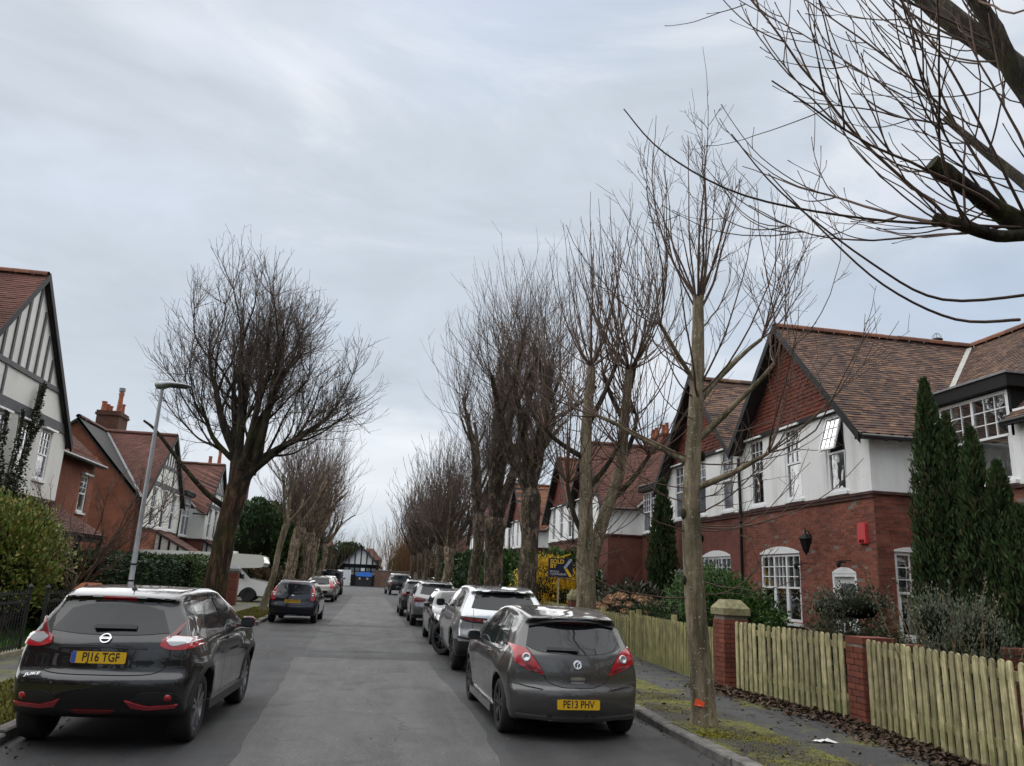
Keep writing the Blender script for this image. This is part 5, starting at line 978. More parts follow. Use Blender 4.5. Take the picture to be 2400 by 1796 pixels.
    for i, (a, b) in enumerate(wins):
        last = near and style == 'tile' and i == (len(wins)-1)
        window(H, F0, a, b, w0, w1, .035, 3 if near else 2, 3, near=near, hood=True, opened=last, inner=[(0, 1, .0, .5, BLIND_SKY)] if last else ([(.0, .3, 0, 1, NET), (.72, 1, 0, 1, NET)] if near else None), lab='window with its top sash swung open' if last else None)
    if gf:
        window(H, F0, -2.05, .05, .95, 2.72, 0., 3, 3, lights=3, arch=.16, near=near, inner=[(.02, .98, .45, 1, NET)] if near else None)
        dm = MB(); dm.add([F0(a, b, z) for a in (1.5, 2.45) for b in (-.16, -.1) for z in (.15, 2.2)], CUBE_F); d = dm.build('door', WHITE, H)
        fm = MB(); [fm.add([F0(a, b, z) for a in q[:2] for b in (-.12, .01) for z in q[2:]], CUBE_F) for q in ((1.5, 1.57, .15, 2.2), (2.38, 2.45, .15, 2.2), (1.57, 2.38, 2.13, 2.2))]; fm.prism(arch_poly(1.5, 2.45, 2.203, 2.23, .12), -.02, .02, lambda x, z, t: F0(x, t, z)); fm.build('door_frame', WHITE, d)
        pm = MB(); [pm.add([F0(a, b, z) for a in q[:2] for b in (-.1, -.085) for z in q[2:]], CUBE_F) for q in ((1.66, 1.93, .3, 1.0), (2.02, 2.29, .3, 1.0))]; pm.build('door_panel', WHITE, d); gm = MB(); gm.add([F0(a, b, z) for a in (1.7, 2.25) for b in (-.1, -.08) for z in (1.2, 1.98)], CUBE_F); gm.build('door_glass', GLZ_FAR, d)
    if sw: window(H, FS, .42, 1.2, .85, 2.7, 0., 2, 3, split=.52, near=True, arch=.07, inner=[(.5, .95, 0, 1, NET)])
    # gable covering
    gb = zg+.02
    if style == 'tile':
        g = MB(); hw = (zr-gb)/sl; g.add([F0(-min(hw, -ul if ul > -hw else hw), .04, gb), F0(min(hw, ur), .04, gb), F0(0, .04, zr-.1)], [[0, 1, 2]]); gp = g.build('tile_hung_gable', SOFFIT, H)
        a0, a1 = max(-hw, ul), min(hw, ur); poly = [F0(a0, .05, gb), F0(a1, .05, gb), F0(a1, .05, max(gb, Zg(a1)-.1)), F0(0, .05, zr-.25), F0(a0, .05, max(gb, Zg(a0)-.1))]
        lay_tiles(gp, poly, TILE_G, loc, .17 if det else .34, .11 if det else .2, 100 if near else 0, seed, .014, .006, (-side, 0, 0), .012)
        bm = MB(); bm.add([F0(a, b, z) for a in (max(ul, -hw+.1), min(ur+.08, hw-.08)) for b in (.02, .12) for z in (gb-.12, gb-.0)], CUBE_F); bm.build('gable_beam', BLACK, H)
    else:
        for (a, b_, z0, z1) in [(ul, ur, zg-.02, zg+.26), (ul, ur, zg+1.08, zg+1.22)]:
            u1 = min(ur, (zr-z0)/sl-.05); u0 = max(ul, -u1); bm = MB(); bm.add([F0(a, b, z) for a in (u0, u1) for b in (.02, .085) for z in (z0, z1)], CUBE_F); bm.build('timber_beam', TIMBER, H)
        for i in range(13):
            u = ul+.5+i*(ur-ul-1)/12; zt = Zg(u)-.28
            if zt > zg+1.4: bm = MB(); bm.add([F0(a, b, z) for a in (u-.055, u+.055) for b in (.02, .075) for z in (zg+1.22, zt)], CUBE_F); bm.build('timber_stud', TIMBER, H)
        for u in (-1.1, 1.1): bm = MB(); bm.add([F0(a, b, z) for a in (u-.05, u+.05) for b in (.02, .07) for z in (zg+.26, zg+1.08)], CUBE_F); bm.build('timber_stud', TIMBER, H)
    # roof
    O = -oh; e = eave; zc = lambda d: zr-csl*(xr-d); de = wd-.32; ue = (zr-zc(de))/sl
    S = [T(e, O, Zg(e)), T(ue if wing else e, de if wing else xr, Zg(ue if wing else e)), T(0, xr, zr), T(0, O, zr)]; ln = -ul if ul > -3.2 and side == 1 else e; Np = [T(-ln, O, Zg(ln)), T(-ln, xr, Zg(ln)), T(0, xr, zr), T(0, O, zr)]
    Cp = [T(wing, de, zc(de)), T(ue, de, zc(de)), T(0, xr, zr), T(wing, xr, zr)] if wing else None; back = [T(wing or 0, xr, zr), T(-ln, xr, zr), T(-ln, xr+4, zr-3.4), T(wing or 0, xr+4, zr-3.4)]
    Cs = [Cp] if Cp else []
    if wing and wwins is None:                                      # the slope is cut round the dormer
        q0, q1, dd_ = max(3.46, ue+.02), 5.56, xr-(zr-6.27)/csl
        Cs = [[T(q0, de, zc(de)), T(ue, de, zc(de)), T(0, xr, zr), T(q0, xr, zr)], [T(q1, dd_, zc(dd_)), T(q0, dd_, zc(dd_)), T(q0, xr, zr), T(q1, xr, zr)], [T(wing, de, zc(de)), T(q1, de, zc(de)), T(q1, xr, zr), T(wing, xr, zr)]]
    rf = roof_slab('roof', [p for p in (S, Np, *Cs, back) if p], SOFFIT, H); tw = .17 if near else (.3 if det == 1 else 9); gg = .105 if near else .12 if det == 1 else .16
    lay_tiles(rf, S, tile, loc, tw, gg, int(nmax*.6) if near else 0, seed)
    lay_tiles(rf, Np, tile, loc, tw if det < 2 else .3, gg, 0, seed+1)
    for k_, c_ in enumerate(Cs): lay_tiles(rf, c_, tile, loc, tw, gg, int(nmax*.13) if near else 0, seed+2+k_)
    ridge(rf, T(0, O, zr+.03), T(0, xr, zr+.03), TILE_O if near else tile, loc)
    if wing: ridge(rf, T(0, xr, zr+.03), T(wing, xr, zr+.03), TILE_O if near else tile, loc); vm = MB(); a, b = np.array(T(ue, de, zc(de)+.05)), np.array(T(0, xr, zr+.05)); vm.beam(a, b, .13, .05); vm.build('valley_flashing', plain('valley_lime', (.42, .41, .37), .8) if near else LEAD, rf)
    bg = MB(); 
    for sg, ee in ((1, e), (-1, ln)): bg.beam(T(0, O-.03, zr-.06), T(sg*ee, O-.03, Zg(ee)-.06), .05, .24, (1, 0, 0)) if False else bg.add([T(sg*u, O-q, z) for u, z in ((0, zr), (ee, Zg(ee))) for q in (0, .05) for z in (z-.2, z+.05)], CUBE_F)
    bg.build('bargeboard', BLACK, H); gt = MB(); gt.tube([T(e+.05, O, Zg(e)-.02), T(e+.05, de if wing else xr, Zg(e)-.02)], .06, 8)
    gt.build('gutter', PIPE, H, True); gt = MB()
    if wing: gt.tube([T(ue if wwins is not None else 5.62, de-.05, zc(de)-.02), T(wing, de-.05, zc(de)-.02)], .06, 8)
    if gt.c: gt.build('gutter', PIPE, H, True)
    dp = MB(); dp.tube([T(ul+.0, -.12, Zg(ln)-.15), T(ul+.0, -.1, zb+.2), T(ul+.0, -.1, 0.1)], .045, 8); dp.build('drainpipe', PIPE, H, True)
    if wing and wwins is not None:
        wall(FW, ur, wing, 0, zc(wd)+.1, [q[:4] for q in wwins], wallm, 'wing_wall', H)
        for q in wwins: window(H, FW, *q[:4], .0, q[4], q[5], near=near, inner=[(0, 1, 0, .5, NET)], hood=True)
    elif wing:
        dz0, dz1 = zb+.1, 6.0; du = (3.5, 5.5); gw = [(4.5, 6.1, .7, 2.55)]
        ww = wall(FW, ur, wing, 0, zb, gw, wallm, 'wall', H)
        if near: lay_bricks(H, ww, FW, ur, wing, .15, zb-.02, gw, brickm or BR_N, loc, nmax=int(nmax*.3), seed=seed+3)
        wall(FW, ur, wing, zb, zc(de)+.3, [(du[0], du[1], dz0, dz1)], wallm if wing_brick else rend, 'upper_wall', H, b=.03)
        sc = MB(); sc.add([FW(a, b, z) for a in (ur, wing) for b in (-.02, .075) for z in (zb-.07, zb-.005)], CUBE_F); sc.build('string_course', MATS['string_dark'], H)
        window(H, FW, du[0], du[1], dz0, dz1, .06, 3, 3, lights=2, near=near, inner=[(.0, 1, 0, .48, BLIND_SKY), (0, .2, .5, 1, NET)] if near else None); window(H, FW, 4.5, 6.1, .7, 2.55, 0, 2, 3, lights=2, near=near, arch=.12, inner=[(0, 1, .3, 1, NET)] if near else None)  # dormer's pale lower blind is added, standing in for sky reflected in the panes
        dm = MB(); dm.add([FW(a, b, z) for a in (du[0]-.08, du[1]+.08) for b in (-2.2, .04) for z in (dz1+.0, dz1+.02)], CUBE_F); dm.add([FW(a, b, z) for a in (du[0]-.22, du[1]+.22) for b in (-1.9, .22) for z in (dz1+.02, dz1+.28)], CUBE_F)
        for a in (du[0]-.04, du[1]+.04): dm.add([FW(q, b, z) for q in (a-.035, a+.035) for b in (-1.6, .03) for z in (dz0+.9, dz1)], CUBE_F)
        dd = dm.build('dormer', BLACK, H); lt = MB(); lt.add([FW(a, b, z) for a in (du[0]-.26, du[1]+.26) for b in (-1.9, .26) for z in (dz1+.283, dz1+.33)], CUBE_F); lt.build('dormer_roof', LEAD, dd)
    return H, T, F0, FS, FW, loc
# right-hand row: pairs of halves mirrored about their party wall
lab = ['nearest right-hand house with tile-hung gable, open top sash and black wall lantern', 'gabled house behind the young tree trunk, sharing a valley with the lantern house', 'tile-hung gabled house with a black-bracketed dormer, beyond the small cypress spire', 'orange-roofed tile-hung gabled house above the sold board', 'gabled house seen between the two stoutest pollard trunks on the right', 'far white-rendered gabled house behind the right-hand pollards', 'distant brown-roofed gabled house at the end of the right row', 'last gabled house of the right row near the brick wall']
G = 'gabled houses along the right-hand row'
hs = [(18.95, -1, 2), (24.95, 1, 1), (39.05, -1, 1), (45.06, 1, 1), (59.15, -1, 0), (65.16, 1, 0), (79.2, -1, 0), (85.2, 1, 0)]
for i, (y, s, det) in enumerate(hs):
    r = house(lab[i], 11., y, s, 1, det, tile=TILE_N if i < 2 else (TILE_O if i in (3, 4) else TILE_R), group=G, seed=10+i*5)
    if i == 0: NEAR = r
    if i in (3, 5, 7, 2):
        H, T = r[0], r[1]; cm = MB(); x, y_, z = T(-2.2, 5.0, 0); cm.box((x, y_, 8.9), (.7, 1.0, 2.2)); cm.box((x, y_, 10.05), (.82, 1.12, .12)); ch = cm.build('chimney', BT_R, H); pm = MB(); [pm.lathe([(.13, 0), (.1, .6), (.13, .62), (.1, .64)], (x, y_+q, 10.1), 10) for q in (-.28, .28)]; pm.build('chimney_pots', TERRA, ch, True)
def near_details():
    H, T, F0, FS, FW, loc = NEAR
    lm = MB(); c = np.array(F0(.95, .34, 2.98)); lm.lathe([(.0, .30), (.015, .26), (.03, .24), (.02, .2), (.1, .14), (.19, .06), (.2, .045)], c, 6); lm.lathe([(.06, -.27), (.075, -.25), (.15, .045), (.155, .045)], c, 6); lm.lathe([(.0, -.37), (.02, -.33), (.06, -.27)], c, 6)
    for q in range(6): a = q*math.pi/3; lm.beam(c+[.07*math.cos(a), .07*math.sin(a), -.25], c+[.155*math.cos(a), .155*math.sin(a), .045], .014, .014)
    lm.tube([c+[0, 0, .2], c+[0, 0, .33]], .012, 6); w0 = np.array(F0(.62, .0, 3.05)); lm.tube(catmull([c+[0, 0, .22], (c+w0)/2+[0, 0, .22], w0+[-.02, 0, .1]], 5), .016, 6); lm.box(w0, (.05, .1, .22))
    L = lm.build('wall_lantern', BLACK, H, True, 30); gm = MB(); gm.lathe([(.065, -.245), (.145, .04)], c, 6); gm.build('lantern_glass', LCLEAR, L)
    am = MB(); am.prism([(2.72, 2.86), (3.0, 2.86), (3.0, 3.3), (2.96, 3.33), (2.76, 3.33), (2.72, 3.3)], .01, .09, lambda a, z, t: F0(a, t, z)); t = NT('alarm_red'); t.set(Base_Color=(.55, .05, .055), Roughness=.4); ab = am.build('alarm_box', t.m, H); sm = MB(); sm.prism([(2.78, 2.88), (2.94, 2.88), (2.94, 2.95), (2.78, 2.95)], .09, .105, lambda a, z, t: F0(a, t, z)); sm.build('strobe_lens', DRED, ab)
    bm = MB()
    for a, z in ((.15, 2.42), (2.05, 2.45)): p = np.array(F0(a, 0, z)); bm.tube([p, p+[-.2, 0, .02]], .012, 5); bm.lathe([(0, -.12), (.04, -.1), (.06, 0), (.02, .02)], p+[-.18, 0, 0], 8); bm.tube([p+[-.02, -.25, .05], p+[-.03, .25, .05]], .01, 5)
    bm.build('wall_bracket', BLACK, H, True)
    vp = MB(); c = np.array(T(-.35, 5.0, 8.55)); vp.lathe([(.15, 0), (.13, .42), (.17, .44), (.17, .47), (.13, .49), (.17, .52), (.17, .55), (.13, .57), (.16, .6), (.16, .63), (.1, .66)], c, 14); v = vp.build('chimney_pot', plain('pot_dark', (.045, .035, .032), .8), H, True, 40); cg = MB()
    for q in range(4): a = q*math.pi/4; th = np.linspace(0, math.pi, 9); cg.tube([c+[.13*math.cos(t)*math.cos(a), .13*math.cos(t)*math.sin(a), .66+.16*math.sin(t)] for t in th], .006, 4)
    cg.build('wire_balloon', LEAD, v)
    fm = MB()
    for d in (1.6, 2.3): p = np.array(T(-.5, d, 8.75)); fm.lathe([(.16, 0), (.02, .25), (0, .3)], p, 4)
    fm.build('roof_vent', LEAD, H)
    rb = MB()
    for i in range(5): d = 1.1-i*.35; rb.add([T(u, q, z) for u in (3.2, 3.55) for q in (d-.03, d+.03) for z in (5.18, 5.3)], CUBE_F)
    rb.build('rafter_feet', BLACK, H, kind='stuff')
near_details()
# left-hand row
GL = 'houses along the left-hand row'
TILE_L = TILE_R
L1 = house('white-rendered house with grey timbered gable and climber at the left edge', -10., 22.95, 1, -1, 2, ul=-3.6, ur=3.7, eave=3.9, zr=9.65, sl=1.12, wing=8.6, wd=.55, tile=TILE_L, wallm=BT_O, brickm=brick_mat('brick_orange', OS, .1), rend=RENDER_O, style='timber', zb=3.5, zg=5.62, wz=(4.0, 5.5), wins=[(-1.3, -.5), (.3, 1.12), (1.84, 2.62)], gf=False, group=GL, nmax=0, seed=70, xr=5.5, csl=.85, oh=.15, wwins=[(3.8, 4.85, 3.95, 5.45, 3, 3), (7.3, 8.05, 3.4, 4.75, 2, 3)])
L2 = house('brick-sided house with cream timbered gable facing the road, behind the lamp post', -11., 43.6, -1, -1, 1, ul=-3.5, ur=3.5, eave=3.9, zr=8.4, sl=.9, wing=4.1, wd=.3, tile=TILE_L, wallm=BT_O, rend=RENDER_O, style='timber', zb=3.4, zg=5.5, wins=[(-2.4, -1.6), (-.4, .4), (1.6, 2.4)], gf=False, group=GL, seed=80, xr=3.4, csl=1.08, oh=.2, wwins=[], side_full=True)
L3 = house('farther cream timber-gabled house with a white upper window bay on the left', -11., 57.8, -1, -1, 0, ul=-3.5, ur=3.5, eave=3.9, zr=8.7, sl=.95, wing=7.4, wd=1.0, tile=TILE_L, wallm=BT_R, rend=RENDER_O, style='timber', zb=3.4, zg=5.5, wins=[(-2.4, -1.6), (-.4, .4), (1.6, 2.4)], gf=False, group=GL, seed=90, xr=4.4, csl=.9, oh=.2)
def left_extras():
    H, T, F0, FS, FW, loc = L1; P = [T(-3.6, -1.45, 2.5), T(4.7, -1.45, 2.5), T(4.7, .4, 3.5), T(-3.6, .4, 3.5)]; rf = roof_slab('porch_roof', [P], SOFFIT, H); lay_tiles(rf, P, TILE_L, loc, .17, .11, 0, 71)
    pm = MB()
    for u in (-3.4, -.6, 1.2, 2.6, 4.5): pm.add([T(u+q, -1.3+k, z) for q in (-.06, .06) for k in (-.06, .06) for z in (0, 2.45)], CUBE_F)
    pm.add([T(u, -1.3+k, z) for u in (-3.6, 4.7) for k in (-.06, .06) for z in (2.28, 2.46)], CUBE_F); pm.build('porch_frame', BLACK, H)
    for u in (-2.8, .0, 1.6, 3.2): window(H, lambda a, b, z: F0(a, b+.0, z), u, u+1.1, .9, 2.3, .02, 3, 3, near=False)
    for (h, zt) in ((L2, 3.2), (L3, 3.2)):
        H, T, F0, FS, FW, loc = h
        for u in ((.4, 2.9), (-3.3, -.8)) if h is L3 else ((-2.2, .6),):
            P = [T(u[0], -1.9, 2.35), T(u[1], -1.9, 2.35), T(u[1], 0, zt+.15), T(u[0], 0, zt+.15)]; rf = roof_slab('porch_roof', [P], SOFFIT, H); lay_tiles(rf, P, TILE_L, loc, 9, .12, 0, 5)
            sm = MB()
            for uu in (u[1]-.15,): sm.add([T(uu, -1.75, 2.3), T(uu, 0, 2.3), T(uu, 0, zt)], [[0, 1, 2]])
            sm.build('porch_side', RENDER_O, H); tm = MB()
            for k in range(4): d = -1.6+k*.45; tm.add([T(u[1]-.15+q, d+w_, z) for q in (-.04, .06) for w_ in (-.05, .05) for z in (2.2, 2.4+(1.9+d)*.42)], CUBE_F)
            tm.add([T(u[1]-.15+q, d, z) for q in (-.04, .07) for d in (-1.8, 0) for z in (2.22, 2.34)], CUBE_F); tm.add([T(u[1]-.15+q, d, z) for q in (-.06, .06) for d in (-1.8, -1.68) for z in (0, 2.3)], CUBE_F); tm.build('porch_frame', BLACK, H)
    def stack(h, c, dims, npots, brick=BT_R, base=0.):
        x, y, z0, z1 = c; loc = h[5]; m = MB(); q = np.array([x, y, 0])-loc; m.box(q+[0, 0, (z0+z1)/2], (*dims, z1-z0)); m.box(q+[0, 0, z1-.05], (dims[0]+.14, dims[1]+.14, .14)); m.box(q+[0, 0, z1+.08], (dims[0]+.06, dims[1]+.06, .12)); ch = m.build('chimney', brick, h[0])
        for k in range(npots):
            p = MB(); hh = (.55, 1.15, .5, .6, .5)[k % 5]; p.lathe([(.15, 0), (.12, hh*.8), (.15, hh*.9), (.15, hh), (.11, hh)], q+[-dims[0]*.3+dims[0]*.6*(k % 2), -dims[1]*.36+dims[1]*.72*k/max(1, npots-1), z1+.12], 12); o = p.build('chimney_pot', TERRA, ch, True, 40)
        m = MB(); m.lathe([(.11, 0), (.11, .1), (.17, .1), (.17, .3), (.0, .32)], q+[dims[0]*.3, -dims[1]*.36+dims[1]*.72/max(1, npots-1), z1+1.25], 12); m.build('chimney_cowl', LEAD, ch, True, 40)
    stack(L2, (-15.0, 46.0, 6.0, 9.7), (1.2, 1.5), 5, brick_tex('brick_sooty', [(0, (.10, .045, .032)), (1, (.15, .06, .04))], (.08, .07, .06)))
    stack(L3, (-12.5, 62.5, 6.5, 9.2), (.9, .9), 2); stack(L3, (-11.5, 70, 0, 9.6), (1.1, 1.1), 2)
left_extras()
# houses of the same street behind the viewer (they show in the car windows and paint)
for x, y, s_, sd in ((11., 4.8, 1, 1), (11., -1.2, -1, 1), (11., -15.3, 1, 1), (11., -21.3, -1, 1), (-10.5, 6.5, -1, -1), (-10.5, -8, 1, -1), (-10.5, -21, -1, -1)):
    house('house farther back along the street, mirrored in the car windows', x, y, s_, sd, 0, tile=TILE_R, group='houses behind the viewer', seed=200+int(y), style='tile' if sd > 0 else 'timber')
# ------------------------------------------------------------------ fences, pillars, lamps, sign, motorhome, street end
PICK = plain('picket_wood', (.47, .42, .235), .85, var=.38, scale=7, bump=.45, bscale=30, island=.38); PICK2 = plain('picket_wood_green', (.34, .31, .145), .88, var=.35, scale=4, bump=.35, island=.3)
def picket_mesh(w, h, th, round_=True):
    a = np.linspace(0, math.pi, 7); top = [(w/2*math.cos(t), h-w/2+w/2*math.sin(t)) for t in a] if round_ else [(w/2, h-.07), (w*.1, h), (-w*.1, h), (-w/2, h-.07)]
    mb = MB(); mb.prism([(-w/2, 0), (w/2, 0)]+top, -th/2, th/2, lambda x, z, t: (t, x, z)); return mb.mesh('picket', PICK if round_ else PICK2)
def picket_fence(label, a, b, n, h, w=.078, round_=True, posts=(), rails=(.28, .86), z=.085, dip=None, group='picket fences along the right pavement', mats=None):
    a, b = np.array(a), np.array(b); root = thing('picket_fence', label, 'fence', (a[0], a[1], z), 0, group); d = b-a; L = np.linalg.norm(d); t = d/L; ang = math.atan2(d[1], d[0])-math.pi/2; me = picket_mesh(w, h, .02, round_); nx = np.array([-t[1], t[0]]); nx = nx if nx[0] < 0 else -nx
    for i in range(n):
        p = d*(i+.5)/n; o = link('picket', me, root); o.location = (p[0]+nx[0]*.03, p[1]+nx[1]*.03, RNG.normal(0, .005)-.02); o.rotation_euler = (RNG.normal(0, .007), RNG.normal(0, .006), ang+RNG.normal(0, .03))
    for r in rails:
        mb = MB(); mb.beam((0, 0, h*r), (d[0], d[1], h*r), .04, .085); mb.build('rail', PICK2, root)
    for f in posts: mb = MB(); p = d*f-nx*.05; mb.box((p[0], p[1], (h+.08)/2), (.1, .1, h+.08), ang); mb.build('post', PICK2, root)
def pillar(label, c, w, h, cap='pyramid', z=.08, capm=None, brick=BR_P, nmax=90, name='gate_pillar', dims=None, rz=0., group=None, hcap=.14):
    root = thing(name, label, 'pillar', (*c, z), 0, group); dx, dy = dims or (w, w); core = MB(); core.box((0, 0, h/2), (dx-.03, dy-.03, h)); core.build('mortar_core', MORTAR, root); C, X, Y, Z = [], [], [], []; rng = np.random.default_rng(int(abs(c[1])*10)); rows = int(h/.077)
    for r in range(rows):
        z0 = (r+.5)*.077
        for (ax, hw, off) in ((0, dx, -dy/2), (0, dx, dy/2), (1, dy, -dx/2), (1, dy, dx/2)):
            n = max(1, round(hw/.225)); k = np.arange(n+1)-(.5 if r % 2 else 0)
            for q in k:
                b0, b1 = max(-hw/2, -hw/2+q*hw/n), min(hw/2, -hw/2+(q+1)*hw/n)
                if b1-b0 < .04: continue
                m = (b0+b1)/2; hl = (b1-b0)/2-.005; j = rng.normal(0, .003)
                if ax == 0: C.append((m, off*(1)-math.copysign(.024-abs(j), off), z0)); X.append((hl, 0, 0)); Y.append((0, .026, 0))
                else: C.append((off-math.copysign(.0245-abs(j), off), m, z0)); X.append((.026, 0, 0)); Y.append((0, hl, 0))
                Z.append((0, 0, .0335))
    C = np.array(C)+np.array([*c, z]); pieces(root, 'brick', C, X, Y, Z, brick, nmax=nmax, stuff='brickwork')
    if cap == 'pyramid':
        mb = MB(); e = .05; o = [(-1, -1), (1, -1), (1, 1), (-1, 1)]; V = []
        for k, (f, zz) in enumerate(((1, 0), (1.13, .01), (1.13, .12), (.62, .12+hcap))): V += [(a*dx/2*f, b*dy/2*f, h+zz) for a, b in o]
        mb.add(V, [[i+4*k, (i+1) % 4+4*k, (i+1) % 4+4*k+4, i+4*k+4] for k in range(3) for i in range(4)]+[[12, 13, 14, 15]]); mb.build('cap', capm or STONE_Y, root)
    elif cap == 'flat':
        for i in range(max(2, round(dx/.23))):
            n = max(2, round(dx/.23)); mb = MB(); mb.box((-dx/2+(i+.5)*dx/n, 0, h+.04), (dx/n-.008, dy+.02, .085)); mb.build('coping_brick', brick, root)
    return root
picket_fence('slim pointed picket fence behind the young tree trunk, farthest of the near fences', (6.36, 18.3), (6.12, 13.25), 52, 1.0, .058, False, (0., .5))
pillar('square brick gate pillar with mossy chamfered stone cap between two picket fences', (6.2, 12.98), .44, 1.22)
picket_fence('round-topped picket fence between the stone-capped pillar and the low brick pier', (6.12, 12.6), (6.44, 9.98), 21, 1.15)
pillar('low brick pier with brick coping between the two round-topped picket fences', (6.62, 9.72), .4, 1.04, 'flat', dims=(.5, .36), nmax=90)
picket_fence('round-topped picket fence nearest the camera at the right edge', (6.40, 9.45), (6.02, 5.6), 30, 1.13)
picket_fence('short-looking picket fence in front of the dried hydrangea', (6.4, 23.8), (6.4, 18.9), 40, .95, .06, False, (0, .5, 1.))
picket_fence('picket fence by the sold board and forsythia', (6.45, 33), (6.42, 24.8), 60, .95, .06, False, (0, .5))
pillar('small brick pillar with round mossy stone top near the sold board', (6.45, 24.3), .42, 1.1, nmax=40, hcap=.2)
pillar('brick garden wall running back from the low pier', (8.0, 9.72), .3, .95, 'flat', dims=(2.2, .24), nmax=60, name='garden_wall', z=.09)
# iron railings on the left
IRON = plain('black_iron', (.012, .012, .013), .5, var=.3)
def railing(label, a, b, n, h, z=.1, group='black iron railings along the left pavement'):
    a, b = np.array(a), np.array(b); d = b-a; root = thing('iron_railing', label, 'railing', (a[0], a[1], z), 0, group); mb = MB(); mb.lathe([(.009, 0), (.009, h), (.018, h+.01), (.004, h+.09)], (0, 0, 0), 6); me = mb.mesh('bar', IRON)
    for i in range(n): p = d*(i+.5)/n; o = link('bar', me, root); o.location = (p[0], p[1], .02)
    for zz in (.14, h-.1): mb = MB(); mb.beam((0, 0, zz), (d[0], d[1], zz), .012, .04); mb.build('rail', IRON, root)
    for f in (0, 1): p = d*f; mb = MB(); mb.box((p[0], p[1], h/2+.06), (.05, .05, h+.12)); mb.lathe([(.04, h+.12), (.045, h+.16), (0, h+.22)], (p[0], p[1], 0), 8); mb.build('post', IRON, root)
railing('black iron railing panel beside the near crossover, close to the left edge', (-5.95, 13.2), (-5.95, 15.6), 22, .98); railing('black iron railing panel ending at the terracotta-capped pillar', (-5.95, 16.4), (-5.9, 18.3), 18, .95); railing('black iron railing panel at the left edge of the picture', (-5.95, 10.4), (-5.95, 12.9), 22, .98)
mb = MB(); mb.box((-5.95, 14.3, .10), (.16, 8.2, .14)); o = mb.build('plinth', plain('plinth_stone', (.24, .21, .15), .9, var=.3, bump=.4)); tag(o, 'low mossy stone plinth under the iron railings', 'plinth')
pillar('terracotta-capped pillar at the end of the iron railings', (-5.95, 18.75), .48, .92, capm=TERRA, brick=brick_mat('brick_terracotta', [(0, (.28, .085, .04)), (1, (.36, .12, .06))]), nmax=40)
pillar('orange brick pillar cut off by the left edge of the picture', (-6.15, 13.0), .45, 1.1, capm=STONE_Y, brick=MATS.get('x') or brick_mat('brick_orange2', OS), nmax=60)
pillar('brick pillar with dark cap by the motorhome driveway', (-5.9, 36.6), .5, 1.45, capm=LEAD, nmax=60)
pillar('brick garden wall beside the motorhome, behind the large spreading tree', (-7.4, 36.6), .3, 1.15, 'flat', dims=(2.4, .24), nmax=40, name='garden_wall', brick=BR_P)
# lamp posts
GALV = plain('galvanised_steel', (.34, .35, .36), .45, .6, var=.15)
def lamp(label, x, y, h, lean=0., z=.08, head=True):
    root = thing('street_lamp', label, 'street lamp', (x, y, z), 0, 'street lamps'); mb = MB(); mb.tube([(0, 0, 0), (0, 0, 1.15), (0, 0, 1.2), (lean*h*.5, 0, h*.5), (lean*h, 0, h)], [.085, .085, .058, .05, .038], 14); mb.build('pole', GALV, root, True)
    for zz in (1.28, 1.62): bm = MB(); bm.lathe([(.06, -.018), (.062, .018)], (0, 0, zz), 14); bm.build('band', IRON, root)
    hx = lean*h; m = MB(); P = []
    for t, wd, zt, zb in ((-.16, .07, .10, -.0), (-.12, .11, .13, -.06), (.0, .13, .135, -.07), (.15, .15, .13, .0), (.4, .15, .11, .03), (.58, .11, .08, .03), (.63, .04, .06, .04)):
        P.append([(hx+t, wd*math.cos(a), h+.02+(zt+zb)/2+(zt-zb)/2*math.sin(a)) for a in np.linspace(0, 2*math.pi, 13)])
    m.grid(np.array(P)); m.build('lamp_head', GALV, root, True); g = MB(); g.box((hx+.32, 0, h+.04), (.4, .22, .02)); g.build('lamp_panel', PLASTIC, root)
lamp('grey galvanised street lamp with flat modern head, left side in front of the brick house', -4.95, 18.0, 5.5, .002)
lamp('thin distant street lamp pole on the right kerb', 4.5, 47, 6.2); lamp('thin distant street lamp pole on the left kerb near the off-roader', -4.6, 66, 5.2)
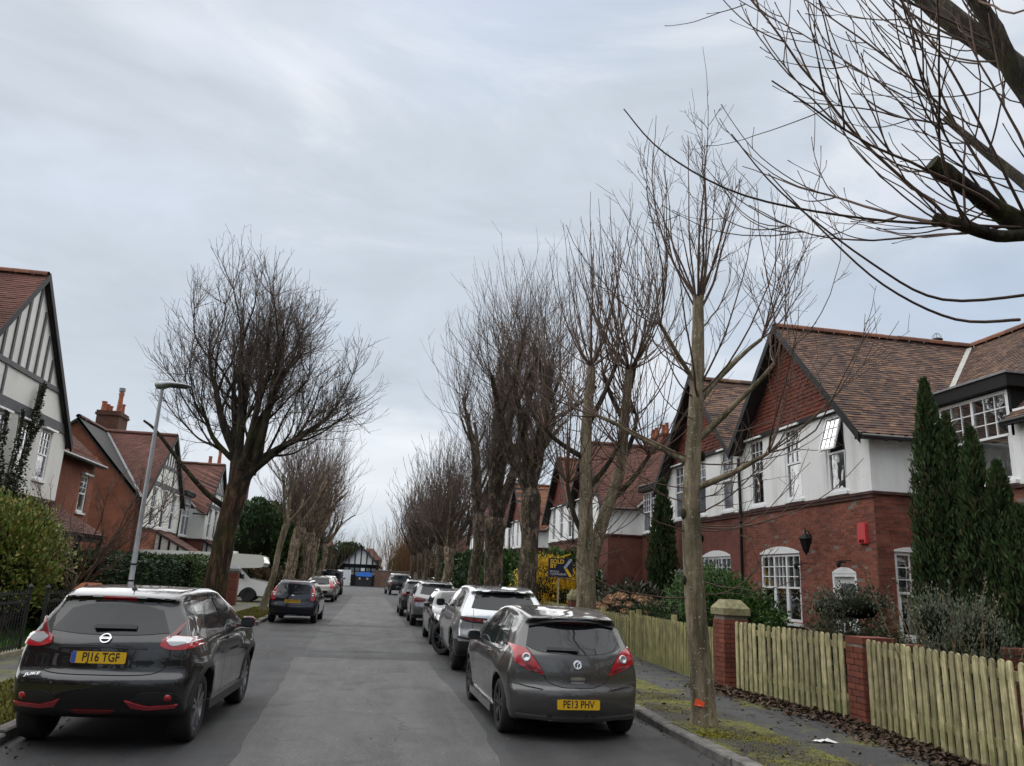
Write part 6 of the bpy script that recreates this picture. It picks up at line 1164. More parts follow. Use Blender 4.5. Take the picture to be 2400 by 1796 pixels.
# estate agent's board
def board():
    root = thing('sale_board', 'dark blue sold board with grey and yellow arrow on a thin timber post', 'sign', (6.28, 26, .1)); pm = MB(); pm.box((0, 0, 1.2), (.05, .05, 2.4)); pm.build('post', plain('post_wood', (.42, .36, .22), .8), root)
    NAVY = plain('board_navy', (.015, .016, .05), .45); YEL = plain('board_yellow', (.80, .52, .015), .5); GRY = plain('board_grey', (.42, .50, .58), .5); W2 = plain('board_white', (.75, .75, .78), .5)
    b = MB(); b.box((.05, -.04, 2.07), (.84, .02, .62)); p = b.build('board', NAVY, root); X = lambda x, z, y=-.0525: Matrix(((1, 0, 0, x), (0, 0, -1, y), (0, 1, 0, z), (0, 0, 0, 1)))
    lettering(p, 'SOLD', .19, YEL, X(-.31, 2.27), align='LEFT', bold=.006); lettering(p, 'BY', .19, YEL, X(-.31, 2.12), align='LEFT', bold=.006); lettering(p, 'POOLE', .09, W2, X(-.31, 1.94), align='LEFT', xscale=1.1); lettering(p, 'TOWNSEND', .09, W2, X(-.31, 1.855), align='LEFT', xscale=1.1)
    for nm, po, m in (('arrow_upper', [(.44, 2.37), (.36, 2.37), (.15, 2.09), (.20, 2.03), (.26, 2.09), (.44, 2.33)], GRY), ('arrow_lower', [(.15, 2.09), (.36, 1.78), (.44, 1.78), (.44, 1.82), (.26, 2.09), (.2, 2.03)], YEL)):
        a = MB(); a.prism(po if nm == 'arrow_upper' else [(.165, 2.07), (.36, 1.78), (.44, 1.78), (.44, 1.83), (.255, 2.085), (.215, 2.015)], -.055, -.051, lambda x, z, t: (x, t, z)); a.build(nm, m, p)
    s = MB(); s.prism([(-.0, 2.42), (.1, 2.42), (.38, 2.52), (.4, 2.56), (.2, 2.5)], -.05, -.03, lambda x, z, t: (x, t, z)); s.build('top_sprig', YEL, root)
board()
# motorhome on the drive, nose to the road
def motorhome():
    root = thing('motorhome', 'white motorhome with an overcab box parked nose-out on the driveway', 'motorhome', (-12.0, 41.6, -.02)); CREAM = paint('camper_cream', (.70, .69, .64), 0, .4, .15); bd = MB()
    fn = lambda x, z, t: (x, t, z)
    bd.prism([(0, .6), (0, 2.25), (.12, 2.36), (4.3, 2.4), (6.62, 2.36), (6.8, 2.28), (6.88, 1.98), (6.82, 1.80), (6.6, 1.74), (5.9, 1.70), (5.0, 1.72), (4.95, .55), (.1, .5)], -1.05, 1.05, fn); bd.build('coachbuilt_body', CREAM, root)
    cb = MB(); cb.prism([(4.9, .42), (4.9, 1.74), (5.75, 1.74), (6.25, 1.22), (6.95, 1.08), (7.15, .95), (7.2, .5), (7.05, .4)], -.9, .9, fn); cb.build('cab', paint('camper_white', (.78, .78, .77), 0, .35, .15), root)
    for sg in (-1, 1):
        w = MB(); w.prism([(5.15, 1.2), (5.15, 1.62), (5.68, 1.62), (6.02, 1.2)], sg*.9, sg*.915, fn); w.build('cab_window', GLASS, root); st = MB(); st.add([(x, sg*1.052+y, z) for x in (.2, 4.85) for y in (-.01, .01) for z in (1.2, 1.48)], CUBE_F); st.build('side_stripe', plain('brown_stripe', (.06, .05, .045), .5), root)
        w = MB(); w.add([(x, sg*1.06+y, z) for x in (1.2, 3.2) for y in (-.012, .012) for z in (1.3, 1.68)], CUBE_F); w.build('side_window', GLASS, root); m = MB(); m.box((5.95, sg*1.08, 1.3), (.08, .2, .22)); m.beam((5.9, sg*.9, 1.25), (5.95, sg*1.05, 1.28), .03, .03); m.build('wing_mirror', PLASTIC, root)
        for x in (6.25, 1.6):
            m = MB(); m.lathe([(.2, -.1), (.33, -.1), (.35, -.06), (.35, .06), (.33, .1), (.2, .1)], (0, 0, 0), 24, 'y'); m.lathe([(.001, sg*.06), (.2, sg*.07)], (0, 0, 0), 16, 'y'); o = m.build('wheel', TYRE, root, True, 40); o.location = (x, sg*.86, .46)
            a = MB(); P = [[(x+r*math.cos(t), sg*(.905 if x > 5 else 1.055), .35+r*math.sin(t)) for r in (.3, .44)] for t in np.linspace(0, math.pi, 14)]; a.grid(np.array(P)); a.build('wheel_arch', WELL, root)
        l = MB(); l.box((3.55, sg*1.06, .8), (.14, .04, .36)); l.build('hidden_car_tail_light', RED, root)  # red tail light of an unseen parked car, hung on the motorhome
    rv = MB(); rv.prism([(4.6, 2.38), (4.65, 2.5), (5.35, 2.5), (5.4, 2.38)], -.35, .35, fn); rv.build('roof_hatch', CREAM, root); ws = MB(); ws.prism([(5.78, 1.72), (6.26, 1.23), (6.28, 1.245), (5.8, 1.735)], -.8, .8, fn); ws.build('windscreen', GLASS, root); bp = MB(); bp.box((7.2, 0, .48), (.14, 1.85, .2)); bp.build('bumper', PLASTIC, root)
motorhome()
# street end: wall, gate, garage, bins, far houses
def street_end():
    BW = brick_tex('brick_end_wall', [(0, (.18, .085, .06)), (1, (.25, .15, .11))], (.2, .17, .15)); BP = plain('rendered_end_wall', (.20, .165, .13), .9, var=.3)
    def bw(label, x0, x1, h, m, y=101.5):
        r = thing('boundary_wall', label, 'wall', (x0, y, 0), 0, 'walls across the street end'); mb = MB(); mb.box(((x1-x0)/2, 0, h/2), (x1-x0, .3, h)); mb.build('wall_body', m, r); c = MB(); c.box(((x1-x0)/2, 0, h+.05), (x1-x0+.04, .4, .12)); c.build('coping', plain('coping_stone', (.16, .14, .12), .9, var=.3), r)
    bw('patched red brick wall right of the white gate at the street end', .7, 5.4, 1.95, BW); bw('greyish plastered wall stretch at the street end', 5.45, 13.2, 1.9, BP, 101.45); bw('darker red brick wall at the far right of the street end', 13.3, 34, 1.55, brick_tex('brick_end_dark', [(0, (.09, .04, .032)), (1, (.12, .055, .045))], (.08, .07, .06)), 101.4); bw('brick wall left of the white gate, mostly behind parked cars', -40, -4.2, 1.7, BW, 101.4)
    g = thing('white_gate', 'white boarded gate standing open by the timbered garage', 'gate', (-3.9, 101.2, 0)); 
    for i in range(10): m = MB(); m.box((.06+.17*i, 0, .98), (.16, .05, 1.9)); m.build('board', WHITE, g)
    m = MB(); m.box((.85, .05, .5), (1.75, .05, .1)); m.box((.85, .05, 1.5), (1.75, .05, .1)); m.build('rail', WHITE, g)
    r = thing('garage', 'small black and white timbered garage with glazed doors at the street end', 'garage', (-1.2, 108, 0)); m = MB(); m.box((0, 0, 1.35), (4.6, 5, 2.7)); m.build('wall', BLACK, r)
    m = MB(); m.prism([(-2.5, 2.55), (2.5, 2.55), (0, 4.9)], -2.55, -2.4, lambda x, z, t: (x, t, z)); m.build('gable_panel', RENDER, r)
    for x in (-1.5, -.75, 0, .75, 1.5): m = MB(); m.box((x, -2.6, 2.55+(1-abs(x)/2.5)*1.17), (.14, .1, (1-abs(x)/2.5)*2.3)); m.build('timber_stud', BLACK, r)
    m = MB(); m.box((0, -2.6, 2.62), (5, .12, .2)); m.build('timber_beam', BLACK, r)
    roof_slab('roof', [[(-2.95, -3, 2.25), (-2.95, 2.6, 2.25), (0, 2.6, 5.05), (0, -3, 5.05)], [(2.95, -3, 2.25), (2.95, 2.6, 2.25), (0, 2.6, 5.05), (0, -3, 5.05)]], plain('slate_dark', (.05, .045, .045), .8, var=.3), r, .2)
    for i in range(6):
        for j in range(2): m = MB(); m.box((-1.75+.7*i, -2.53, 1.55+.5*j), (.5, .06, .38)); m.build('pane', WHITE if (i+j) % 5 == 4 else plain('garage_glass', (.2, .23, .25), .1, var=.4), r)
    b = thing('skip_bin', 'dark bin under a bright blue cover in front of the garage', 'bin', (-.6, 101.0, 0)); m = MB(); m.box((0, 0, .6), (1.9, 1.0, 1.2)); m.build('bin_body', PLASTIC, b); m = MB(); m.prism([(-1.0, 1.2), (1.0, 1.2), (1.0, 1.3), (.75, 1.75), (-.55, 1.75), (-1.0, 1.3)], -.6, .6, lambda x, z, t: (x, t, z)); m.build('cover', plain('tarp_blue', (.05, .22, .75), .45), b)
    for q in (-.5, .45): m = MB(); m.box((q, -.52, .95), (.22, .02, .22)); m.build('sticker', plain('sticker_white', (.6, .55, .55), .5), b)
    def fh(label, x, y, w, d, hw, hr, m, tm, gx=True):
        r = thing('house', label, 'house', (x, y, 0), 0, 'houses beyond the street end'); q = MB(); q.box((0, 0, hw/2), (w, d, hw)); q.build('wall', m, r); roof_slab('roof', [[(-w/2-.4, -d/2-.4, hw-.2), (w/2+.4, -d/2-.4, hw-.2), (w/2-1.5, 0, hr), (-w/2+1.5, 0, hr)], [(-w/2-.4, d/2+.4, hw-.2), (w/2+.4, d/2+.4, hw-.2), (w/2-1.5, 0, hr), (-w/2+1.5, 0, hr)], [(-w/2-.4, -d/2-.4, hw-.2), (-w/2-.4, d/2+.4, hw-.2), (-w/2+1.5, 0, hr)], [(w/2+.4, -d/2-.4, hw-.2), (w/2+.4, d/2+.4, hw-.2), (w/2-1.5, 0, hr)]], tm, r)
        if w > 5: c = MB(); c.box((w*.2, 0, hr+.3), (.9, .9, 1.6)); c.build('chimney', m, r)
        for i in range(3): p = MB(); p.box((-w*.3+i*w*.3, -d/2-.02, hw*.72), (1.1, .06, 1.2)); p.build('window', GLZ_FAR, r)
    fh('red-roofed brick house rising behind the garage', -.2, 168, 4.4, 6, 4.4, 6.6, BT_R, TILE_R); fh('dim red-roofed house left of the garage roof', -11, 150, 10, 8, 4.5, 7.5, BT_R, TILE_R); fh('brown-roofed house beyond the street end, behind trees on the right', 18, 150, 10, 8, 5.5, 9.5, BT_R, TILE_R); fh('dark-chimneyed house beyond the trees on the left', -22, 96, 10, 9, 6, 10, BT_R, TILE_R)
street_end()
def algae(m):
    """green algae on the lower ends of the fence boards, and pale scuffs"""
    nt = m.node_tree; b = nt.nodes['Principled BSDF']; src = b.inputs['Base Color'].links[0].from_socket; N = nt.nodes.new; K = nt.links.new
    g = N('ShaderNodeNewGeometry'); sp = N('ShaderNodeSeparateXYZ'); K(g.outputs['Position'], sp.inputs[0]); ns = N('ShaderNodeTexNoise'); ns.inputs['Scale'].default_value = 9; ns.inputs['Detail'].default_value = 5; K(g.outputs['Position'], ns.inputs['Vector'])
    mr = N('ShaderNodeMapRange'); K(sp.outputs[2], mr.inputs[0]); mr.inputs[1].default_value = .75; mr.inputs[2].default_value = .1; mr.inputs[3].default_value = .12; mr.inputs[4].default_value = .75
    m2 = N('ShaderNodeMapRange'); K(ns.outputs['Fac'], m2.inputs[0]); m2.inputs[1].default_value = .35; m2.inputs[2].default_value = .65; mu = N('ShaderNodeMath'); mu.operation = 'MULTIPLY'; K(mr.outputs[0], mu.inputs[0]); K(m2.outputs[0], mu.inputs[1])
    mp = N('ShaderNodeMapping'); mp.inputs['Scale'].default_value = (14, 14, .9); K(g.outputs['Position'], mp.inputs[0]); gr = N('ShaderNodeTexNoise'); gr.inputs['Scale'].default_value = 3.5; gr.inputs['Detail'].default_value = 6; K(mp.outputs[0], gr.inputs['Vector'])
    cr = N('ShaderNodeValToRGB'); cr.color_ramp.elements[0].position = .35; cr.color_ramp.elements[0].color = (.62, .60, .56, 1); cr.color_ramp.elements[1].position = .65; cr.color_ramp.elements[1].color = (1.1, 1.1, 1.12, 1); K(gr.outputs['Fac'], cr.inputs[0])
    mg = N('ShaderNodeMix'); mg.data_type = 'RGBA'; mg.blend_type = 'MULTIPLY'; mg.inputs[0].default_value = 1; K(src, mg.inputs[6]); K(cr.outputs[0], mg.inputs[7])
    mx = N('ShaderNodeMix'); mx.data_type = 'RGBA'; K(mu.outputs[0], mx.inputs[0]); K(mg.outputs[2], mx.inputs[6]); mx.inputs[7].default_value = (.16, .19, .045, 1); K(mx.outputs[2], b.inputs['Base Color'])
algae(PICK); algae(PICK2)
# ------------------------------------------------------------------ the parked cars
CS = .957
def heading(deg): return R(90-deg)
def std_sec(belt, top, lowz=.22):
    return [(lowz-.05, .9, 0), (.4, .99, 0), (.7, 1, 0), (belt-.08, .97, 0), (belt, .93, 0), ((belt+top)/2, .46, .53), (top-.06, 0, 1.07), (top+.05, 0, .98)]
def finish(c): c.root.scale = (CS,)*3
# --- black crossover, nearest on the left
def crossover():
    P = paint('paint_black', (.006, .006, .007), .2, .25, .1)
    side = [(.16, .33), (.05, .44), (.0, .56), (.0, .68), (.07, .76), (.09, .9), (.12, 1.02), (.17, 1.1), (.29, 1.27), (.38, 1.42), (.34, 1.47), (.6, 1.535), (1.0, 1.56), (1.5, 1.565), (2.0, 1.54), (2.4, 1.45), (3.0, 1.12),
            (3.4, 1.06), (3.8, .97), (4.04, .8), (4.12, .6), (4.1, .4), (3.98, .26), (3.6, .23), (2, .25), (.6, .26)]
    low = [(-.1, .60), (.0, .66), (.1, .76), (.3, .835), (.7, .865), (2, .865), (3.4, .86), (3.8, .8), (4.02, .7), (4.2, .5)]
    up = [(-.1, .42), (.35, .52), (.8, .56), (1.6, .57), (2.3, .55), (3, .6), (4.2, .5)]
    c = Car('parked_car', 'shiny black crossover with red door mirror and red bumper inserts, nearest car by the railings', (-2.46, 8.28, 0), heading(2.4), 4.135, 1.565, .885, side, low, up,
            [(.2, .93, 0), (.45, 1, 0), (.75, 1, 0), (.98, .965, 0), (1.08, .92, 0), (1.28, .47, .53), (1.48, 0, 1.08), (1.6, 0, 1)], (.76, 3.29), .345, P, (.2, .25), .03, .06, .025, .05, .72, .4,
            lower=lambda x, y: np.where(x < 1.2, .40, .33))
    c.put_wheels(ALLOY, 5, True, .225, inset=.035)
    c.patch('rear', [(.575, 1.125), (.3, 1.1), (0, 1.095), (-.3, 1.1), (-.575, 1.125)], [(.455, 1.335), (.25, 1.385), (0, 1.395), (-.25, 1.385), (-.455, 1.335)], GLASS, 'rear_window', nu=24, nv=10)
    c.patch('rear', [(.17, 1.425), (0, 1.43), (-.17, 1.425)], [(.17, 1.46), (0, 1.465), (-.17, 1.46)], RED, 'brake_light')
    for s in (1, -1):
        t = c.patch('rear', [(s*.52, 1.0), (s*.6, .97), (s*.72, .965), (s*.84, .99)], [(s*.53, 1.06), (s*.6, 1.1), (s*.72, 1.09), (s*.845, 1.075)], RED, 'tail_light', .02, nu=18, nv=8)
        c.patch('rear', [(s*.56, 1.055), (s*.63, 1.0), (s*.74, 1.02), (s*.82, 1.04)], [(s*.565, 1.08), (s*.63, 1.09), (s*.74, 1.082), (s*.82, 1.07)], LCLEAR, 'indicator_lens', .024, nu=12, nv=6, parent=t)
        c.patch('rear', [(s*.54, 1.04), (s*.6, 1.11), (s*.655, 1.19), (s*.69, 1.235)], [(s*.59, 1.06), (s*.66, 1.12), (s*.685, 1.195), (s*.70, 1.24)], DRED, 'light_fin', .024, nu=16, nv=5, parent=t)
        c.patch('rear', [(s*.36, .425), (s*.5, .405), (s*.74, .42)], [(s*.30, .50), (s*.5, .44), (s*.77, .455)], plain('coral_red', (.40, .045, .055), .35, coat=.5), 'bumper_insert', .02, nu=14, nv=4, smooth=False)
        c.patch('rear', [(s*.36, .5), (s*.5, .45), (s*.74, .46)], [(s*.42, .565), (s*.55, .575), (s*.74, .56)], PLASTIC, 'grille', .01, nu=14, nv=4)
        p, n = c.hit('rear', (s*.68, .515)); mb = MB(); mb.lathe([(.001, .02), (.034, .018), (.04, .0)], (0, 0, 0), 18); o = mb.build('fog_lamp', RED, c.root, True)
        o.location = p; o.rotation_euler = Vector(n).to_track_quat('Z', 'Y').to_euler()
    c.patch('rear', [(.16, .37), (0, .368), (-.16, .37)], [(.2, .4), (0, .402), (-.2, .4)], DRED, 'reflector', .012)
    c.patch('rear', [(.47, .80), (0, .785), (-.47, .80)], [(.44, .985), (0, 1.0), (-.44, .985)], P, 'tailgate_panel', .006, nu=20, nv=8)
    c.seam('rear', [(.62, 1.0), (.62, .85), (.5, .74), (0, .725), (-.5, .74), (-.62, .85), (-.62, 1.0)], .008, 40)
    c.patch('rear', [(.42, .965), (0, .975), (-.42, .965)], [(.41, .98), (0, .99), (-.41, .98)], PLASTIC, 'plate_lip', .018)
    c.plate('PJ16 TGF', .885, .02, R(4)); c.badge(1.058, 'ring_bar', .054)
    c.script('JUKE', .615, .705, .048, CHROME, 1.5)
    c.wiper(.12, 1.15, -.26, 1.16, .045); c.aerial(.62, -.05, .1)
    sl = [(.75, 1.12), (1.3, 1.07), (2.0, 1.06), (2.75, 1.06)]; sh = [(.88, 1.26), (1.3, 1.43), (1.9, 1.465), (2.3, 1.40)]
    c.sides([(.92, 1.16), (1.2, 1.12), (1.66, 1.1)], [(1.0, 1.25), (1.3, 1.405), (1.62, 1.435)], GLASS2, 'door_window', sym=True, nu=12, nv=8)
    c.sides([(1.73, 1.1), (2.2, 1.09), (2.72, 1.1)], [(1.7, 1.435), (2.0, 1.43), (2.28, 1.375)], GLASS2, 'door_window', sym=True, nu=12, nv=8)
    c.patch('top', [(2.45, .5), (2.55, 0), (2.45, -.5)], [(2.9, .62), (3.05, 0), (2.9, -.62)], GLASS, 'windscreen', nu=12, nv=8)
    c.seam('right', [(1.7, 1.09), (1.72, .7), (1.66, .36)]); c.seam('right', [(2.78, 1.08), (2.86, .7), (2.8, .36)]); c.seam('right', [(1.0, 1.15), (1.1, .8), (1.3, .5), (1.35, .36)])
    c.arch(PLASTIC, .085); c.mirror(2.55, .84, 1.12, plain('mirror_red', (.12, .008, .02), .12, coat=1.))
    for s in (1, -1): mb = MB(); mb.box((2.02, s*.855, .32), (1.9, .07, .1)); mb.build('sill_trim', PLASTIC, c.root)
    c.patch('right', [(1.82, .96), (1.95, .965), (2.1, .97)], [(1.82, .985), (1.95, .99), (2.1, .99)], P, 'door_handle', .03, nv=3)
    finish(c)
crossover()
# --- grey three-door hatchback, nearest on the right
def hatch():
    P = paint('paint_gunmetal', (.10, .097, .094), .6, .3, .12)
    side = [(.12, .22), (.03, .3), (.0, .42), (.0, .54), (.05, .64), (.06, .78), (.1, .94), (.17, 1.05), (.3, 1.22), (.36, 1.32), (.28, 1.385), (.6, 1.43), (1.0, 1.47), (1.5, 1.488), (2.0, 1.455), (2.35, 1.37), (3.05, 1.0),
            (3.4, .94), (3.75, .82), (3.94, .66), (3.99, .45), (3.92, .26), (3.6, .19), (2, .2), (.6, .2)]
    low = [(-.1, .60), (.0, .66), (.1, .745), (.3, .81), (.7, .85), (1.6, .862), (3.0, .85), (3.6, .80), (3.85, .68), (4.1, .5)]
    up = [(-.1, .40), (.35, .50), (.8, .54), (1.5, .56), (2.2, .54), (3, .56), (4.1, .5)]
    c = Car('parked_car', 'gunmetal grey three-door hatchback with wraparound tail lights, nearest car beside the picket fence', (2.45, 9.02, 0), heading(-1.2), 4.0, 1.488, .868, side, low, up,
            [(.15, .92, 0), (.36, .985, 0), (.7, 1, 0), (.88, .97, 0), (.97, .93, 0), (1.2, .48, .53), (1.42, 0, 1.08), (1.55, 0, 1)], (.68, 3.19), .315, P, (.24, .25), .03, .055, .022, .03, .6, .375)
    c.put_wheels(DALLOY, 5, True, .215, inset=.03)
    c.patch('rear', [(.60, 1.05), (.42, .985), (0, .965), (-.42, .985), (-.60, 1.05)], [(.545, 1.255), (.3, 1.30), (0, 1.315), (-.3, 1.30), (-.545, 1.255)], GLASS, 'rear_window', nu=26, nv=10)
    c.patch('rear', [(.545, 1.255), (.3, 1.295), (0, 1.308), (-.3, 1.295), (-.545, 1.255)], [(.53, 1.31), (.3, 1.352), (0, 1.365), (-.3, 1.352), (-.53, 1.31)], PLASTIC, 'spoiler_lip', .03, nu=24, nv=5)
    c.patch('rear', [(.17, 1.33), (0, 1.338), (-.17, 1.33)], [(.17, 1.346), (0, 1.352), (-.17, 1.346)], DRED, 'brake_light', .036)
    for s in (1, -1):
        t = c.patch('rear', [(s*.40, .735), (s*.52, .77), (s*.64, .81), (s*.74, .87)], [(s*.42, .77), (s*.52, .92), (s*.61, 1.01), (s*.75, 1.05)], RED, 'tail_light', .018, nu=18, nv=10)
        c.patch('rear', [(s*.43, .755), (s*.52, .78), (s*.62, .815)], [(s*.44, .785), (s*.54, .83), (s*.62, .85)], DRED, 'lower_lens', .021, nu=10, nv=5, parent=t)
        p, n = c.hit('rear', (s*.605, .915)); mb = MB(); mb.lathe([(.001, .022), (.03, .024), (.032, .03), (.052, .03), (.056, .012)], (0, 0, 0), 20); o = mb.build('lamp_lens', LCLEAR, t, True); o.location = p; o.rotation_euler = Vector(n).to_track_quat('Z', 'Y').to_euler()
        c.patch('rear', [(s*.42, .575), (s*.6, .6), (s*.78, .64)], [(s*.42, .6), (s*.6, .635), (s*.79, .675)], P, 'bumper_strip', .02, nu=12, nv=4)
    c.patch('rear', [(.7, .27), (.3, .245), (0, .24), (-.3, .245), (-.7, .27)], [(.72, .305), (.3, .28), (0, .275), (-.3, .28), (-.72, .305)], P, 'bumper_ridge', .03, nu=24, nv=4)
    c.patch('rear', [(.27, .33), (0, .325), (-.27, .33)], [(.34, .505), (0, .515), (-.34, .505)], P, 'plate_recess', .004, nu=14, nv=5, smooth=False)
    c.seam('rear', [(.4, .73), (.36, .66), (.2, .605), (0, .6), (-.2, .605), (-.36, .66), (-.4, .73)], .009, 40); c.seam('rear', [(.4, .73), (.43, .8), (.52, .93), (.6, 1.03)], .007); c.seam('rear', [(-.4, .73), (-.43, .8), (-.52, .93), (-.6, 1.03)], .007)
    c.plate('PE13 PHV', .42, 0, R(3), False); c.badge(.855, 'disc', .052)
    c.patch('rear', [(.09, .685), (0, .68), (-.09, .685)], [(.085, .715), (0, .72), (-.085, .715)], CHROME, 'boot_handle', .014); c.patch('rear', [(.08, .645), (0, .64), (-.08, .645)], [(.085, .668), (0, .67), (-.085, .668)], ALLOY, 'boot_button', .01)
    c.wiper(0, 1.0, .36, 1.01, .04)
    c.sides([(.62, 1.03), (.9, 1.0), (1.28, .985)], [(.74, 1.17), (.98, 1.33), (1.28, 1.385)], GLASS2, 'quarter_window', nu=14, nv=8)
    c.sides([(1.36, .98), (1.9, .97), (2.55, .985)], [(1.36, 1.39), (1.8, 1.395), (2.2, 1.305)], GLASS2, 'door_window', nu=14, nv=8)
    c.patch('top', [(2.4, .5), (2.5, 0), (2.4, -.5)], [(2.9, .6), (3.05, 0), (2.9, -.6)], GLASS, 'windscreen', nu=12, nv=8)
    c.seam('left', [(1.31, 1.39), (1.3, .98), (1.28, .6), (1.22, .28)]); c.seam('left', [(2.6, .97), (2.68, .6), (2.62, .28)]); c.seam('left', [(1.22, .28), (1.9, .26), (2.62, .28)])
    c.patch('left', [(1.42, .86), (1.55, .862), (1.66, .86)], [(1.42, .885), (1.55, .89), (1.66, .885)], P, 'door_handle', .03, nv=3)
    c.patch('left', [(.72, .965), (.9, .955), (1.25, .945)], [(.72, .972), (.9, .962), (1.25, .952)], CHROME, 'waist_strip', .004, nv=3); c.seam('left', [(.5, 1.0), (.56, .92), (.54, .85)], .02)
    c.mirror(2.5, .80, 1.0); 
    for s in (1, -1): mb = MB(); mb.box((1.94, s*.83, .215), (1.75, .08, .09)); mb.build('side_skirt', P, c.root)
    c.exhaust(.33, .262, .032, .05); finish(c)
hatch()
# --- silver luxury SUV
def suv():
    P = paint('paint_silver', (.52, .53, .55), .75, .25, .2)
    side = [(.22, .36), (.08, .5), (.03, .68), (.06, .84), (.05, .98), (.09, 1.13), (.28, 1.34), (.42, 1.5), (.34, 1.57), (.6, 1.62), (1.2, 1.66), (1.9, 1.655), (2.5, 1.58), (3.25, 1.16), (3.6, 1.12), (4.3, 1.03), (4.68, .88), (4.78, .65), (4.74, .4), (4.6, .28), (4.2, .25), (.7, .28)]
    low = [(-.1, .72), (.05, .80), (.2, .89), (.5, .94), (1, .955), (2.5, .955), (3.8, .94), (4.4, .85), (4.9, .6)]; up = [(-.1, .5), (.4, .58), (.9, .62), (1.8, .64), (2.5, .62), (3.2, .66), (4.9, .55)]
    c = Car('parked_car', 'silver luxury SUV with dark full-width light band, parked behind the grey hatchback', (2.6, 14.85, 0), heading(0), 4.8, 1.665, .965, side, low, up,
            [(.2, .93, 0), (.5, 1, 0), (.8, 1, 0), (1.05, .97, 0), (1.17, .93, 0), (1.4, .46, .54), (1.6, 0, 1.07), (1.7, 0, 1)], (.96, 3.83), .375, P, (.22, .25), .03, .065, .03, .03, .7, .445,
            lower=lambda x, y: np.where(x < .9, .58+.1*np.clip(y-.5, 0, 1), .36))
    c.put_wheels(DALLOY, 5, True, .255, .6, .03)
    c.patch('rear', [(.66, 1.23), (.4, 1.21), (0, 1.2), (-.4, 1.21), (-.66, 1.23)], [(.55, 1.5), (.3, 1.54), (0, 1.545), (-.3, 1.54), (-.55, 1.5)], GLASS, 'rear_window', nu=22, nv=8)
    c.patch('rear', [(.86, 1.0), (.6, .955), (0, .94), (-.6, .955), (-.86, 1.0)], [(.87, 1.075), (.6, 1.055), (0, 1.04), (-.6, 1.055), (-.87, 1.075)], plain('band_black', (.006, .006, .007), .3, coat=.3), 'light_band', .014, nu=28, nv=5)
    for s in (1, -1): c.patch('rear', [(s*.83, 1.015), (s*.6, .985), (s*.4, .975)], [(s*.83, 1.05), (s*.6, 1.035), (s*.4, 1.02)], DRED, 'tail_light', .02, nu=14, nv=4)
    c.script('RANGE ROVER', 0, .985, .085, plain('badge_silver', (.75, .75, .76), .4), 1.2, sp=1.4); c.patch('rear', [(.36, .76), (0, .755), (-.36, .76)], [(.36, .895), (0, .905), (-.36, .895)], plain('plate_surround', (.5, .5, .52), .5), 'plate_recess', .006)
    c.plate('KX70 WVN', .825, 0, 0, False) if False else c.plate('', .825, 0, 0, False)
    c.patch('rear', [(.55, .38), (0, .37), (-.55, .38)], [(.42, .56), (0, .57), (-.42, .56)], ALLOY, 'skid_plate', .012, smooth=False)
    for s in (1, -1): c.patch('rear', [(s*.62, .63), (s*.75, .64), (s*.9, .66)], [(s*.62, .65), (s*.75, .68), (s*.9, .70)], PLASTIC, 'bumper_vent', .008, nv=4)
    c.seam('rear', [(.62, 1.2), (.63, .95), (.62, .7), (.3, .67), (0, .665), (-.3, .67), (-.62, .7)], .008, 40)
    c.sides([(.55, 1.24), (.9, 1.22), (1.45, 1.2)], [(.75, 1.42), (1.0, 1.52), (1.45, 1.55)], GLASS2, 'rear_door_window', nu=12, nv=7); c.sides([(1.52, 1.2), (2.2, 1.19), (3.0, 1.19)], [(1.52, 1.55), (2.0, 1.55), (2.5, 1.47)], GLASS2, 'door_window', nu=14, nv=7)
    c.patch('top', [(2.6, .56), (2.65, 0), (2.6, -.56)], [(3.15, .66), (3.25, 0), (3.15, -.66)], GLASS, 'windscreen', nu=12, nv=8)
    c.seam('left', [(1.48, 1.2), (1.5, .8), (1.45, .4)]); c.seam('left', [(2.75, 1.18), (2.8, .8), (2.75, .4)]); c.arch(P, .05, off=.008)
    c.patch('top', [(1.2, .45), (1.2, 0), (1.2, -.45)], [(2.3, .45), (2.35, 0), (2.3, -.45)], GLASS, 'roof_panel', .004); c.aerial(.85, 0, fin=True); c.mirror(3.0, .93, 1.24, PLASTIC, sz=(.13, .2, .17)); finish(c)
suv()
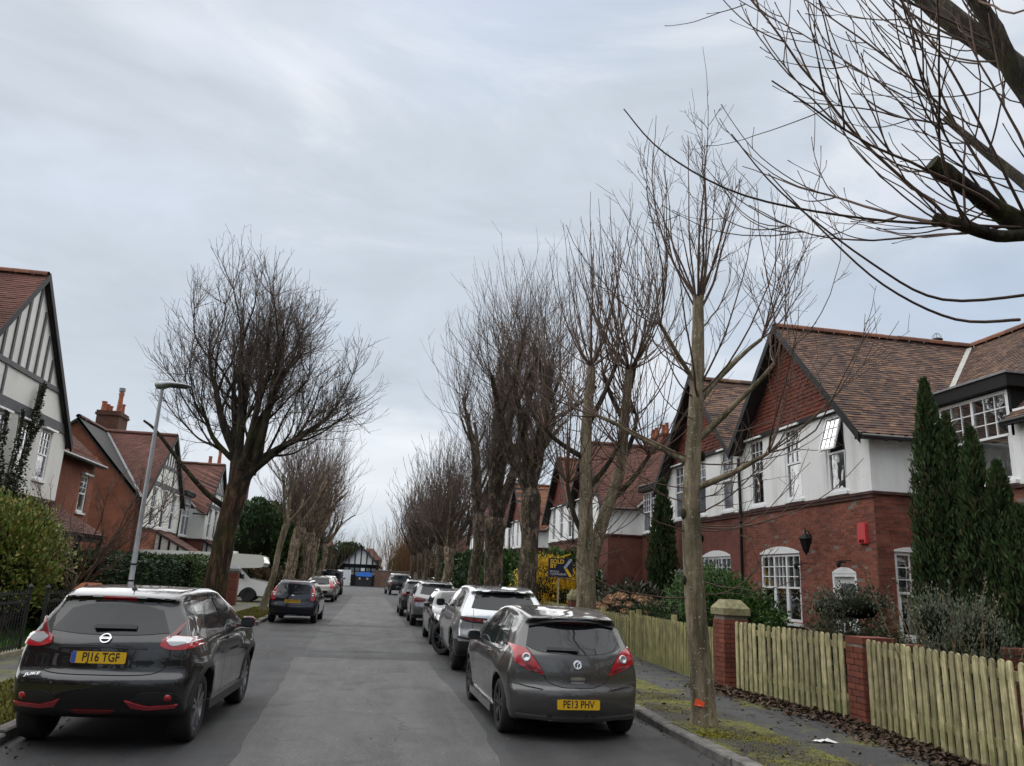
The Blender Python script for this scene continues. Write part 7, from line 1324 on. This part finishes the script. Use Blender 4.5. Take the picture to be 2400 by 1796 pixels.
def simple(label, loc, hd, L, H, W, side, belt, wheels, wr, P, glass, lights, plate=None, plate_z=.7, badge=None, face=1, h=.04, rim=ALLOY, lowz=None, upw=.62, shoulder=0., lightmat=RED, silver=None, roofbars=False, group='cars parked along both kerbs', bow=(.18, .22)):
    wl = W/2; low = [(-.1, wl*.74), (.0, wl*.8), (.12, wl*.89), (.35, wl*.96), (.8, wl*.99), (L*.5, wl*.995), (L*.8, wl*.97), (L*.93, wl*.86), (L+.1, wl*.6)]
    u = wl*upw; up = [(-.1, u*.8), (.35, u*.92), (1, u), (L*.5, u), (L*.75, u*1.05), (L+.1, u*.9)]
    c = Car('parked_car', label, loc, hd, L, H, wl, side, low, up, std_sec(belt, H), wheels, wr, P, bow, .025, .06, h, .02+shoulder, belt*.62, wr+.055, lower=(lambda x, y: np.full(x.shape, lowz)) if lowz else None)
    c.put_wheels(rim, 5, True, .2, inset=.03)
    gz, gt, gw, gw2 = glass
    c.patch('rear', [(gw, gz+.03), (gw*.6, gz), (0, gz-.01), (-gw*.6, gz), (-gw, gz+.03)], [(gw2, gt-.03), (gw2*.6, gt), (0, gt+.005), (-gw2*.6, gt), (-gw2, gt-.03)], GLASS, 'rear_window', nu=16, nv=7)
    for s in (1, -1):
        lo, hi = lights; c.patch('rear', [(s*a, b) for a, b in lo], [(s*a, b) for a, b in hi], lightmat, 'tail_light', .014, nu=12, nv=7)
    x1, x2, x3, x4 = L*.16, L*.36, L*.38, L*.66; t = H-.12
    c.sides([(x1, belt+.07), (x2*.8, belt+.04), (x2, belt+.03)], [(x1+.2, t-.1), (x2*.8, t), (x2, t+.01)], GLASS2, 'rear_door_window', nu=10, nv=6); c.sides([(x3, belt+.03), (L*.5, belt+.03), (x4, belt+.04)], [(x3, t+.01), (L*.47, t), (x4-.42, t-.07)], GLASS2, 'door_window', nu=10, nv=6)
    c.patch('top', [(L*.58, u*.85), (L*.595, 0), (L*.58, -u*.85)], [(L*.70, wl*.7), (L*.73, 0), (L*.70, -wl*.7)], GLASS, 'windscreen', nu=8, nv=6)
    c.seam('left', [(x2+.04, belt), (x2+.05, .6), (x2, .34)]); c.seam('right', [(x2+.04, belt), (x2+.05, .6), (x2, .34)]); c.seam('rear', [(wl*.7, belt-.05), (wl*.68, .66), (0, .6), (-wl*.68, .66), (-wl*.7, belt-.05)], .012, 24)
    if plate is not None: c.plate(plate, plate_z, 0, 0, False)
    if badge: c.badge(badge[0], badge[1], .05)
    c.wiper(0, gz+.03, -gw*.5, gz+.04)
    c.mirror(x4-.12, wl*.93, belt+.05, sz=(.1, .18, .13))
    if roofbars:
        for s in (1, -1):
            mb = MB(); mb.tube([(.6, s*u*.9, H-.03), (.8, s*u*.92, H+.03), (L*.5, s*u*.92, H+.03), (L*.52, s*u*.92, H-.03)], .018, 6); mb.build('roof_rail', CHROME, c.root, True)
    finish(c); return c
FIESTA = [(.1, .3), (.03, .42), (.0, .55), (.05, .72), (.07, .85), (.12, 1.0), (.2, 1.2), (.28, 1.36), (.4, 1.42), (1.0, 1.46), (1.8, 1.45), (2.2, 1.38), (2.9, 1.02), (3.3, .96), (3.7, .84), (3.88, .68), (3.9, .45), (3.75, .25), (.5, .24)]
VT = ([(.60, .78), (.68, .76), (.76, .8)], [(.56, 1.3), (.6, 1.32), (.65, 1.3)])
c = simple('dark navy hatchback with tall red tail lights, parked beyond the black crossover', (-2.42, 27.3, 0), heading(1.5), 3.92, 1.45, 1.70, FIESTA, .98, (.72, 3.2), .3, paint('paint_navy', (.008, .009, .022), .3, .25, .1), (.98, 1.29, .56, .5), VT, 'SD07 XTW', .74, (.93, 'oval'), h=.03)
c.patch('rear', [(.2, 1.37), (0, 1.375), (-.2, 1.37)], [(.2, 1.4), (0, 1.405), (-.2, 1.4)], DRED, 'brake_light')
for s in (1, -1):
    for z in (.93, 1.0):
        p, n = c.hit('rear', (s*.655, z)); mb = MB(); mb.lathe([(.001, .025), (.035, .025), (.04, .01)], (0, 0, 0), 14); o = mb.build('lamp_lens', LCLEAR, c.root, True); o.location = p; o.rotation_euler = Vector(n).to_track_quat('Z', 'Y').to_euler()
V60 = [(.12, .3), (.02, .45), (0, .62), (.05, .78), (.12, .95), (.3, 1.15), (.5, 1.36), (.48, 1.42), (.8, 1.44), (1.6, 1.48), (2.3, 1.44), (3.1, 1.05), (3.6, .98), (4.3, .85), (4.58, .68), (4.6, .42), (4.4, .22), (.5, .22)]
simple('bronze-silver estate car with shouldered red tail lights, behind the dark navy hatchback', (-2.72, 46.2, 0), heading(1), 4.63, 1.484, 1.86, V60, .98, (1.0, 3.77), .32, paint('paint_bronze', (.33, .30, .27), .7, .3, .2), (1.0, 1.36, .6, .5), ([(.62, .82), (.74, .8), (.86, .82)], [(.60, 1.25), (.67, 1.2), (.84, .98)]), None, badge=None, lowz=.42, shoulder=.03)
simple('small pale grey-blue hatchback on the left, in front of the dark green off-roader', (-2.75, 54.5, 0), heading(0), 3.9, 1.45, 1.70, FIESTA, .98, (.72, 3.2), .3, paint('paint_greyblue', (.22, .25, .29), .5, .3, .2), (.98, 1.29, .56, .5), VT, None, h=.045)
BOX = [(.15, .45), (.05, .5), (.03, .9), (.05, 1.2), (.1, 1.75), (.3, 1.85), (1.5, 1.88), (2.3, 1.84), (2.45, 1.8), (2.8, 1.25), (3.0, 1.2), (3.9, 1.15), (4.05, 1.1), (4.1, .8), (4.05, .5), (3.8, .42), (.5, .42)]
simple('boxy dark green off-roader, farthest car of the left row', (-2.75, 60.5, 0), heading(0), 4.1, 1.88, 1.8, BOX, 1.2, (.85, 3.2), .39, paint('paint_darkgreen', (.028, .036, .034), .2, .35, .2), (1.22, 1.68, .6, .58), ([(.72, .8), (.78, .8), (.82, .82)], [(.72, 1.0), (.78, 1.0), (.82, 1.0)]), None, h=.045, upw=.84)
SUVS = [(.12, .34), (.03, .5), (.0, .68), (.05, .85), (.08, 1.0), (.25, 1.2), (.42, 1.44), (.36, 1.52), (.7, 1.57), (1.4, 1.61), (2.1, 1.58), (2.5, 1.48), (3.1, 1.12), (3.6, 1.04), (4.1, .95), (4.36, .78), (4.4, .5), (4.2, .26), (.5, .27)]
simple('silver-grey compact SUV with wide dark red tail lights, third car on the right', (2.42, 27.9, 0), heading(0), 4.4, 1.6, 1.83, SUVS, 1.06, (.85, 3.5), .345, paint('paint_greysilver', (.25, .255, .26), .7, .3, .2), (1.12, 1.47, .62, .52), ([(.42, .88), (.62, .85), (.86, .88)], [(.42, .98), (.62, 1.02), (.87, 1.05)]), '', .78, lowz=.42, lightmat=DRED)
simple('black SUV with roof rails, farther along the right row', (2.28, 33.9, 0), heading(0), 4.6, 1.68, 1.88, SUVS, 1.1, (.9, 3.65), .36, paint('paint_black2', (.012, .012, .013), .2, .3, .2), (1.16, 1.55, .64, .54), ([(.5, .92), (.66, .9), (.88, .95)], [(.5, 1.02), (.66, 1.06), (.88, 1.08)]), None, lightmat=DRED, roofbars=True)
RRS = [(.15, .42), (.05, .5), (.03, .8), (.05, 1.05), (.2, 1.4), (.28, 1.7), (.5, 1.78), (1.5, 1.81), (2.4, 1.78), (3.1, 1.22), (3.5, 1.17), (4.4, 1.1), (4.7, .9), (4.75, .6), (4.6, .35), (.5, .38)]
simple('black full-size SUV standing near the brick wall at the street end', (2.75, 67, 0), heading(-6), 4.75, 1.81, 1.95, RRS, 1.15, (.95, 3.8), .38, paint('paint_black3', (.01, .01, .011), .2, .3, .15), (1.2, 1.64, .68, .6), ([(.74, .85), (.8, .85), (.9, .88)], [(.74, 1.15), (.8, 1.15), (.9, 1.12)]), None, lightmat=DRED, h=.045, upw=.72)
# --- dark hatchback facing the camera between the two SUVs
c = simple('black hatchback facing the other way, mostly hidden in front of the silver luxury SUV', (2.5, 24.4, 0), R(-90), 4.1, 1.46, 1.76, FIESTA if False else [(.1, .3), (.03, .42), (.0, .55), (.05, .75), (.1, .92), (.25, 1.15), (.45, 1.34), (.8, 1.43), (1.5, 1.46), (2.0, 1.42), (2.4, 1.34), (3.0, 1.02), (3.4, .96), (3.85, .84), (4.06, .68), (4.08, .45), (3.95, .24), (.5, .22)], .97, (.75, 3.3), .32, paint('paint_black4', (.008, .008, .009), .2, .25, .15), (.98, 1.29, .58, .5), VT, None)
for s in (1, -1): c.patch('front', [(s*.5, .66), (s*.65, .66), (s*.78, .7)], [(s*.5, .76), (s*.65, .79), (s*.77, .82)], LCLEAR, 'headlight', .01)
